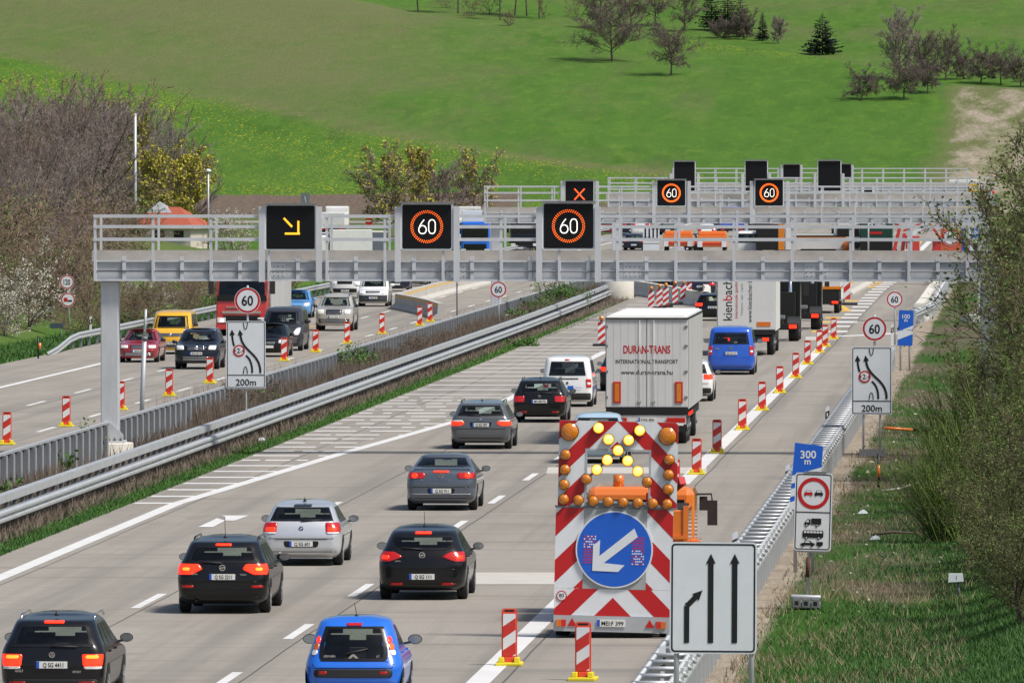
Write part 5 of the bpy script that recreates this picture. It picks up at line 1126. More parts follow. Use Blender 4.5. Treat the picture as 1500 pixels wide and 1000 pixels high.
onc('van', 'white compact van with black bumper behind the champagne off-road car', 'van', 546, 449, dict(kind='van', L=4.25, W=1.76, H=1.82, paint=WHITEP, res=.85, glass=[(1.2,-.66,.66),(1.55,-.58,.58)], screen=[(1.14,-.74,.74),(1.64,-.62,.62)],
    heads=[([(.74,.52,.80),(.96,.54,.86)], WLENS, .014)], grille=[(sym(.80,.90,.40,.42), FRIT, .014), (sym(.26,.66,.86,.86), PLAST, .016)], plate=('GP KL 83', .50), mm=WHITEP, mk=1.2))
onc('pickup', 'white pickup with tall black grille, its cab hidden by the gantry beam', 'car', 505, 437, dict(kind='suv', L=4.9, W=1.90, H=1.9, paint=WHITEP, res=.8, glass=[(1.2,-.7,.7),(1.6,-.6,.6)], screen=[(1.26,-.78,.78),(1.72,-.62,.62)],
    heads=[([(.86,.54,.86),(1.06,.54,.88)], WLENS, .016)], grille=[(sym(.88,1.08,.46,.46), FRIT, .016), (sym(.36,.60,.70,.74), FRIT, .016)], slat=FRIT, plate=('NU A 15', .46), rz=0, wr=.4))
onc('hatchback', 'small black car with bright headlight right of the white compact van', 'car', 580, 427, dict(kind='hatch', L=3.9, W=1.66, H=1.46, paint=NAVY, res=.7, glass=[(1.0,-.66,.66),(1.28,-.56,.56)], heads=[([(.66,.46,.80),(.84,.50,.84)], WLENS, .016)], plate=('', .46)))
onc('saloon_car', 'dark grey saloon showing under the gantry right of the small black car', 'car', 606, 419, dict(kind='saloon', L=4.7, W=1.82, H=1.46, paint=GREYP, res=.7, glass=[(1.0,-.7,.7),(1.3,-.58,.58)], heads=[([(.62,.46,.84),(.76,.50,.86)], WLENS, .016)], grille=[(sym(.6,.72,.34,.36), CHROME, .012)], plate=('', .46)))
onc('saloon_car', 'silver saloon showing under the gantry nearest the inner edge of its carriageway', 'car', 633, 416.5, dict(kind='saloon', L=4.7, W=1.82, H=1.46, paint=SILVER, res=.7, glass=[(1.0,-.7,.7),(1.3,-.58,.58)], heads=[([(.62,.46,.84),(.76,.50,.86)], WLENS, .016)], grille=[(sym(.6,.72,.34,.36), FRIT, .012)], plate=('', .46)))
x, y = put(354, 492)                                            # the red lorry
t = thing('articulated_truck', 'red lorry with lit headlight and grey trailer, behind the left 60 sign', 'truck', (x, y, 0), pi)
q = MB(); prof = [(0,.35),(-.02,1.1),(.04,1.9),(.16,2.0),(.42,3.3),(.7,3.75),(2.3,3.75),(2.3,.35)]   # cab outline in depth and height
n = len(prof); vs = [(sx_*(1.25 if z < 3 else 1.2), -d, z) for sx_ in (-1, 1) for d, z in prof]
q.mesh(vs, [tuple(range(n-1,-1,-1)), tuple(range(n, 2*n))]+[(i, (i+1)%n, n+(i+1)%n, n+i) for i in range(n)], REDP); q.build('cab', t, bev=.07)
q = MB(); q.mesh([(-1.14,-.145+.02,1.98),(1.14,-.145+.02,1.98),(1.06,-.40+.02,3.2),(-1.06,-.40+.02,3.2)], [(3,2,1,0)], FRIT); q.mesh([(-1.1,-.16+.03,2.02),(1.1,-.16+.03,2.02),(1.03,-.39+.03,3.12),(-1.03,-.39+.03,3.12)], [(3,2,1,0)], GLASSD); q.build('windscreen', t)
q = MB(); q.box(-1.22,1.22,-.15,.03,1.70,1.98,FRIT); q.build('wiper_panel', t)
q = MB(); q.box(-.95,.95,-.05,.05,1.10,1.22,CHROME); q.box(-.9,.9,-.05,.03,.62,1.0,FRIT); q.box(-.75,.75,-.05,.055,1.38,1.44,CHROME); q.build('grille', t)
q = MB(); q.box(-1.26,1.26,-.3,.06,.32,.55,REDP); q.build('bumper', t, bev=.04)
for sg in (-1, 1):
    q = MB(); q.box(sg*.98-.2, sg*.98+.2, -.05, .07, .66, .90, WLENS)
    if sg > 0: q.box(sg*.98-.10, sg*.98+.06, .07, .075, .70, .84, M('headlamp_lit', (1, .9, .75), .2, emit=2.5, ecol=(1, .86, .65)))
    q.build('headlight', t, bev=.02); q = MB(); q.bar((sg*1.2,-.35,2.9), (sg*1.5,-.15,2.9), .05, .05, PLAST); q.box(sg*1.5-.13, sg*1.5+.13, -.22, -.08, 2.05, 2.95, PLAST); q.build('mirror', t, bev=.03)
q = MB(); q.box(-1.27,1.27,-15.8,-2.7,1.2,3.95,CURT); q.build('trailer', t, bev=.03); twheels(t, (-1.02,1.02), (-1.3,-4.6,-11,-12.3,-13.6))

# ------------------------------------------------------------------ vehicles and plant far beyond the nearest gantry
def far_truck(name, label, px, py, back, cab, L=9.0, H=3.8, facing=1, W=2.5, low=None, stripe=None, Lb=None):
    x, y = put(px, py); t = thing(name, label, 'truck', (x, y, 0), 0 if facing == 1 else pi); q = MB(); z0 = 1.1
    sgn = 1 if facing == 1 else -1
    if facing == 1:
        q.box(-W/2, W/2, 0, L, z0, H, back); q.build('cargo_box', t, bev=.04); q = MB(); q.box(-W/2+.05, W/2-.05, L+.3, L+2.2, .6, 3.0, cab); q.build('cab', t, bev=.15)
        q = MB(); q.box(-W/2, W/2, -.08, -.01, .6, .85, UNDER)
        for sx_ in (-.9, .9): q.box(sx_-.2, sx_+.2, -.1, -.08, .65, .8, REDL)
        q.build('light_bar', t); twheels(t, (-1.0,1.0), (1.6, 3.0, L+1.2))
    else:
        q.box(-W/2+.03, W/2-.03, -2.2, 0, .5, 3.1, cab); q.build('cab', t, bev=.18)
        q = MB(); q.box(-W/2+.15, W/2-.15, -.05, .012, 1.75, 2.7, FRIT); q.build('windscreen', t, bev=.03); q = MB(); q.box(-.9, .9, -.02, .02, .75, 1.3, FRIT); q.build('grille', t)
        q = MB(); q.box(-W/2, W/2, -2.5-L, -2.5, z0, H, back); q.build('cargo_box', t, bev=.04); twheels(t, (-1.0,1.0), (-1.2, -4.5, -1.5-L))
        for sg in (-1, 1):
            q = MB(); q.box(sg*.95-.2, sg*.95+.2, -.02, .03, .68, .9, WLENS); q.build('headlight', t); q = MB(); q.box(sg*1.42-.1, sg*1.42+.1, -.4, -.25, 1.8, 2.7, PLAST); q.build('mirror', t)
    return t
def far_car(label, px, py, pn, kd='saloon', facing=1, lit=False, H=1.46):
    x, y = put(px, py); van = kd in ('van',)
    return car({'van': 'van', 'wagon': 'estate_car', 'hatch': 'hatchback', 'suv': 'suv'}.get(kd, 'saloon_car'), label, 'van' if van else 'car', x, y, dict(kind=kd, L=4.6, W=1.80 if not van else 1.95, H=H, paint=pn, res=.5, glass=[(.66*H,-.72,.72),(.9*H,-.58,.58)], lights=[([(.5*H,.52,.92),(.64*H,.50,.92)], REDON if lit else REDL, .016)], heads=[([(.44*H,.46,.84),(.54*H,.50,.86)], WLENS, .016)], plate=('', .5)), facing)
x, y = put(524, 388); t = thing('box_truck', 'white lorry crossing sideways behind the gantry railing, dark tail end', 'truck', (x, y, 0), radians(96))
q = MB(); q.box(-1.1,1.1,-2.2,-1.12,.9,2.5,M('dark_tarpaulin', (.13,.15,.19), .6)); q.box(-1.12,1.12,-2.25,-1.12,2.5,2.62,ROOFW); q.build('tail_box', t, bev=.02)
q = MB(); q.box(-1.1,1.1,-1.1,2.2,.9,2.72,ROOFW); q.build('cargo_box', t, bev=.03); q = MB(); q.box(-1.05,1.05,2.3,3.5,.5,2.3,ROOFW); q.build('cab', t, bev=.15); q = MB(); q.box(-1.0,1.0,-2.2,3.4,.4,.9,UNDER); q.build('chassis', t); twheels(t, (-.9,.9), (-1.4,2.8), .4)
far_truck('box_truck', 'white box lorry parked farther back under the top gantry rail, left of the no-entry disc', 487, 346, ROOFW, WHITEP, 6, 2.4, 1)
far_car('white car at the left end of the sideways white lorry', 478, 364, WHITEP, 'hatch', -1)
far_truck('articulated_truck', 'oncoming lorry with blue cab and two cream trailers beyond the median sign', 696, 381, WHITEP, BLUEP, 10, 4.0, -1, 2.4)
far_truck('articulated_truck', 'oncoming white lorry left of the blue-cabbed lorry', 674, 373, TBOX, WHITEP, 9, 4.0, -1, 2.3)
far_truck('box_truck', 'dark blue lorry with grey top seen behind the railing left of the right 60 display', 768, 372, BLUEV, NAVY, 7, 3.5, -1, 2.5)
far_car('silver car in front of the dark blue lorry behind the railing', 762, 372, BLUEGREY, 'saloon', -1)
for (px, py, pn, kd, fc, lbl, Hh) in (
    (888, 343, MAROON, 'wagon', 1, 'dark red car behind the railing just right of the nearest right display', 1.5), (908, 341, REDP, 'hatch', 1, 'red and cream car by the white arrow board, upper row', 1.45), (925, 345, NAVY, 'van', 1, 'dark blue van left of the white arrow board, upper row', 1.95), (938, 346, WHITEP, 'van', 1, 'white van touching the left edge of the white arrow board', 2.1),
    (911, 366, NAVY, 'wagon', 1, 'dark blue estate car at the left of the lower queue row', 1.5), (928, 367, NAVY, 'hatch', 1, 'dark blue hatchback with red lights, second in the lower queue row', 1.5), (939, 366, GREYP, 'saloon', 1, 'grey car with red lights beside the lower left of the arrow board', 1.45), (978, 344, NAVY, 'saloon', 1, 'dark blue saloon just right of the white arrow board', 1.45), (1052, 341, NAVY, 'van', 1, 'dark van in the upper row above the orange machines', 1.9), (1035, 350, WHITEP, 'hatch', 1, 'white car in the upper row left of the dark blue flatbed', 1.5),
    (1009, 373, BLACKP, 'van', 1, 'dark small van at the left of the orange machines', 1.8)):
    far_car(lbl, px, py, pn, kd, fc, False, Hh)
far_truck('flatbed_truck', 'blue flatbed lorry in the upper row above the white van', 1072, 347, BLUEV, BLUEV, 6, 1.9, 1)
x, y = put(1095, 378); car('van', 'white van with large rear window between orange machine and mirror', 'van', x, y, dict(kind='van', L=5.0, W=2.0, H=2.25, paint=WHITEP, res=.6, dark=True, glass=[(1.25,-.8,.8),(2.0,-.74,.74)], gb=.03, lights=[([(.8,.8,.95),(1.1,.8,.95)], REDL, .014)], plate=('', .6)))
def digger(label, px, py, pn):
    x, y = put(px, py); t = thing('works_machine', label, 'machine', (x, y, 0)); q = MB(); q.box(-1.25,1.25,0,4.2,.8,1.75,pn); q.build('hopper', t, bev=.05); q = MB(); q.box(-1.15,1.15,.6,3.6,1.75,2.1,pn); q.build('cover', t, bev=.08); q = MB(); q.box(-1.2,1.2,-.06,0,1.0,1.15,BRED); q.box(-1.2,-.8,-.07,-.0,.8,1.3,BWHITE); q.box(.8,1.2,-.07,-.0,.8,1.3,BWHITE); q.build('warning_stripe', t); twheels(t, (-1.0,1.0), (.9,3.3), .45); return t
digger('orange works machine left in the queue, half behind the railing', 993, 375, ORANGE); digger('orange works machine with striped tail, left of the white van', 1043, 376, ORANGE)
x, y = put(1114, 352); t = thing('works_lorry', 'black and yellow works lorry beyond the white van', 'truck', (x, y, 0)); q = MB(); q.box(-1.2,1.2,0,4,.9,2.3,UNDER); q.box(-1.25,1.25,-.02,4.1,2.3,2.5,AMBL); q.build('body', t, bev=.03); q = MB(); q.box(.95,1.3,-.04,.2,.8,2.3,AMBL); q.build('side_post', t); twheels(t, (-1.0,1.0), (1,3))
x, y = put(1129, 379); t = thing('works_lorry', 'black and yellow lorry side close right of the white van', 'truck', (x, y, 0)); q = MB(); q.box(-1.2,1.0,0,5,.7,2.8,UNDER); q.box(.6,1.1,-.03,.1,.6,2.8,AMBL); q.build('body', t, bev=.03); q = MB(); q.box(1.0,1.7,5,6.6,.6,2.5,WHITEP); q.build('cab', t, bev=.1); twheels(t, (-.9,.9), (1,3.5))
x, y = put(1203, 378); t = thing('low_trailer', 'grey flat trailer with yellow upper edge and round orange lamp', 'trailer', (x, y, 0)); q = MB(); q.box(-2.0,2.0,0,6,.75,1.55,TBOX); q.box(-2.03,2.03,-.03,6,1.55,1.72,AMBL); q.box(-2.3,2.0,.0,6.1,1.72,1.85,UNDER); q.box(-2.4,1.9,.3,6.1,1.85,2.0,WHITEP); q.build('trailer_body', t); q = MB(); q.tube([(2.1,-.1,.95),(2.1,.1,.95)], .42, 18, ORANGE); q.build('lamp', t); q = MB(); q.box(-1.7,1.7,.5,5,.3,.75,UNDER); q.build('chassis', t); twheels(t, (-1.1,1.1), (2,3.4), .4)
far_truck('concrete_mixer', 'white lorry cab facing us left of the dark green tanker', 1245, 378, UNDER, WHITEP, 4, 2.6, -1, 2.4)
x, y = put(1283, 379); t = thing('tank_truck', 'dark green tank lorry with white lettering', 'truck', (x, y, 0)); q = MB(); q.box(-1.35,1.35,0,5,1.5,3.3,DGREEN); q.build('tank', t, bev=.12); q = MB(); q.text('AMBEX', .1, 2.88, .32, -.01, SWHITE, .02); q.build('lettering', t); q = MB(); q.box(-.5,.5,-.03,0,2.0,2.2,SRED); q.build('red_sign', t); q = MB(); q.box(-1.3,1.3,.0,5,.4,1.5,UNDER); q.build('chassis', t); twheels(t, (-1.0,1.0), (1,4))
x, y = put(1302, 378); t = thing('striped_barrier', 'narrow red and white striped panel beside the dark green tank lorry', 'barrier panel', (x, y, 0)); q = MB(); striped(q, -.25,.25,2.1,3.2,0,.2,0,-.9); q.build('panel', t); q = MB(); q.box(-.04,.04,.03,.1,0,3,STEELD); q.build('post', t)
x, y = put(1325, 380); t = thing('crane_truck', 'red crane machine with folded arms, right of the dark green tank lorry', 'machine', (x, y, 0)); q = MB(); q.box(.1,1.2,0,3.5,.6,1.9,REDP); q.build('body', t, bev=.06)
q = MB(); q.bar((-.9,.5,.5), (-.4,.6,2.6), .28, .3, REDP); q.bar((-.4,.6,2.6), (-.9,.9,3.1), .22, .25, REDP); q.bar((-.9,.6,3.2), (1.1,.6,3.0), .14, .16, REDP); q.bar((-.1,.5,2.3), (1.3,.5,2.9), .14, .16, REDP); q.bar((-.2,.4,.5), (0,.5,2.1), .3, .35, REDP); q.build('crane_arm', t, bev=.03); q = MB(); q.box(-.9,1.2,.4,3.4,.3,.7,UNDER); q.build('chassis', t); twheels(t, (-.8,.9), (.9,2.8), .42)
x, y = put(1382, 379); t = thing('crane_truck', 'red and white works lorry seen left of the blue direction sign', 'machine', (x, y, 0)); q = MB(); q.box(-.9,.9,.5,5,.6,1.5,REDP); q.build('body', t, bev=.05); q = MB(); q.bar((-1.2,.3,3.0), (-.3,.3,1.7), .2, .2, REDP); q.build('arm', t); twheels(t, (-.8,.8), (1,4), .4)
wl_ = thing('guide_wall', 'white curved guard wall end right of the red crane machine', 'barrier', gp(1352, 377)); q = MB(); pts = [(-1.0,.0),(-.95,1.2),(-.6,1.9),(.2,2.5),(1.2,2.9),(1.2,3.05),(.1,2.75),(-.8,2.2),(-1.2,1.3),(-1.25,0)]; q.plate(pts, 0, .5, SWHITE); q.build('wall_body', wl_)
for (px, py, lbl, m1) in ((1394, 269, 'yellow and red lorry on the far road at the right end', YELP), (1404, 268, 'white lorry on the far road behind the bushes', WHITEP)):
    pass
def roadside(name, label, px, py, Y, parts):
    p = at(px, py, Y); t = thing(name, label, 'truck', (p[0], Y, tz(p[0], Y)), radians(90)); return t
for (px, py, Y, L_, H_, m1, m2, lbl) in ((1384, 281, 1085, 3.4, 3.6, LBLUE, DGREEN, 'far lorry with blue body at the foot of the hill on the right'), (1412, 279, 1080, 3.2, 3.8, YELP, REDP, 'far lorry with yellow and red body at the foot of the hill on the right')):
    p = at(px, py, Y); t = thing('far_lorry', lbl, 'truck', (p[0], Y, p[2]-3.0)); q = MB(); q.box(-L_/2, L_/2, 0, 2.4, 1.0, H_, m1); q.box(-L_/2-.02, L_/2+.02, -.02, 2.42, H_, H_+.35, WHITEP); q.build('cargo_box', t, bev=.05); q = MB(); q.box(L_/2+.1, L_/2+1.7, .1, 2.3, .6, 3.0, m2); q.build('cab', t, bev=.15); twheels(t, (-1.0,1.2), (.6,1.9))
# ------------------------------------------------------------------ beacons
def beacon_parts(t, w_=.25, h=.86, flip=1):
    q = MB(); z0 = .14; q.plate(rrect(0, z0+h/2, w_+.03, h+.05, .05), 0, .055, BFRAME); q.flat(rrect(0, z0+h-.015, w_*.72, .035, .015), -.002, UNDER); q.build('frame', t)
    q = MB(); hh = h-.10; q.box(-w_/2+.012, w_/2-.012, -.012, 0, z0+.03, z0+.03+hh, BWHITE)
    c = -.55
    while c < 1.4:
        sl = .68*flip; a = clip([(u, z0+.03+c+sl*(u+w_/2)+e) for u, e in ((-w_/2+.012,0),(w_/2-.012,0),(w_/2-.012,.215),(-w_/2+.012,.215))], -w_/2+.012, w_/2-.012, z0+.03, z0+.03+hh)
        if a: q.flat(a, -.014, BRED)
        c += .43
    q.flat([(-.03,z0+.60),(.03,z0+.605),(.03,z0+.615),(-.03,z0+.61)], -.016, SBACK); q.build('striped_board', t)
    q = MB(); q.box(-.24,.24,-.30,.34,0,.06,BYEL); q.box(-.19,-.09,-.14,.12,.06,.15,BYEL); q.box(.09,.19,-.14,.12,.06,.15,BYEL); q.box(-.08,.08,-.05,.1,.06,.15,BFRAME); q.build('foot', t, bev=.015)
RB = [(745,975),(853,997),(988,729),(1020,695),(1050,664),(1087,630),(1116,601.5),(1142,576),(1165.4,554),(1182.6,534),(1200,517),(1208.6,508),(1221,497)]
lab = {0: 'beacon standing alone on the white line left of the arrow-board trailer', 1: 'beacon nearest the camera, in front of the arrow-board trailer', 2: 'beacon half hidden behind the right edge of the arrow-board trailer', 3: 'beacon just right of the arrow-board trailer and lettered truck corner',
       4: 'beacon on the white line, second beyond the arrow-board trailer', 5: 'beacon on the white line, third beyond the arrow-board trailer', 6: 'beacon on the white line, fourth beyond the arrow-board trailer', 7: 'beacon on the white line, fifth beyond the arrow-board trailer', 8: 'beacon on the white line, sixth beyond the arrow-board trailer', 9: 'beacon on the white line, level with the black tractor units',
       10: 'left of two close beacons near the end of the white line', 11: 'right of two close beacons near the end of the white line', 12: 'last beacon of the right row, beside a thin white line'}
b0 = None
for i, p in enumerate(RB):
    x, y, z = gp(*p); L_ = 'red and white striped '+lab[i]
    if b0 is None: b0 = thing('guide_beacon', L_, 'beacon', (x, y+.25, 0), 0, 'beacons along the right lane'); beacon_parts(b0)
    else:
        c = dup(b0, (x, y+.25, 0), random.uniform(-.08,.08), L_)
        if i == 2: q = MB(); q.tube([(0,-.06,.45),(0,-.06,.58)], .09, 12, AMBL); q.build('amber_lamp', c)
LB = [(9,651.4),(96,625),(176,600.6),(247,580.3),(306.6,561.7),(415.5,529),(461.7,516),(508,503.4),(559,489.4),(614.4,477.4),(629.4,471.6)]
ll = ['at the left edge of the picture', 'between the left picture edge and the gantry post', 'half hidden behind the left gantry post', 'just right of the left gantry post and grey pole', 'in front of the black off-road car', 'in front of the anthracite van', 'left of the champagne off-road car, right of the anthracite van', 'in front of the champagne off-road car', 'standing free right of the champagne off-road car', 'in front of the concrete wall end, left of two', 'at the concrete wall end, right of two']
m0 = None
for i, p in enumerate(LB):
    x, y, z = gp(*p); L_ = 'red and white beacon '+ll[i]
    if m0 is None: m0 = thing('guide_beacon', L_, 'beacon', (x, y+.25, 0), 0, 'beacons along the oncoming lanes'); beacon_parts(m0)
    else: dup(m0, (x, y+.25, 0), random.uniform(-.08,.08), L_)
l0 = None
for i, (px, py, L_) in enumerate([(954,456,'first amber-lamped striped beacon of the row above the lettered truck roof'),(966,452,'second amber-lamped striped beacon above the lettered truck roof'),(975.5,450,'third amber-lamped striped beacon above the lettered truck roof'),(989,447,'fourth amber-lamped striped beacon above the lettered truck roof'),(1001,445.5,'fifth amber-lamped striped beacon, beside the curved wall'),(1009,443,'last amber-lamped striped beacon inside the curved wall'),(881,507,'amber-lamped striped beacon at the left edge of the lettered truck')]):
    x, y, z = gp(px, py)
    if l0 is None:
        l0 = thing('guide_beacon', L_, 'beacon', (x, y, 0), 0, 'amber lamped beacons by the curved wall'); q = MB(); striped(q, -.17, .17, .12, 1.12, 0, .17, .1, .8); q.build('striped_board', l0)
        q = MB(); q.box(-.4,.4,-.2,.25,0,.12,PLAST); q.build('foot', l0); q = MB(); q.tube([(0,.0,1.13),(0,.0,1.22)], .06, 8, PLAST); q.tube([(0,-.05,1.30),(0,.07,1.30)], .11, 14, AMBL); q.build('amber_lamp', l0)
    else: dup(l0, (x, y, 0), None, L_)

# ------------------------------------------------------------------ traffic signs
def speed(q, cx, cz, r, txt, y=0.0):
    q.plate(circ(cx, cz, r, 36), y, .025, SRED, SBACK); q.flat(circ(cx, cz, r*.80, 36), y-.004, SWHITE); q.ring(cx, cz, r*.965, r, y-.003, SWHITE, 36)
    if txt: q.text(txt, cx, cz-r*.0, r*.78, y-.008, SBLACK, .022, sx=.86 if len(txt) < 3 else .66)
def frame_panel(q, cx, cz, w_, h, r=.06, y=0.0, bd=.02):
    q.plate(rrect(cx, cz, w_, h, r), y, .03, SWHITE, SBACK)
    o, i = rrect(cx, cz, w_-.05, h-.05, r*.8), rrect(cx, cz, w_-.05-2*bd, h-.05-2*bd, r*.6); n = len(o)
    for k in range(n):
        a, b, c, d = o[k], o[(k+1)%n], i[(k+1)%n], i[k]; q.poly([(p[0], y-.004, p[1]) for p in (d, a, b, c)], SBLACK)
def arrow(q, pts, wd, head, y, m=SBLACK):
    q.stroke(pts, wd, y, m); (x0,z0),(x1,z1) = pts[-2:]; a = atan2(z1-z0, x1-x0); c, s_ = cos(a), sin(a)
    q.flat([(x1+c*head, z1+s_*head), (x1-s_*head*.55-c*.02, z1+c*head*.55-s_*.02), (x1+s_*head*.55-c*.02, z1-c*head*.55-s_*.02)], y-.001, m)
def bez(p0, p1, p2, p3, n=14): return [tuple((1-t)**3*a+3*(1-t)**2*t*b+3*(1-t)*t*t*c+t**3*d for a, b, c, d in zip(p0, p1, p2, p3)) for t in [i/n for i in range(n+1)]]
def scaled(Y, px, py): p = at(px, py, Y); return p[0], p[2]
def lane_sign(bx, by, rcx, rcy, rr, px0, px1, py0, py1, label, legs):
    x0, Y, _ = gp(bx, by); t = thing('lane_diagram_sign', label, 'traffic sign', (x0, Y, 0), 0, 'lane diagram signs')
    def R(px, py): a = at(px, py, Y); return a[0]-x0, a[2]
    cx, cz = R(rcx, rcy); k = R(rcx+1, rcy)[0]-cx
    q = MB(); speed(q, cx, cz, rr*k, '60', -.02); q.build('speed_disc', t)
    a, top = R(px0, py0); b, bot = R(px1, py1); W, Hh = b-a, top-bot; q = MB(); mx = (a+b)/2; frame_panel(q, mx, (top+bot)/2, W, Hh, .05, 0, .022)
    def P(u, v): return (a+W*u, top-Hh*v)
    y = -.007
    q.stroke([P(.03,.80), P(.97,.80)], .025, y, SBLACK); q.text('200m', mx, bot+Hh*.095, Hh*.10, y, SBLACK, .012, sx=1.0)
    arrow(q, bez(P(.20,.37), P(.17,.31), P(.155,.27), P(.15,.20)), .062, .16, y); arrow(q, [P(.86,.77), P(.86,.77)]+bez(P(.87,.75), P(.86,.46), P(.39,.46), P(.36,.20)), .068, .16, y-.002)
    q.stroke(bez(P(.66,.77), P(.67,.64), P(.60,.55), P(.50,.51)), .062, y, SBLACK)
    for v0, v1 in ((.02,.16),(.78,.64)): q.stroke(bez(P(.44,v0), P(.45,v1), P(.53,v1), P(.54,v0)), .026, y-.004, SBLACK)
    c2 = P(.325, .44); rr2 = W*.15; q.flat(circ(*c2, rr2, 24), y-.006, SRED); q.flat(circ(*c2, rr2*.74, 24), y-.008, SWHITE); q.text('2', c2[0]-.02, c2[1], rr2*.85, y-.010, SBLACK, .02); q.text('m', c2[0]+rr2*.4, c2[1]-rr2*.22, rr2*.3, y-.010, SBLACK, .01)
    for sg in (-1, 1): q.flat([(c2[0]+sg*rr2*.74, c2[1]+.05),(c2[0]+sg*rr2*.74, c2[1]-.05),(c2[0]+sg*rr2*.50, c2[1])], y-.010, SBLACK)
    q.build('panel', t)
    for lx in legs: q = MB(); q.tube([(mx+lx,.07,-.05),(mx+lx,.07,(bot+top)/2)], .032, 8, STEEL); q.build('post', t)
    q = MB(); q.tube([(cx,.06,bot+.2),(cx,.06,cz+rr*k+.06)], .035, 8, STEEL); q.build('post', t)
    if len(legs) > 1: q = MB(); q.box(mx-.42,mx+.42,-.15,.35,0,.10,STEELD); q.box(mx-.38,mx+.38,-.2,-.15,.0,.22,SBACK); q.build('foot_plate', t)
lane_sign(360, 640, 362.5, 440, 19, 331.5, 389, 470, 569, '60 disc above lane diagram board marked 200m, standing in the weedy median', (0,))
lane_sign(1278, 668, 1281, 481.5, 18, 1247.5, 1306.5, 508, 607, '60 disc above lane diagram board marked 200m, beside the right barrier', (-.25,.25))
def round_sign(px, py, r, bx, by, label, txt='60', name='speed_sign'):
    x0, Y, _ = gp(bx, by); p = at(px, py, Y); k = at(px+1, py, Y)[0]-p[0]; t = thing(name, label, 'traffic sign', (x0, Y, 0)); q = MB(); speed(q, p[0]-x0, p[2], r*k, txt); q.build('disc', t)
    q = MB(); q.tube([(0,.06,-.05),(p[0]-x0,.06,p[2]+r*k*1.1)], .035, 8, STEEL); q.build('post', t); return t, p, k, x0, Y
round_sign(730, 424, 12, 731, 490, 'round 60 sign standing in the median in front of the second gantry post')
round_sign(1310.5, 438.5, 12, 1311, 505, 'round 60 sign on a thin post, farthest back on the right verge')
t, p, k, x0, Y = round_sign(98, 413, 10.5, 102.5, 493, 'round 120 sign above a no-overtaking disc at the thicket', '120')
q = MB(); a = at(99.5, 439, Y); speed(q, a[0]-x0, a[2], 10.5*k, ''); cx, cz = a[0]-x0, a[2]; q.box(cx-.2,cx-.02,-.012,-.006,cz-.09,cz+.10,SRED); q.box(cx-.01,cx+.2,-.012,-.006,cz-.09,cz-.01,SBLACK); q.build('lower_disc', t)
x0, Y, _ = gp(671, 463); t = thing('edge_sign', 'thin post with a red-rimmed sign seen edge on, before the second gantry', 'traffic sign', (x0, Y, 0), radians(83)); q = MB(); speed(q, 0, 2.05, .38, '60'); q.build('disc', t); q = MB(); q.tube([(0,.06,-.05),(0,.06,2.9)], .04, 8, STEELD); q.build('post', t)
x0, Y, _ = gp(206, 642); t = thing('grey_pole', 'slightly leaning grey pole without sign beside the left gantry post', 'pole', (x0, Y, 0)); q = MB(); a = at(213.5, 453, Y); q.tube([(0,0,-.05),((a[0]-x0)*.78,0,a[2]*.78)], .075, 12, STEEL); q.tube([((a[0]-x0)*.78,0,a[2]*.78),(a[0]-x0,0,a[2])], .045, 10, STEEL); q.tube([((a[0]-x0)*.76,0,a[2]*.76),((a[0]-x0)*.79,0,a[2]*.79)], .10, 12, STEELD); q.build('pole_tube', t)
def countdown(bx, by, cn, txt, n, label):
    x0, Y, _ = gp(bx, by); t = thing('countdown_board', label, 'traffic sign', (x0, Y, 0)); C = [(at(px, py, Y)[0]-x0, at(px, py, Y)[2]) for px, py in cn]   # tl, tr, br, bl
    q = MB(); q.plate([C[3], C[2], C[1], C[0]], 0, .03, SBLUE, SBACK)
    def P(u, v): a = tuple(C[0][i]*(1-u)+C[1][i]*u for i in (0,1)); b = tuple(C[3][i]*(1-u)+C[2][i]*u for i in (0,1)); return tuple(a[i]*(1-v)+b[i]*v for i in (0,1))
    hgt = C[0][1]-C[3][1]; wd = C[1][0]-C[0][0]
    if n == 1: q.flat([P(0,.60), P(1,.42), P(1,.66), P(0,.84)][::1], -.004, SWHITE)
    else:
        for k in range(n): v = .40+.20*k; q.flat([P(0,v+.10), P(1,v-.08), P(1,v+.04), P(0,v+.22)] if v+.22 < 1.0 else [P(0,v+.10), P(1,v-.08), P(1,min(1,v+.04)), P(.6,1), P(0,1)], -.004, SWHITE)
    q.text(txt, *P(.5, .17 if n == 1 else .15), hgt*.12, -.005, SWHITE, .018, sx=1.0); q.text('m', *P(.5, .29 if n == 1 else .27), hgt*.10, -.005, SWHITE, .018)
    q.build('board', t)
    for u in (.2, .8): a = P(u, .95); q = MB(); q.tube([(a[0],.06,-.05),(a[0],.06,a[1]+hgt*.6)], .04, 8, STEEL); q.build('post', t)
countdown(1166, 836, [(1164.5,648),(1206,653),(1198,750),(1156,745)], '300', 3, 'blue 300 m countdown board partly behind the no-overtaking board')
countdown(1327, 542, [(1317,454),(1338.5,455),(1336.5,506.5),(1314.5,506)], '100', 1, 'blue 100 m countdown board with one white slanting stripe')
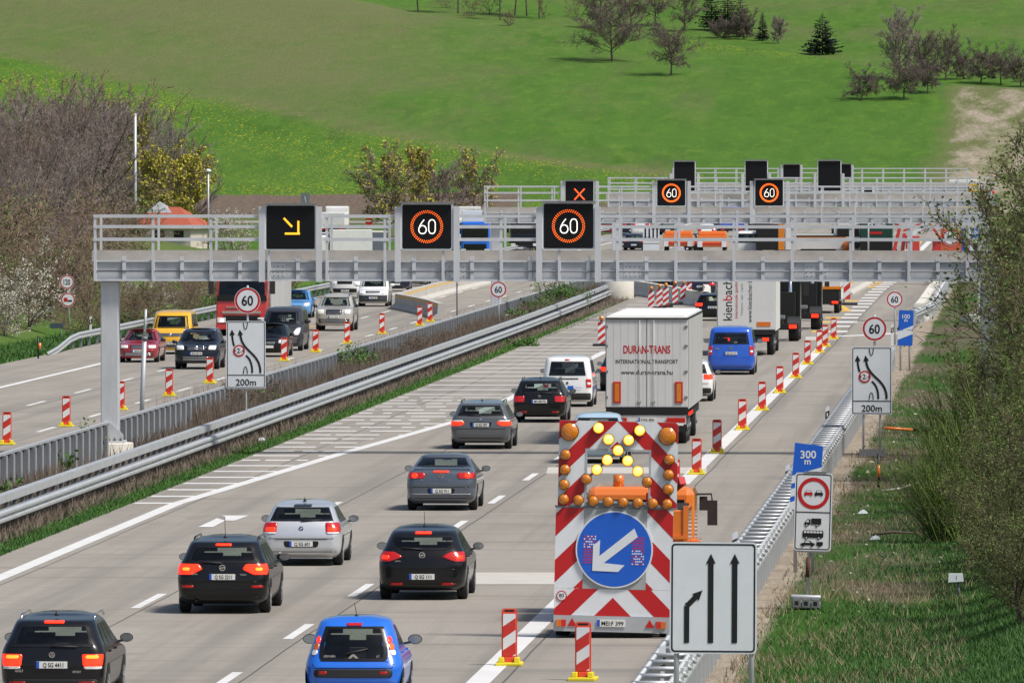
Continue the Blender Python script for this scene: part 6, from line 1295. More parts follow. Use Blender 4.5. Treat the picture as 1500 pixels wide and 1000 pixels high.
# no-overtaking board
x0, Y, _ = gp(1180, 890); t = thing('no_overtaking_sign', 'white board with red no-overtaking ring and small lorry, bus and trailer symbols', 'traffic sign', (x0, Y, 0), 0); t.rotation_euler = (0, radians(1.6), 0)
def R(px, py): a = at(px, py, Y); return a[0]-x0+.0, a[2]
a, b = R(1164,692), R(1219,806); W = b[0]-a[0]; Hh = a[1]-b[1]; mx = (a[0]+b[0])/2-.06; q = MB(); frame_panel(q, mx, (a[1]+b[1])/2, W, Hh, .06, 0, .018)
sp = a[1]-Hh*.505; q.stroke([(mx-W*.46, sp),(mx+W*.46, sp)], .02, -.006, SBLACK); cz = a[1]-Hh*.262; q.ring(mx, cz, .245, .32, -.006, SRED, 40)
def carfront(q, cx, cz, s_, m, y=-.008):
    q.flat([(cx-s_*.5,cz-s_*.22),(cx+s_*.5,cz-s_*.22),(cx+s_*.5,cz+.02*s_),(cx+s_*.42,cz+.10*s_),(cx-s_*.42,cz+.10*s_),(cx-s_*.5,cz+.02*s_)], y, m); q.flat([(cx-s_*.38,cz+.10*s_),(cx-s_*.28,cz+.36*s_),(cx+s_*.28,cz+.36*s_),(cx+s_*.38,cz+.10*s_)], y-.001, m); q.flat([(cx-s_*.29,cz+.12*s_),(cx-s_*.22,cz+.31*s_),(cx+s_*.22,cz+.31*s_),(cx+s_*.29,cz+.12*s_)], y-.003, SWHITE)
    for sg in (-1, 1): q.flat([(cx+sg*s_*.34-.014,cz-s_*.34),(cx+sg*s_*.34+.014,cz-s_*.34),(cx+sg*s_*.34+.014,cz-s_*.2),(cx+sg*s_*.34-.014,cz-s_*.2)], y-.002, m)
carfront(q, mx-.105, cz, .17, SRED); carfront(q, mx+.105, cz, .17, SBLACK)
z1 = b[1]+Hh*.36; q.box(mx-.03,mx+.17,-.012,-.006,z1-.03,z1+.09,SBLACK); q.flat([(mx-.17,z1-.04),(mx-.05,z1-.04),(mx-.05,z1+.07),(mx-.11,z1+.07),(mx-.17,z1+.0)], -.010, SBLACK); q.flat([(mx-.14,z1+.01),(mx-.08,z1+.01),(mx-.08,z1+.05),(mx-.115,z1+.05)], -.013, SWHITE)
for dx in (-.12,.09): q.flat(circ(mx+dx, z1-.05, .032, 14), -.014, SBLACK); q.flat(circ(mx+dx, z1-.05, .014, 10), -.016, SWHITE)
z2 = b[1]+Hh*.215; q.flat(rrect(mx+.01, z2, .42, .15, .03), -.010, SBLACK)
for i in range(6): q.flat([(mx-.175+i*.064, z2+.02),(mx-.125+i*.064, z2+.02),(mx-.125+i*.064, z2+.06),(mx-.175+i*.064, z2+.06)], -.013, SWHITE)
for dx in (-.12,.13): q.flat(circ(mx+dx, z2-.075, .033, 14), -.014, SBLACK); q.flat(circ(mx+dx, z2-.075, .014, 10), -.016, SWHITE)
z3 = b[1]+Hh*.09; q.flat([(mx-.24,z3-.03),(mx+.05,z3-.03),(mx+.05,z3+.01),(mx-.0,z3+.02),(mx-.05,z3+.065),(mx-.13,z3+.065),(mx-.18,z3+.015),(mx-.24,z3+.0)], -.010, SBLACK); q.flat([(mx-.155,z3+.02),(mx-.04,z3+.02),(mx-.065,z3+.052),(mx-.125,z3+.052)], -.013, SWHITE); q.flat(rrect(mx+.15, z3+.005, .13, .075, .01), -.010, SBLACK)
for dx in (-.18,.0,.15): q.flat(circ(mx+dx, z3-.035, .027, 12), -.014, SBLACK)
q.build('board', t); q = MB(); q.box(mx-.30,mx+.30,-.01,.06,b[1]-.035,b[1]+.0,SBACK); q.box(mx-.2,mx+.25,-.012,.05,a[1],a[1]+.03,SBACK); q.build('clamp', t)
q = MB(); q.tube([(.02,.06,.1),(mx,.06,a[1])], .035, 8, STEEL); q.tube([(.02,.05,.62),(.03,.05,1.02)], .045, 8, M('rust', (.10,.035,.02), .8)); q.build('post', t)
q = MB(); q.box(-.28,.30,-.25,.45,.0,.12,STEELD)
for i in range(3): q.box(-.26+i*.19,-.10+i*.19,-.27,-.24,.02,.20,SBACK); q.box(-.22+i*.19,-.14+i*.19,-.275,-.26,.06,.15,UNDER)
q.tube([(-.3,.0,.22),(.3,.0,.22)], .05, 10, STEEL); q.build('foot_plate', t, bev=.01)
# the big lane board in front
x0, Y, _ = gp(1045, 1092); t = thing('lane_board', 'big white lane board in front with two straight arrows and one bending in', 'traffic sign', (x0, Y, 0)); t.rotation_euler = (0, radians(.3), 0)
a, b = R(980,793.5), R(1107.5,957); W = b[0]-a[0]; Hh = a[1]-b[1]; q = MB(); frame_panel(q, (a[0]+b[0])/2, (a[1]+b[1])/2, W, Hh, .07, 0, .024)
for px in (1040, 1075): arrow(q, [R(px,941), R(px,823)], .085, .135, -.008)
arrow(q, [R(1005,941), R(1005,887), R(1019,873)], .08, .135, -.008); q.stroke([R(1005,886.5), R(1006.5,884.5)], .085, -.012, SBLACK); q.build('board', t)
for px in (990, 1100): c = R(px, 900); q = MB(); q.tube([(c[0],.07,-.05),(c[0],.07,a[1]-.1)], .045, 10, STEEL); q.build('post', t)
q = MB(); q.box(a[0]+.1,b[0]-.1,.035,.07,a[1]-.4,a[1]-.34,STEEL); q.box(a[0]+.1,b[0]-.1,.035,.07,b[1]+.34,b[1]+.4,STEEL); q.build('cross_rail', t)
def delin(px, py, label, h=1.0, left=False, tilt=0.0):
    x0, Y, _ = gp(px, py); t = thing('delineator_post', label, 'marker post', (x0, Y, 0), 0, 'delineator posts'); t.rotation_euler = (0, radians(tilt), 0); q = MB(); q.mesh([(-.06,-.05,-.02),(.06,-.05,-.02),(.0,.09,-.02),(-.06,-.05,h-.06),(.06,-.05,h),(.0,.09,h-.02)], [(0,1,4,3),(1,2,5,4),(2,0,3,5),(3,4,5)], SWHITE); q.build('post_body', t)
    q = MB(); q.plate([(-.065,h-.42),(.065,h-.36),(.065,h-.14),(-.065,h-.20)], -.058, .02, SBLACK); q.build('black_band', t); q = MB(); q.box(-.02,.02,-.064,-.058,h-.34,h-.22,SWHITE); q.build('reflector', t)
delin(1212, 640, 'white delineator post behind the right barrier, below the lane diagram board'); delin(1154, 735, 'white delineator post left of the 300 m countdown board'); delin(966, 1030, 'white delineator post left of the big lane board at the bottom edge', 1.0, False, 3); delin(1077, 845, 'white delineator post whose tip shows above the big lane board', 1.0); delin(1307, 506, 'white delineator post beside the 100 m countdown board')
delin(133, 496, 'white delineator post above the bent barrier end on the left', 1.1); delin(257, 466, 'white delineator post behind the yellow van', .95); delin(416, 432, 'white delineator post above the light blue hatchback', .8)
x0, Y, _ = gp(56, 525); t = thing('snow_stake', 'thin black stake with orange band at the left grass verge', 'marker post', (x0, Y, 0)); q = MB(); q.tube([(0,0,-.05),(0,0,1.0)], .04, 8, SBLACK); q.build('stake', t); q = MB(); q.tube([(.06,0,.42),(.06,0,.68)], .07, 8, ORANGE); q.build('orange_band', t)
x0, Y, _ = gp(83, 500); t = thing('small_sign', 'small dark sign back on a short post below the 120 sign', 'traffic sign', (x0, Y, 0)); q = MB(); q.box(-.32,.32,0,.03,.62,.86,M('dark_sign_back', (.05,.07,.10), .5)); q.build('panel', t); q = MB(); q.tube([(.2,.05,-.05),(.2,.05,.8)], .03, 6, STEELD); q.build('post', t)
p = hit(1401, 872); t = thing('marker_box', 'small white box sign on a short post on the grassy bank', 'sign', p); q = MB(); q.plate([(-.17,.28),(.15,.30),(.13,.46),(-.16,.46)], -.1, .2, SWHITE); q.text('1', 0, .38, .09, -.104, SBACK); q.build('box', t); q = MB(); q.tube([(.06,.02,-.05),(.03,.02,.3)], .03, 6, STEELD); q.build('post', t)
x0, Y, _ = gp(1287, 712); t = thing('survey_stake', 'thin post with black and orange bands behind the lane diagram board', 'marker post', (x0, Y, 0)); q = MB(); q.tube([(0,0,-.05),(0,0,.9)], .035, 8, SBLACK); q.build('stake', t); q = MB(); q.tube([(0,0,.25),(0,0,.6)], .042, 8, ORANGE); q.build('orange_band', t)
q = MB(); q.tube([(0,0,.12),(.9,.4,.05)], .05, 8, ORANGE); q.tube([(.9,.4,.05),(1.5,.7,.03)], .05, 8, SBLACK); x0, Y, _ = gp(1296, 632); o = q.build('fallen_stake', None, (x0, Y, 0)); tag(o, 'fallen black and orange stake in the grass right of the lane diagram board', 'marker post')
# direction sign and other things beyond the gantry
Y = 800; p = at(1407, 332, Y); b = at(1452, 372, Y); t = thing('direction_sign', 'blue motorway direction sign behind the railing at the right', 'traffic sign', (p[0], Y, 0)); q = MB(); W, z1, z0 = b[0]-p[0], p[2], b[2]; q.plate([(0,z0-1.2),(W,z0-1.2),(W,z1),(0,z1)], 0, .08, SBLUE, SBACK); q.text('Gruibingen', W*.52, z1-.42, .42, -.006, SWHITE, .012, sx=.8); q.box(W*.27,W*.58,-.012,-.004,z0+.25,z0+1.05,SWHITE); q.box(W*.4,W*.56,-.02,-.012,z0+.4,z0+.9,SBLACK); q.build('panel', t)
for u in (.2,.8): q = MB(); q.tube([(W*u,.15,-.3),(W*u,.15,z1)], .09, 8, STEEL); q.build('post', t)
Y = 760; p = at(1394, 348, Y); t = thing('speed_sign', 'round 60 sign on a reddish board left of the blue direction sign', 'traffic sign', (p[0], Y, 0)); q = MB(); q.box(-.85,.75,.03,.08,p[2]-1.0,p[2]+.95,M('red_board',(.55,.10,.05),.5)); speed(q, -.1, p[2], .62, '60', 0); q.build('disc', t); q = MB(); q.tube([(0,.12,-.2),(0,.12,p[2])], .06, 8, STEEL); q.build('post', t)
Y = 640; p = at(954, 330, Y); b = at(954, 365, Y); t = thing('lane_board', 'white lane board with four black arrows behind the gantry railing', 'traffic sign', (p[0], Y, 0)); W = at(967,330,Y)[0]-at(943,330,Y)[0]; q = MB(); z1, z0 = p[2], b[2]; q.plate([(-W/2,z0-.6),(W/2,z0-.6),(W/2,z1),(-W/2,z1)], 0, .06, SWHITE, SBACK); sp = (z1-z0)
for i in range(4):
    u = -W*.36+i*W*.24; arrow(q, [(u, z1-.1), (u, z1-sp*.5)] if i < 2 else [(u, z1-sp*.62), (u, z1-.25)], .10, .2, -.006)
q.stroke([(-W/2,z0+.36),(W/2,z0+.36)], .03, -.006, SBLACK); q.build('board', t); q = MB(); q.tube([(0,.1,-.2),(0,.1,z1)], .07, 8, STEEL); q.build('post', t)
Y = 1040; p = at(540.5, 324, Y); t = thing('no_entry_sign', 'round red no-entry sign with white bar behind the gantry railing', 'traffic sign', (p[0], Y, 0)); q = MB(); q.plate(circ(0, p[2], .42, 28), 0, .03, SRED, SBACK); q.box(-.38,.38,-.01,-.004,p[2]-.07,p[2]+.07,SWHITE); q.build('disc', t); q = MB(); q.tube([(0,.06,-.2),(0,.06,p[2])], .04, 8, STEEL); q.build('post', t)
for k in ():
    pass
Y = 1010; p = at(447, 283, Y); t = thing('sign_mast', 'dark panel on a mast rising behind the arrow display', 'traffic sign', (p[0], Y, 0)); q = MB(); q.box(-.45,.45,0,.2,p[2]-1.6,p[2],SBACK); q.stroke([(-.05,p[2]-.3),(.08,p[2]-.9)], .06, -.005, SWHITE); q.build('panel', t); q = MB(); q.tube([(0,.2,-.2),(0,.2,p[2])], .12, 8, STEELD); q.build('mast', t)
for px, top, bot, nm, lb, cap in ((305, 250, 345, 'lamp_post', 'slim lamp post with white lamp head in front of the dirt field', True), (198, 166, 330, 'mast', 'tall thin grey mast standing among the bare trees', False)):
    Y = 900 if cap else 720; p = at(px, top, Y); t = thing(nm, lb, 'lamp post' if cap else 'mast', (p[0], Y, 0)); q = MB(); q.tube([(0,0,-.1),(0,0,p[2])], .09 if cap else .11, 8, STEEL); q.build('pole', t)
    if cap: q = MB(); q.tube([(0,0,p[2]-.15),(0,0,p[2]),(0,0,p[2]+.15)], [.22,.30,.12], 12, SWHITE); q.build('lamp_head', t)
# worker
x0, Y, _ = gp(1384, 381); 
def figure(label, x, y, jacket):
    t = thing('person', label, 'person', (x, y, 0)); vs = [(0,0,.92),(0,0,1.2),(0,.02,1.45),(0,.02,1.55),(0,.0,1.68),(-.10,0,.88),(-.13,-.02,.48),(-.13,.02,.06),(.10,0,.88),(.13,.02,.48),(.13,.06,.06),(-.19,0,1.42),(-.27,-.02,1.15),(-.24,-.16,.95),(.19,0,1.42),(.27,-.02,1.15),(.24,-.14,.95)]
    es = [(0,1),(1,2),(2,3),(3,4),(0,5),(5,6),(6,7),(0,8),(8,9),(9,10),(2,11),(11,12),(12,13),(2,14),(14,15),(15,16)]; rad = [.15,.16,.15,.06,.10,.10,.075,.06,.10,.075,.06,.08,.06,.045,.08,.06,.045]
    me = bpy.data.meshes.new('body'); me.from_pydata(vs, es, []); o = bpy.data.objects.new('body', me); COL.objects.link(o); o.parent = t; o.modifiers.new('skin', 'SKIN'); o.modifiers.new('sub', 'SUBSURF').levels = 2
    for i, r_ in enumerate(rad): me.skin_vertices[0].data[i].radius = (r_, r_*.8)
    me.skin_vertices[0].data[0].use_root = True; me.materials.append(jacket)
    q = MB(); n = [(0,.0,1.62+.028*i) for i in range(9)]; q.tube(n, [.07,.095,.105,.11,.11,.105,.095,.07,.02], 14, M('dark_hair',(.02,.018,.018),.8)); q.build('hair', t)
figure('road worker in orange jacket with dark hair, right of the red crane machine', x0, Y, M('hi_vis_orange', (.75,.16,.02), .7))
# ------------------------------------------------------------------ trees and shrubs
class Wood:
    """grows limbs as tubes and twigs as thin tapering slivers"""
    def __init__(s, seed): s.r = random.Random(seed); s.a = MB(); s.v = []; s.f = []; s.lv = []; s.lf = []; s.tips = []
    def jit(s, d, k): return (d+Vector((s.r.gauss(0, k), s.r.gauss(0, k), s.r.gauss(0, k)))).normalized()
    def limb(s, p, d, L, r, m, n=5, wob=.16, up=.0, sides=6, end=.3):
        P = [Vector(p)]; R = [r]; d = Vector(d).normalized()
        for i in range(n):
            d = s.jit(d, wob); d.z += up; d.normalize(); P.append(P[-1]+d*(L/n)); R.append(r*(1-(1-end)*(i+1)/n))
        s.a.tube(P, R, sides, m, False); return P, R
    def twig(s, p, d, L, r):
        d = d.normalized(); u = Vector((0,0,1)) if abs(d.z) < .8 else Vector((1,0,0)); a = d.cross(u).normalized()*r; b = d.cross(a).normalized()*r
        k = len(s.v); mid = p+d*(L*.5); d2 = s.jit(d, .22); t = mid+d2*(L*.5)
        s.v += [tuple(p+a), tuple(p-a*.5+b*.87), tuple(p-a*.5-b*.87), tuple(mid+a*.7), tuple(mid-a*.35+b*.6), tuple(mid-a*.35-b*.6), tuple(t)]
        s.f += [(k,k+1,k+4,k+3),(k+1,k+2,k+5,k+4),(k+2,k,k+3,k+5),(k+3,k+4,k+6),(k+4,k+5,k+6),(k+5,k+3,k+6)]; s.tips.append((t, d2)); return mid, t, d2
    def leaf(s, p, sz):
        a = Vector((s.r.gauss(0,1), s.r.gauss(0,1), s.r.gauss(0,1))).normalized(); b = a.cross(Vector((s.r.gauss(0,1), s.r.gauss(0,1), s.r.gauss(0,1)))).normalized(); k = len(s.lv); z = sz*s.r.uniform(.6, 1.3)
        s.lv += [tuple(p-a*z*.5), tuple(p+b*z*.35), tuple(p+a*z*.6), tuple(p-b*z*.35)]; s.lf.append((k,k+1,k+2,k+3))
def P_at(P, t): i = min(int(t*(len(P)-1)), len(P)-2); k = t*(len(P)-1)-i; return P[i].lerp(P[i+1], k)
def bare_tree(seed, H, W, trunk=.28, limbs=14, l2=8, l3=8, l4=3, bark=BARK, tr=None, up=.05, tw=.014, stems=1, droop=0.0, leafn=0, leafs=.12, gnarl=.14, spread=1.0):
    g = Wood(seed); r0 = tr or H*.022; R = g.r
    for st in range(stems):
        base = Vector((0,0,-.3)) if stems == 1 else Vector((R.uniform(-.18,.18)*W*.5, R.uniform(-.18,.18)*W*.5, -.3)); d0 = Vector((0,0,1)) if stems == 1 else Vector((R.uniform(-.35,.35), R.uniform(-.35,.35), 1))
        TP, TR = g.limb(base, d0, H*.86, r0 if stems == 1 else r0*.6, bark, 9, .05 if stems == 1 else .09, .04, 8, .12)
        for i in range(max(3, limbs//stems)):
            t = trunk+(.97-trunk)*((i+R.random()*.8)/max(3, limbs//stems)); t = min(t, .98); p = P_at(TP, t); rr = r0*(1-t*.85)*.55*(1 if stems == 1 else .6)
            az = i*2.4+R.uniform(-.4,.4)+st*1.7; tt = (t-trunk)/(1-trunk); reach = W*.62*(max(.22, sin(pi*(.20+.76*tt))))*R.uniform(.75,1.1)*spread; el = .35+.75*tt+R.uniform(-.15,.2)
            d = Vector((cos(az)*cos(el), sin(az)*cos(el), sin(el))); LP, LR = g.limb(p, d, reach/max(.45, cos(el)), max(.02, rr), bark, 5, gnarl, up-droop*.5, 5, .25)
            for j in range(l2):
                t2 = .18+.82*(j+R.random()*.7)/l2; q = P_at(LP, min(t2,.99)); ax = (LP[-1]-LP[0]).normalized(); dd = g.jit(ax, .55); dd.z += up*2-droop; L2 = reach*.42*(1.1-t2*.5)*R.uniform(.6,1.2)
                BP, BR = g.limb(q, dd, max(.3, L2), max(.012, rr*.4), bark, 3, gnarl*1.2, up-droop*.4, 3, .4)
                for k in range(l3):
                    t3 = (k+R.random())/l3; q3 = P_at(BP, min(.99, .1+t3*.9)); d3 = g.jit((BP[-1]-BP[0]).normalized(), .6); d3.z += up*1.5-droop; m_, t_, e_ = g.twig(q3, d3, max(.25, L2*.6)*R.uniform(.5,1.2), tw)
                    for k4 in range(l4): g.twig(m_.lerp(t_, R.random()), g.jit(e_, .7), max(.18, L2*.35)*R.uniform(.5,1.1), tw*.75)
    zs_ = sorted(v[2] for v in g.v); rs_ = sorted(hypot(v[0], v[1]) for v in g.v); kz = H/zs_[int(len(zs_)*.9995)]; kr = W*.5/rs_[int(len(rs_)*.95)]
    def fit(v): return (v[0]*kr, v[1]*kr, v[2]*kz)
    g.a.v = [fit(v) for v in g.a.v]; g.v = [fit(v) for v in g.v]; g.tips = [(Vector(fit(t)), d) for t, d in g.tips]
    for i in range(leafn):
        t_, d_ = g.tips[R.randrange(len(g.tips))]; t_.z < H and g.leaf(t_+Vector((R.gauss(0,.10), R.gauss(0,.10), R.gauss(0,.10))), leafs)
    return g
def put_tree(name, label, g, loc, twm, leafm=None, rz=0.0, cat='tree', group=None, sc_=1.0, crown='crown'):
    t = thing(name, label, cat, loc, rz, group); t.scale = sc_ if hasattr(sc_, '__len__') else (sc_,)*3
    g.a.build('trunk', t)
    q = MB(); q.mesh(g.v, g.f, twm); q.build(crown, t)
    if leafm and g.lf: q = MB(); q.mesh(g.lv, g.lf, leafm, False); q.build('leaves', t)
    return t
random.seed(11)
GRP=0
topL = lin([(-80,104),(0,106),(60,104),(150,100),(205,118),(245,140),(280,180),(300,215),(330,245)])
V = []
for k in range(4):
    g = bare_tree(100+k, 10, 7.5, .16, 20, 8, 7, 3, BARKG if k % 2 else BARK, up=.10, tw=.022, gnarl=.10)
    t = put_tree('bare_tree', 'bare leafless tree', g, (0,0,0), (TWIGP, TWIGG, TWIGP, TWIG)[k], group='bare trees in the thicket on the left bank'); V.append(t)
S_ = []
for k in range(4):
    g = bare_tree(140+k, 4.2, 5.5, .06, 22, 7, 6, 3, BARK, up=.08, tw=.019, stems=4, gnarl=.16, leafn=(0, 900, 0, 0)[k], leafs=.13, spread=1.1)
    S_.append(put_tree('bare_shrub', 'bare brown shrub', g, (0,0,0), (TWIG, TWIG, TWIG, TWIGP)[k], LEAFG if k == 1 else None, cat='shrub', group='shrubs in the thicket on the left bank'))
BL = []
for k in range(2):
    g = bare_tree(160+k, 4.0, 4.6, .08, 18, 7, 6, 2, BARK, up=.08, tw=.018, stems=3, leafn=3200, leafs=.10)
    BL.append(put_tree('blossoming_shrub', 'white blossoming shrub', g, (0,0,0), TWIG, BLOSS, cat='shrub', group='blossoming shrubs by the left barrier'))
used = set()
def place(proto, label, loc, rz, sc_, name=None):
    if proto.name not in used: used.add(proto.name); o = proto; o.location = loc; o.rotation_euler = (0,0,rz); o.scale = sc_; o['label'] = label; return o
    return dup(proto, loc, rz, label, None, sc_)
TL = 'bare leafless tree in the dense thicket on the left bank, twigs mingling with its neighbours'
i = 0
for Y, step, drop in ((720, 17, 0), (640, 22, 50), (575, 25, 110)):
    px = -50.0
    while px < (305 if Y == 720 else 130 if Y == 640 else 90):
        p_ = px+random.uniform(-7,7); top = topL(p_)+drop+random.uniform(-4,34); a = at(p_, top, (Y if p_ < 160 else 985)+random.uniform(-25,25)); gz = tz(a[0], a[1]); h = a[2]-gz
        if h > 2.5: s_ = h/10.0; place(V[(i*7+i//3) % 4], TL, (a[0], a[1], gz), random.uniform(0,6.28), (s_*random.uniform(.7,.95), s_*random.uniform(.7,.95), s_)); i += 1
        px += step
SL = 'bare brown shrub in the thicket on the left bank, one of many alike'
i = 0
for Y in range(432, 700, 7):
    for row, xo in enumerate((-47.2, -50.5, -55.0)):
        X = xo+random.uniform(-1,1); px, py = 1510+14750*X/Y, 0
        if px < -110 or (px > 175 and row) or px > 420 or (row == 0 and 440 < Y < 493) or (row == 1 and 455 < Y < 490): continue
        Xq, Yq = X, Y+random.uniform(-5,5); s_ = random.uniform(.55,.95)*(1.0+.28*row)
        if row == 0: s_ *= .85
        place(S_[(i*3+i//5) % 4], SL, (Xq, Yq, tz(Xq, Yq)-.1), random.uniform(0,6.28), (s_*1.05, s_*1.05, s_)); i += 1
for k, (px, py, hh, L_) in enumerate(((40,492,3.6,'white blossoming shrub at the left picture edge'),(66,470,3.2,'white blossoming shrub beside the 120 sign post'),(205,468,2.4,'white blossoming shrub between gantry post and yellow van'),(258,452,2.6,'white blossoming shrub above the yellow van'),(12,500,2.6,'lowest white blossoming shrub at the left picture edge'),(335,372,3.8,'white blossoming shrub seen through the left gantry railing'))):
    x, y, z = gp(px, py); s_ = hh/4.0; place(BL[k % 2], L_, (x, y, tz(x, y)), k*1.3, (s_, s_, s_))
def solo(name, label, px, py, h, w_, seed, twm, leafm=None, leafn=0, leafs=.15, Y=None, cat='tree', **k):
    if Y is None: p = hit(px, py)
    else: a = at(px, py, Y); p = (a[0], Y, tz(a[0], Y))
    kk = p[1]/14750.0; g = bare_tree(seed, h*kk*1.04, w_*kk, leafn=leafn, leafs=leafs, **k); return put_tree(name, label, g, p, twm, leafm, 0, cat)
# trees with yellow-green flower heads
for (px, py, h, w_, sd_, n_, L_, ky) in ((268,350,150,96,1,5200,'yellow-green budding tree right of the red-roofed house, full crown',935),(226,350,145,80,2,2600,'slimmer yellow-green budding tree left of the full-crowned one',930),(202,350,185,56,3,1100,'tall thin tree with yellow-green top beside the grey mast',950),
    (566,352,140,98,4,2000,'round tree with yellowing right side in front of the dandelion field',990),(612,350,132,64,5,2000,'slim yellow-topped tree right of the round one',1010),(645,340,112,76,6,60,'mauve bare round tree between two yellowish trees',1020),(700,345,128,82,7,1400,'yellow-green tipped tree above the second gantry left end',1030)):
    solo('budding_tree', L_, px, py, h, w_, 200+sd_, TWIGP if sd_ in (4,6,7) else TWIG, LEAFY, n_, .24, ky, trunk=.22 if sd_ > 3 else .30, limbs=22, l2=10, l3=9, l4=3, tw=.032, tr=.15, up=.06, spread=1.15)
# trees of the hillside
for (px, py, h, w_, sd_, tw_, L_, kk) in ((897,90,104,112,1,TWIGG,'large bare tree with dark shadow on the green hillside',dict(trunk=.24, droop=.0, up=.06)),(983,110,82,74,2,TWIG,'smaller bare fruit tree right of the large bare one on the hillside',dict(trunk=.30, droop=.04, up=.0)),
    (1261,146,54,64,3,TWIGP,'umbrella-shaped bare fruit tree below the dark spruce',dict(trunk=.36, droop=.16, up=-.02)),(1324,146,62,74,4,TWIGP,'leaning bare fruit tree, middle of three on the right slope',dict(trunk=.36, droop=.10, up=.0)),(1359,136,56,50,5,TWIG,'rightmost small bare fruit tree of three on the right slope',dict(trunk=.34, droop=.08, up=.0)),
    (1318,118,108,62,6,TWIGG,'tall pale bare tree rising behind the three fruit trees',dict(trunk=.15, up=.14)),(1350,116,78,64,7,TWIGP,'bushy mauve bare tree beside the tall pale one',dict(trunk=.14, up=.08)),(1385,118,80,56,8,TWIG,'bushy bare tree right of the mauve one at the field edge',dict(trunk=.14, up=.08)),
    (1437,122,64,60,9,TWIGP,'bare bush tree at the right hedge end',dict(trunk=.2, up=.03)),(1466,124,60,66,10,TWIG,'dark-stemmed bare tree in the right hedge',dict(trunk=.3, droop=.06)),(1495,128,56,60,11,TWIGP,'bare tree at the right picture edge in the hedge',dict(trunk=.22)),
    (1412,116,46,44,12,TWIGG,'low bare bush between taller hedge trees',dict(trunk=.08, up=.05)),
    (613,18,120,60,13,TWIG,'slanting bare tree at the top edge, leftmost of the hilltop row',dict(trunk=.4)),(671,20,125,60,14,TWIG,'second bare tree of the hilltop row at the top edge',dict(trunk=.42)),(733,30,130,60,15,TWIG,'pale-stemmed bare tree of the hilltop row at the top edge',dict(trunk=.45)),(754,22,120,50,16,TWIG,'bare tree close right of the pale-stemmed one at the top edge',dict(trunk=.4)),(772,24,120,50,17,TWIGP,'forked bare tree in the hilltop row at the top edge',dict(trunk=.4)),(790,27,115,46,18,TWIG,'dark bare tree, last of the hilltop row at the top edge',dict(trunk=.35)),
    (880,42,95,70,19,TWIGP,'bare tree beyond the ridge behind the large bare tree',dict(trunk=.2)),(925,40,95,70,20,TWIG,'bare tree beyond the ridge, second of the wood at the top',dict(trunk=.2)),(960,38,95,64,21,TWIGP,'bare tree beyond the ridge above the smaller fruit tree',dict(trunk=.2)),(1002,46,80,56,22,TWIGG,'bare tree beyond the ridge left of the dark conifers',dict(trunk=.16)),
    (1060,56,34,58,23,TWIGP,'low mauve bush in front of the dark conifer clump',dict(trunk=.06, up=.05)),(1090,58,46,40,24,TWIGG,'grey bush right of the dark conifer clump',dict(trunk=.08, up=.07)),(1140,64,40,26,25,TWIGG,'thin pale sapling left of the dark spruce',dict(trunk=.2))):
    solo('bare_tree', L_, px, py, h, w_, 300+sd_, TWIGH if sd_ not in (6, 25) else TWIGG, None, 0, .2, None, limbs=24, l2=10, l3=10, l4=4, tw=.038, spread=1.25, tr=(.26 if h > 70 else .22), **{k: v for k, v in kk.items()})
for (px, py, h, w_, L_, n_) in ((690,24,30,34,'small brown bush under the hilltop trees',31),(745,38,24,26,'small bush below the pale-stemmed hilltop tree',32),(797,28,34,22,'dark reddish bush at the end of the hilltop row',33),(655,12,26,60,'low brown undergrowth bush between the first hilltop trees',34),(715,22,40,44,'brown undergrowth bush in the middle of the hilltop row',35),(848,25,46,60,'low brown bush of the wood beyond the ridge',36)):
    solo('bush', L_, px, py, h, w_, 400+n_, TWIG, LEAFG if n_ == 31 else None, 260, .22, None, 'shrub', trunk=.05, limbs=16, l2=6, l3=6, l4=2, stems=3, tw=.03, up=.05)
def conifer(label, px, py, h, w_, seed):
    p = hit(px, py); k = p[1]/14750.0; H, W = h*k, w_*k; R = random.Random(seed); t = thing('conifer', label, 'tree', p); q = MB(); q.tube([(0,0,-.3),(0,0,H*.95)], [H*.025,H*.005], 7, BARK); q.build('trunk', t); q = MB()
    for i in range(26):
        f = i/25; z = H*(.08+.9*f); rr = W*.5*(1-f)**.85*R.uniform(.75,1.12)
        for b in range(int(5+9*(1-f))):
            a = R.uniform(0, 6.28); L_ = rr*R.uniform(.7,1.1)+.12; dr = -.12*L_
            for s_ in range(6):
                u = .25+.75*(s_+R.random())/6; c = Vector((cos(a)*L_*u, sin(a)*L_*u, z+dr*u*2+.25*L_*u*u)); w2 = .16+.24*L_*(1-u*.6)
                d = Vector((R.gauss(0,1), R.gauss(0,1), R.gauss(0,.35))).normalized()*w2; e = Vector((cos(a), sin(a), R.uniform(-.3,.5)))*w2*.9; q.poly([c-d*.6, c+e*.4-d*.1, c+d*.6, c-e*.5+Vector((0,0,-w2*.25))], NEEDLE)
    q.build('needles', t)
conifer('dark spruce standing alone on the ridge', 1205, 80, 62, 74, 1); conifer('small dark conifer left of the lone spruce', 1117, 60, 42, 24, 2)
for i, (px, py, h, w_, L_) in enumerate(((1042,30,70,50,'dark conifer at the left of the clump on the ridge'),(1066,32,75,52,'tall dark conifer in the middle of the clump on the ridge'),(1085,40,66,46,'dark conifer at the right of the clump on the ridge'))): conifer(L_, px, py+14, h, w_, 5+i)

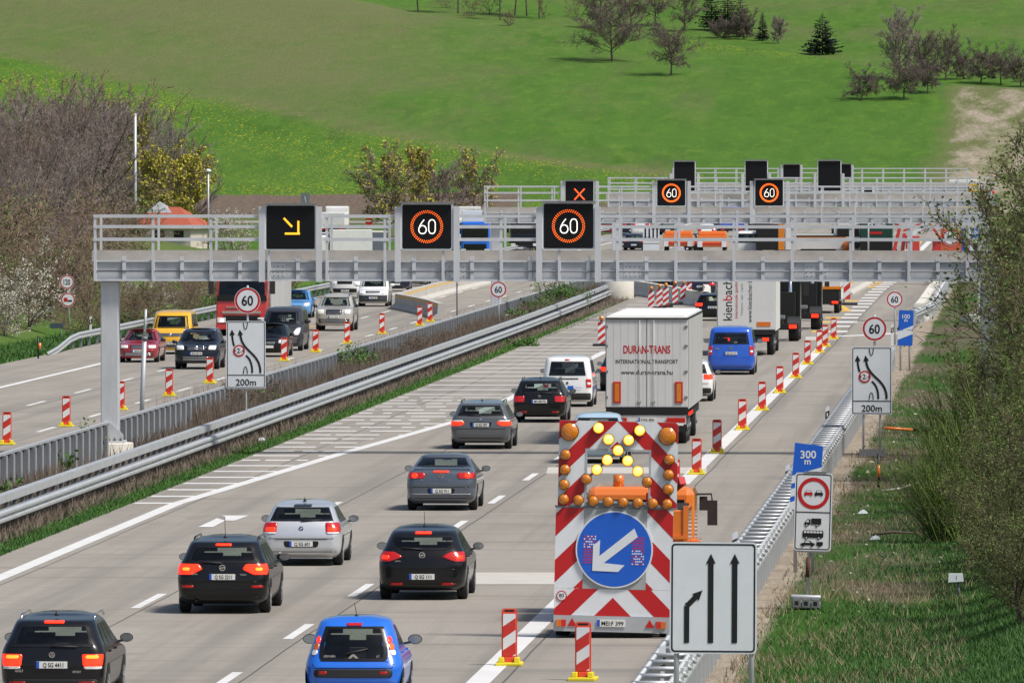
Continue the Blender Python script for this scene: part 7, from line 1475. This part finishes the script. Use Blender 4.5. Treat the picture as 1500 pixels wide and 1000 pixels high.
# right bank: willow clumps and tall shrubs
def willow(label, px, py, h, n, seed, lean=-.35):
    p = hit(px, py); g = Wood(seed); R = g.r
    for i in range(n):
        b = Vector((R.gauss(0,.22), R.gauss(0,.22), -.1)); d = Vector((R.gauss(lean, .42), R.gauss(0,.35), 1)).normalized(); L_ = h*R.uniform(.55,1.05)
        P, Rr = g.limb(b, d, L_, .017, SHOOT if R.random() < .8 else BARK, 6, .05, .025, 4, .25)
        for k in range(7): g.twig(P_at(P, R.uniform(.3,.98)), g.jit((P[-1]-P[0]).normalized(), .28), L_*.22*R.uniform(.5,1.2), .008)
        for k in range(7): g.leaf(P_at(P, R.uniform(.3,1)-.001), .055)
    t = thing('willow_shrub', label, 'shrub', p); g.a.build('shoots', t); q = MB(); q.mesh(g.v, g.f, SHOOT); q.build('twigs', t); q = MB(); q.mesh(g.lv, g.lf, LEAFG); q.build('leaves', t)
for i, (px, py, h, n, lean, L_) in enumerate(((1392,792,2.7,140,-.28,'willow clump with long green shoots leaning over the grass'),(1430,770,3.0,130,-.12,'willow clump right behind the leaning one'),(1412,700,2.8,100,-.22,'willow clump beside the gantry post foot'),(1455,690,3.2,120,-.05,'willow clump at the right edge below the gantry beam'),(1440,610,2.6,80,-.2,'willow clump half in front of the right gantry post'),(1472,770,3.6,110,.0,'willow clump at the right picture edge'))): willow(L_, px, py, h, n, 500+i, lean)
RS = []
for k in range(3):
    g = bare_tree(520+k, 5.0, 4.6, .05, 30, 9, 8, 3, BARK, up=.10, tw=.010, stems=6, leafn=8000, leafs=.06)
    RS.append(put_tree('budding_shrub', 'budding shrub', g, (0,0,0), TWIGR, LEAFD, cat='shrub', group='shrubs on the right bank'))
for i, (X, Y, h, L_) in enumerate(((.05,188,2.6,'lowest budding shrub at the bottom right corner'),(.3,198,3.3,'budding shrub above the bottom right corner'),(-.25,210,2.9,'budding shrub right of the small white box sign'),(.8,214,4.2,'budding shrub behind the one next to the white box sign'),(.9,232,5.2,'tall budding shrub at the right edge below the gantry'),(.55,252,6.2,'tall budding shrub over the right gantry post'),(1.4,262,7.8,'tall budding shrub reaching the horizon at the right edge'),(1.3,284,8.4,'tallest budding shrub at the right edge, above the railing end'),(.5,296,6.0,'budding shrub overlapping the right railing end'),(2.6,300,9.6,'high budding shrub crowning the right edge'),(.8,318,7.4,'budding shrub behind the right gantry post'),(1.8,335,8.8,'budding shrub behind the railing end, in the hill gap'),(.1,224,3.6,'budding shrub between two willow clumps at the right edge'),(.2,243,4.6,'budding shrub tucked behind the rightmost willow clump'),(1.0,272,7.0,'budding shrub left of the tallest ones at the right edge'),(1.9,290,9.0,'slender high budding shrub at the right edge'),(.35,310,5.4,'budding shrub whose tips cross the right railing end'),(3.0,325,9.4,'budding shrub farthest back at the right edge'),(.75,266,8.6,'budding shrub darkening the right edge above the gantry level'),(.7,280,9.4,'budding shrub with the highest tips at the right edge'),(.95,246,7.6,'budding shrub filling the right edge beside the railing'),(-.05,203,2.4,'low budding shrub above the lowest one at the bottom right'),(.1,193,2.2,'rounded budding shrub in the bottom right corner'),(.4,220,3.4,'budding shrub right of the leaning willow clump'),(.3,256,4.8,'budding shrub behind the gantry-foot willow clump'),(.9,298,7.6,'budding shrub directly above the right railing end'),(1.5,275,8.2,'budding shrub at the right edge just below the hill gap'))):
    s_ = h/5.0*.93; X += -.05 if h < 5 else 1.15; place(RS[i % 3], L_, (X, Y, tz(X, Y)-.1), i*1.7, (s_*(1.25 if h < 5 else 1.0), s_*(1.25 if h < 5 else 1.0), s_))

# ground cover nobody could count
def blades(name, n, fx, h0, h1, wd, m, seed, lean=.35, dens=None):
    R = random.Random(seed); vs = []; fs = []
    while len(fs) < n:
        X, Y = fx(R)
        if dens and R.random() > dens(X, Y): continue
        z = tz(X, Y)-.03; h = R.uniform(h0, h1); a = R.uniform(0, 6.28); w_ = wd*R.uniform(.6,1.4); dx, dy = cos(a)*w_, sin(a)*w_*.5; lx, ly = R.gauss(0, lean)*h, R.gauss(0, lean)*h; k = len(vs)
        vs += [(X-dx,Y-dy,z),(X+dx,Y+dy,z),(X+lx,Y+ly,z+h)]; fs.append((k,k+1,k+2))
    q = MB(); q.mesh(vs, fs, m); return tag(q.build(name), kind='stuff')
yd = lambda R, a, b: 1/(R.uniform(1/b, 1/a))
blades('grass', 90000, lambda R: (R.uniform(-5.2, .2), yd(R, 166, 420)), .04, .13, .011, GRASSB, 1, .4, lambda X, Y: (.18+.82*sst(-4.4,-2.6,X+.35*vnoise(X,Y)))*(1 if X > -2.0 else (.6 if vnoise(X,Y,.55) > .0 else .06) if Y > 205 else .8))
blades('dry_grass', 10000, lambda R: (R.uniform(-5.4, -1.2), yd(R, 166, 420)), .05, .24, .010, GRASSB2, 2, .5, lambda X, Y: .75 if vnoise(X,Y,.55) < 0 else .12)
blades('grass', 24000, lambda R: (R.uniform(-24.65,-23.42), yd(R, 200, 560)), .04, .12, .014, GRASSB, 3, .4, lambda X, Y: sst(-25.0,-24.0,X+.3*vnoise(X*3,Y,.4)))
blades('dry_grass', 14000, lambda R: (R.uniform(-25.6,-24.1), yd(R, 200, 640)), .08, .34, .016, STALK, 4, .4)
blades('dry_weeds', 12000, lambda R: (R.uniform(-27.7,-25.4), yd(R, 200, 340)), .15, .62, .015, STALK, 5, .25, lambda X, Y: .15+.85*(vnoise(X,Y,.22) > -.1))
blades('dry_weeds', 28000, lambda R: (R.uniform(-27.7,-25.4), yd(R, 330, 640)), .25, 1.0, .017, STALK, 8, .22, lambda X, Y: (.12+.88*(vnoise(X,Y,.22) > -.1)))
blades('dry_weeds', 2600, lambda R: (R.uniform(-29.3,-28.1), yd(R, 330, 640)), .3, 1.15, .014, STALK, 6, .22, lambda X, Y: 1.0 if vnoise(X,Y,.2) > .1 else .1)
blades('grass', 12000, lambda R: (R.uniform(-47.5,-43.9), yd(R, 415, 700)), .08, .30, .035, GRASSB, 7, .4)
def dead_bush(label, X, Y, h, w_, seed):
    g = bare_tree(seed, h, w_, .05, 14, 6, 6, 3, STALK, up=.12, tw=.011, stems=5, gnarl=.14); put_tree('dry_bush', label, g, (X, Y, -.05), STALK, None, seed, 'shrub', 'dry bushes in the median', 1.0, 'twigs')
_db = None
R = random.Random(21)
for i in range(20):
    X, Y = R.uniform(-27.4,-26.4), 345+i*14+R.uniform(-4,4); s_ = R.uniform(.5,.95)
    if 495 < Y < 560: continue
    if _db is None: dead_bush('dry leafless bush in the median strip between the two steel barriers', X, Y, 1.5, 1.8, 700); _db = [o for o in COL.objects if o.name == 'dry_bush'][0]
    else: dup(_db, (X, Y, -.05), R.uniform(0,6.28), None, None, (s_*1.1, s_*1.1, s_))
def weed(label, px, py, h, w_, n, seed, zb=0.0):
    x, y, z = gp(px, py); g = Wood(seed); R = g.r
    for i in range(int(n/14)+3):
        P, _ = g.limb((R.gauss(0,w_*.25), R.gauss(0,w_*.25), -.05), (R.gauss(0,.3), R.gauss(0,.3), 1), h*R.uniform(.5,1), .012, STALK, 4, .12, .02, 4, .3)
        for k in range(14): g.leaf(P_at(P, R.uniform(.15,.99))+Vector((R.gauss(0,.08), R.gauss(0,.08), R.gauss(0,.06))), .12)
    t = thing('weed_plant', label, 'plant', (x, y, 0)); g.a.build('stems', t); q = MB(); q.mesh(g.lv, g.lf, WEED); q.build('leaves', t)
for i, (px, py, h, w_, n, L_) in enumerate(((822,453,1.9,2.6,2600,'large bright green bush in the median before the pale foundation'),(792,463,1.3,2.2,1300,'green bush in the median left of the large bright one'),(755,477,1.1,1.6,700,'low green weed behind the crash barrier near the second gantry post'),(523,553,1.6,1.2,700,'green weed clump against the dark picket barrier'),(537,549,1.4,.9,420,'slim green weed right of the clump at the picket barrier'),(400,606,1.1,.8,160,'yellow-green weed peeking over the crash barrier'),(86,690,.9,.5,120,'small weed in front of the picket barrier on the left'),(130,668,1.3,.5,140,'thin weed beside the white gantry footing'),(765,507,.5,1.2,420,'low weed patch at the road edge below the barrier'),(12,745,1.2,.6,200,'weed showing through the barrier at the left picture edge'))): weed(L_, px, py, h, w_, n, 600+i)
# litter and stones on the verge
q = MB(); R = random.Random(9); STONE = M('stones', (.42,.38,.33), .9, var=.3, scale=3)
for i in range(520):
    X, Y = R.uniform(-5.3,-1.6), R.uniform(196, 430); s_ = R.uniform(.012,.04)*(1.8 if R.random() < .06 else 1); c = Vector((X, Y, tz(X, Y)-.02))
    q.mesh([tuple(c+Vector((R.gauss(0,s_), R.gauss(0,s_), 0))) for _ in range(3)]+[tuple(c+Vector((0,0,s_*1.2)))], [(0,1,2),(0,1,3),(1,2,3),(2,0,3)], STONE)
tag(q.build('stones'), kind='stuff')
for i, (px, py, a, L_) in enumerate(((1318,722,.9,'pale broken branch lying on the verge left of the willows'),(1310,786,.1,'dark plank lying in the dirt below the pale branch'))):
    p = hit(px, py); q = MB(); q.tube([(-.5,-.1,.06),(0,.0,.12),(.55,.2,.30 if i == 0 else .08)], [.03,.035,.02], 6, WOODP if False else (M('pale_wood',(.5,.47,.42),.8) if i == 0 else BARK)); tag(q.build('branch' if i == 0 else 'plank', None, p), L_, 'debris')
for i, (px, py, L_) in enumerate(((1264,752,'crumpled white litter on the verge right of the no-overtaking board'),(1282,790,'white scrap of litter near the dark plank'),(383,645,'white scrap on the grass strip below the median barrier'))):
    p = hit(px, py); q = MB(); q.mesh([(-.14,0,0),(.13,-.05,.01),(.10,.12,.05),(-.06,.10,.08),(.02,.03,.11)], [(0,1,4),(1,2,4),(2,3,4),(3,0,4)], SWHITE); tag(q.build('litter', None, p), L_, 'litter')

# the house and things at the foot of the hill
x0, Y = at(248, 330, 900)[0], 900.0; t = thing('house', 'low house with red tiled hip roof behind the left gantry railing', 'house', (x0, Y, 0), radians(-12)); TILE = M('roof_tiles', (.36,.085,.045), .8, var=.2, scale=4, stretch=(1,4,1), bump=.3); PLASTER = M('plaster', (.55,.50,.42), .85)
q = MB(); q.box(-2.9,2.9,-3,3,-.2,1.9,PLASTER); q.build('wall', t); q = MB(); e, zt, zr_ = 3.3, 1.9, 3.7; vs = [(-e,-3.4,zt),(e,-3.4,zt),(e,3.4,zt),(-e,3.4,zt),(-1.2,0,zr_),(1.0,0,zr_)]; q.mesh(vs, [(0,1,5,4),(1,2,5),(2,3,4,5),(3,0,4)], TILE); q.mesh([(a,b,c-.12) for a,b,c in vs[:4]]+vs[:4], [(0,1,5,4),(1,2,6,5),(2,3,7,6),(3,0,4,7),(3,2,1,0)], PLASTER); roof = q.build('roof', t)
q = MB(); q.mesh([(-1.9,-1.0,zr_-.55),(.6,-1.0,zr_-.55),(.6,1.0,zr_-.55),(-1.9,1.0,zr_-.55),(-.9,0,zr_+.5)], [(0,1,4),(1,2,4),(2,3,4),(3,0,4)], STEEL); q.build('ridge_cap', roof)
for wx in (-1.8, 0, 1.8): q = MB(); q.box(wx-.45,wx+.45,-3.03,-2.98,.7,1.6,FRIT); q.build('window', t)
x0 = at(236, 362, 800)[0]; car('saloon_car', 'white car parked behind the left gantry railing below the red roof', 'car', x0, 800, dict(kind='saloon', L=4.5, W=1.8, H=1.45, paint=WHITEP, res=.5, glass=[(1.0,-.7,.7),(1.3,-.58,.58)], lights=[([(.75,.5,.92),(.92,.5,.92)], REDL, .016)], plate=('', .5)), 1, radians(80))
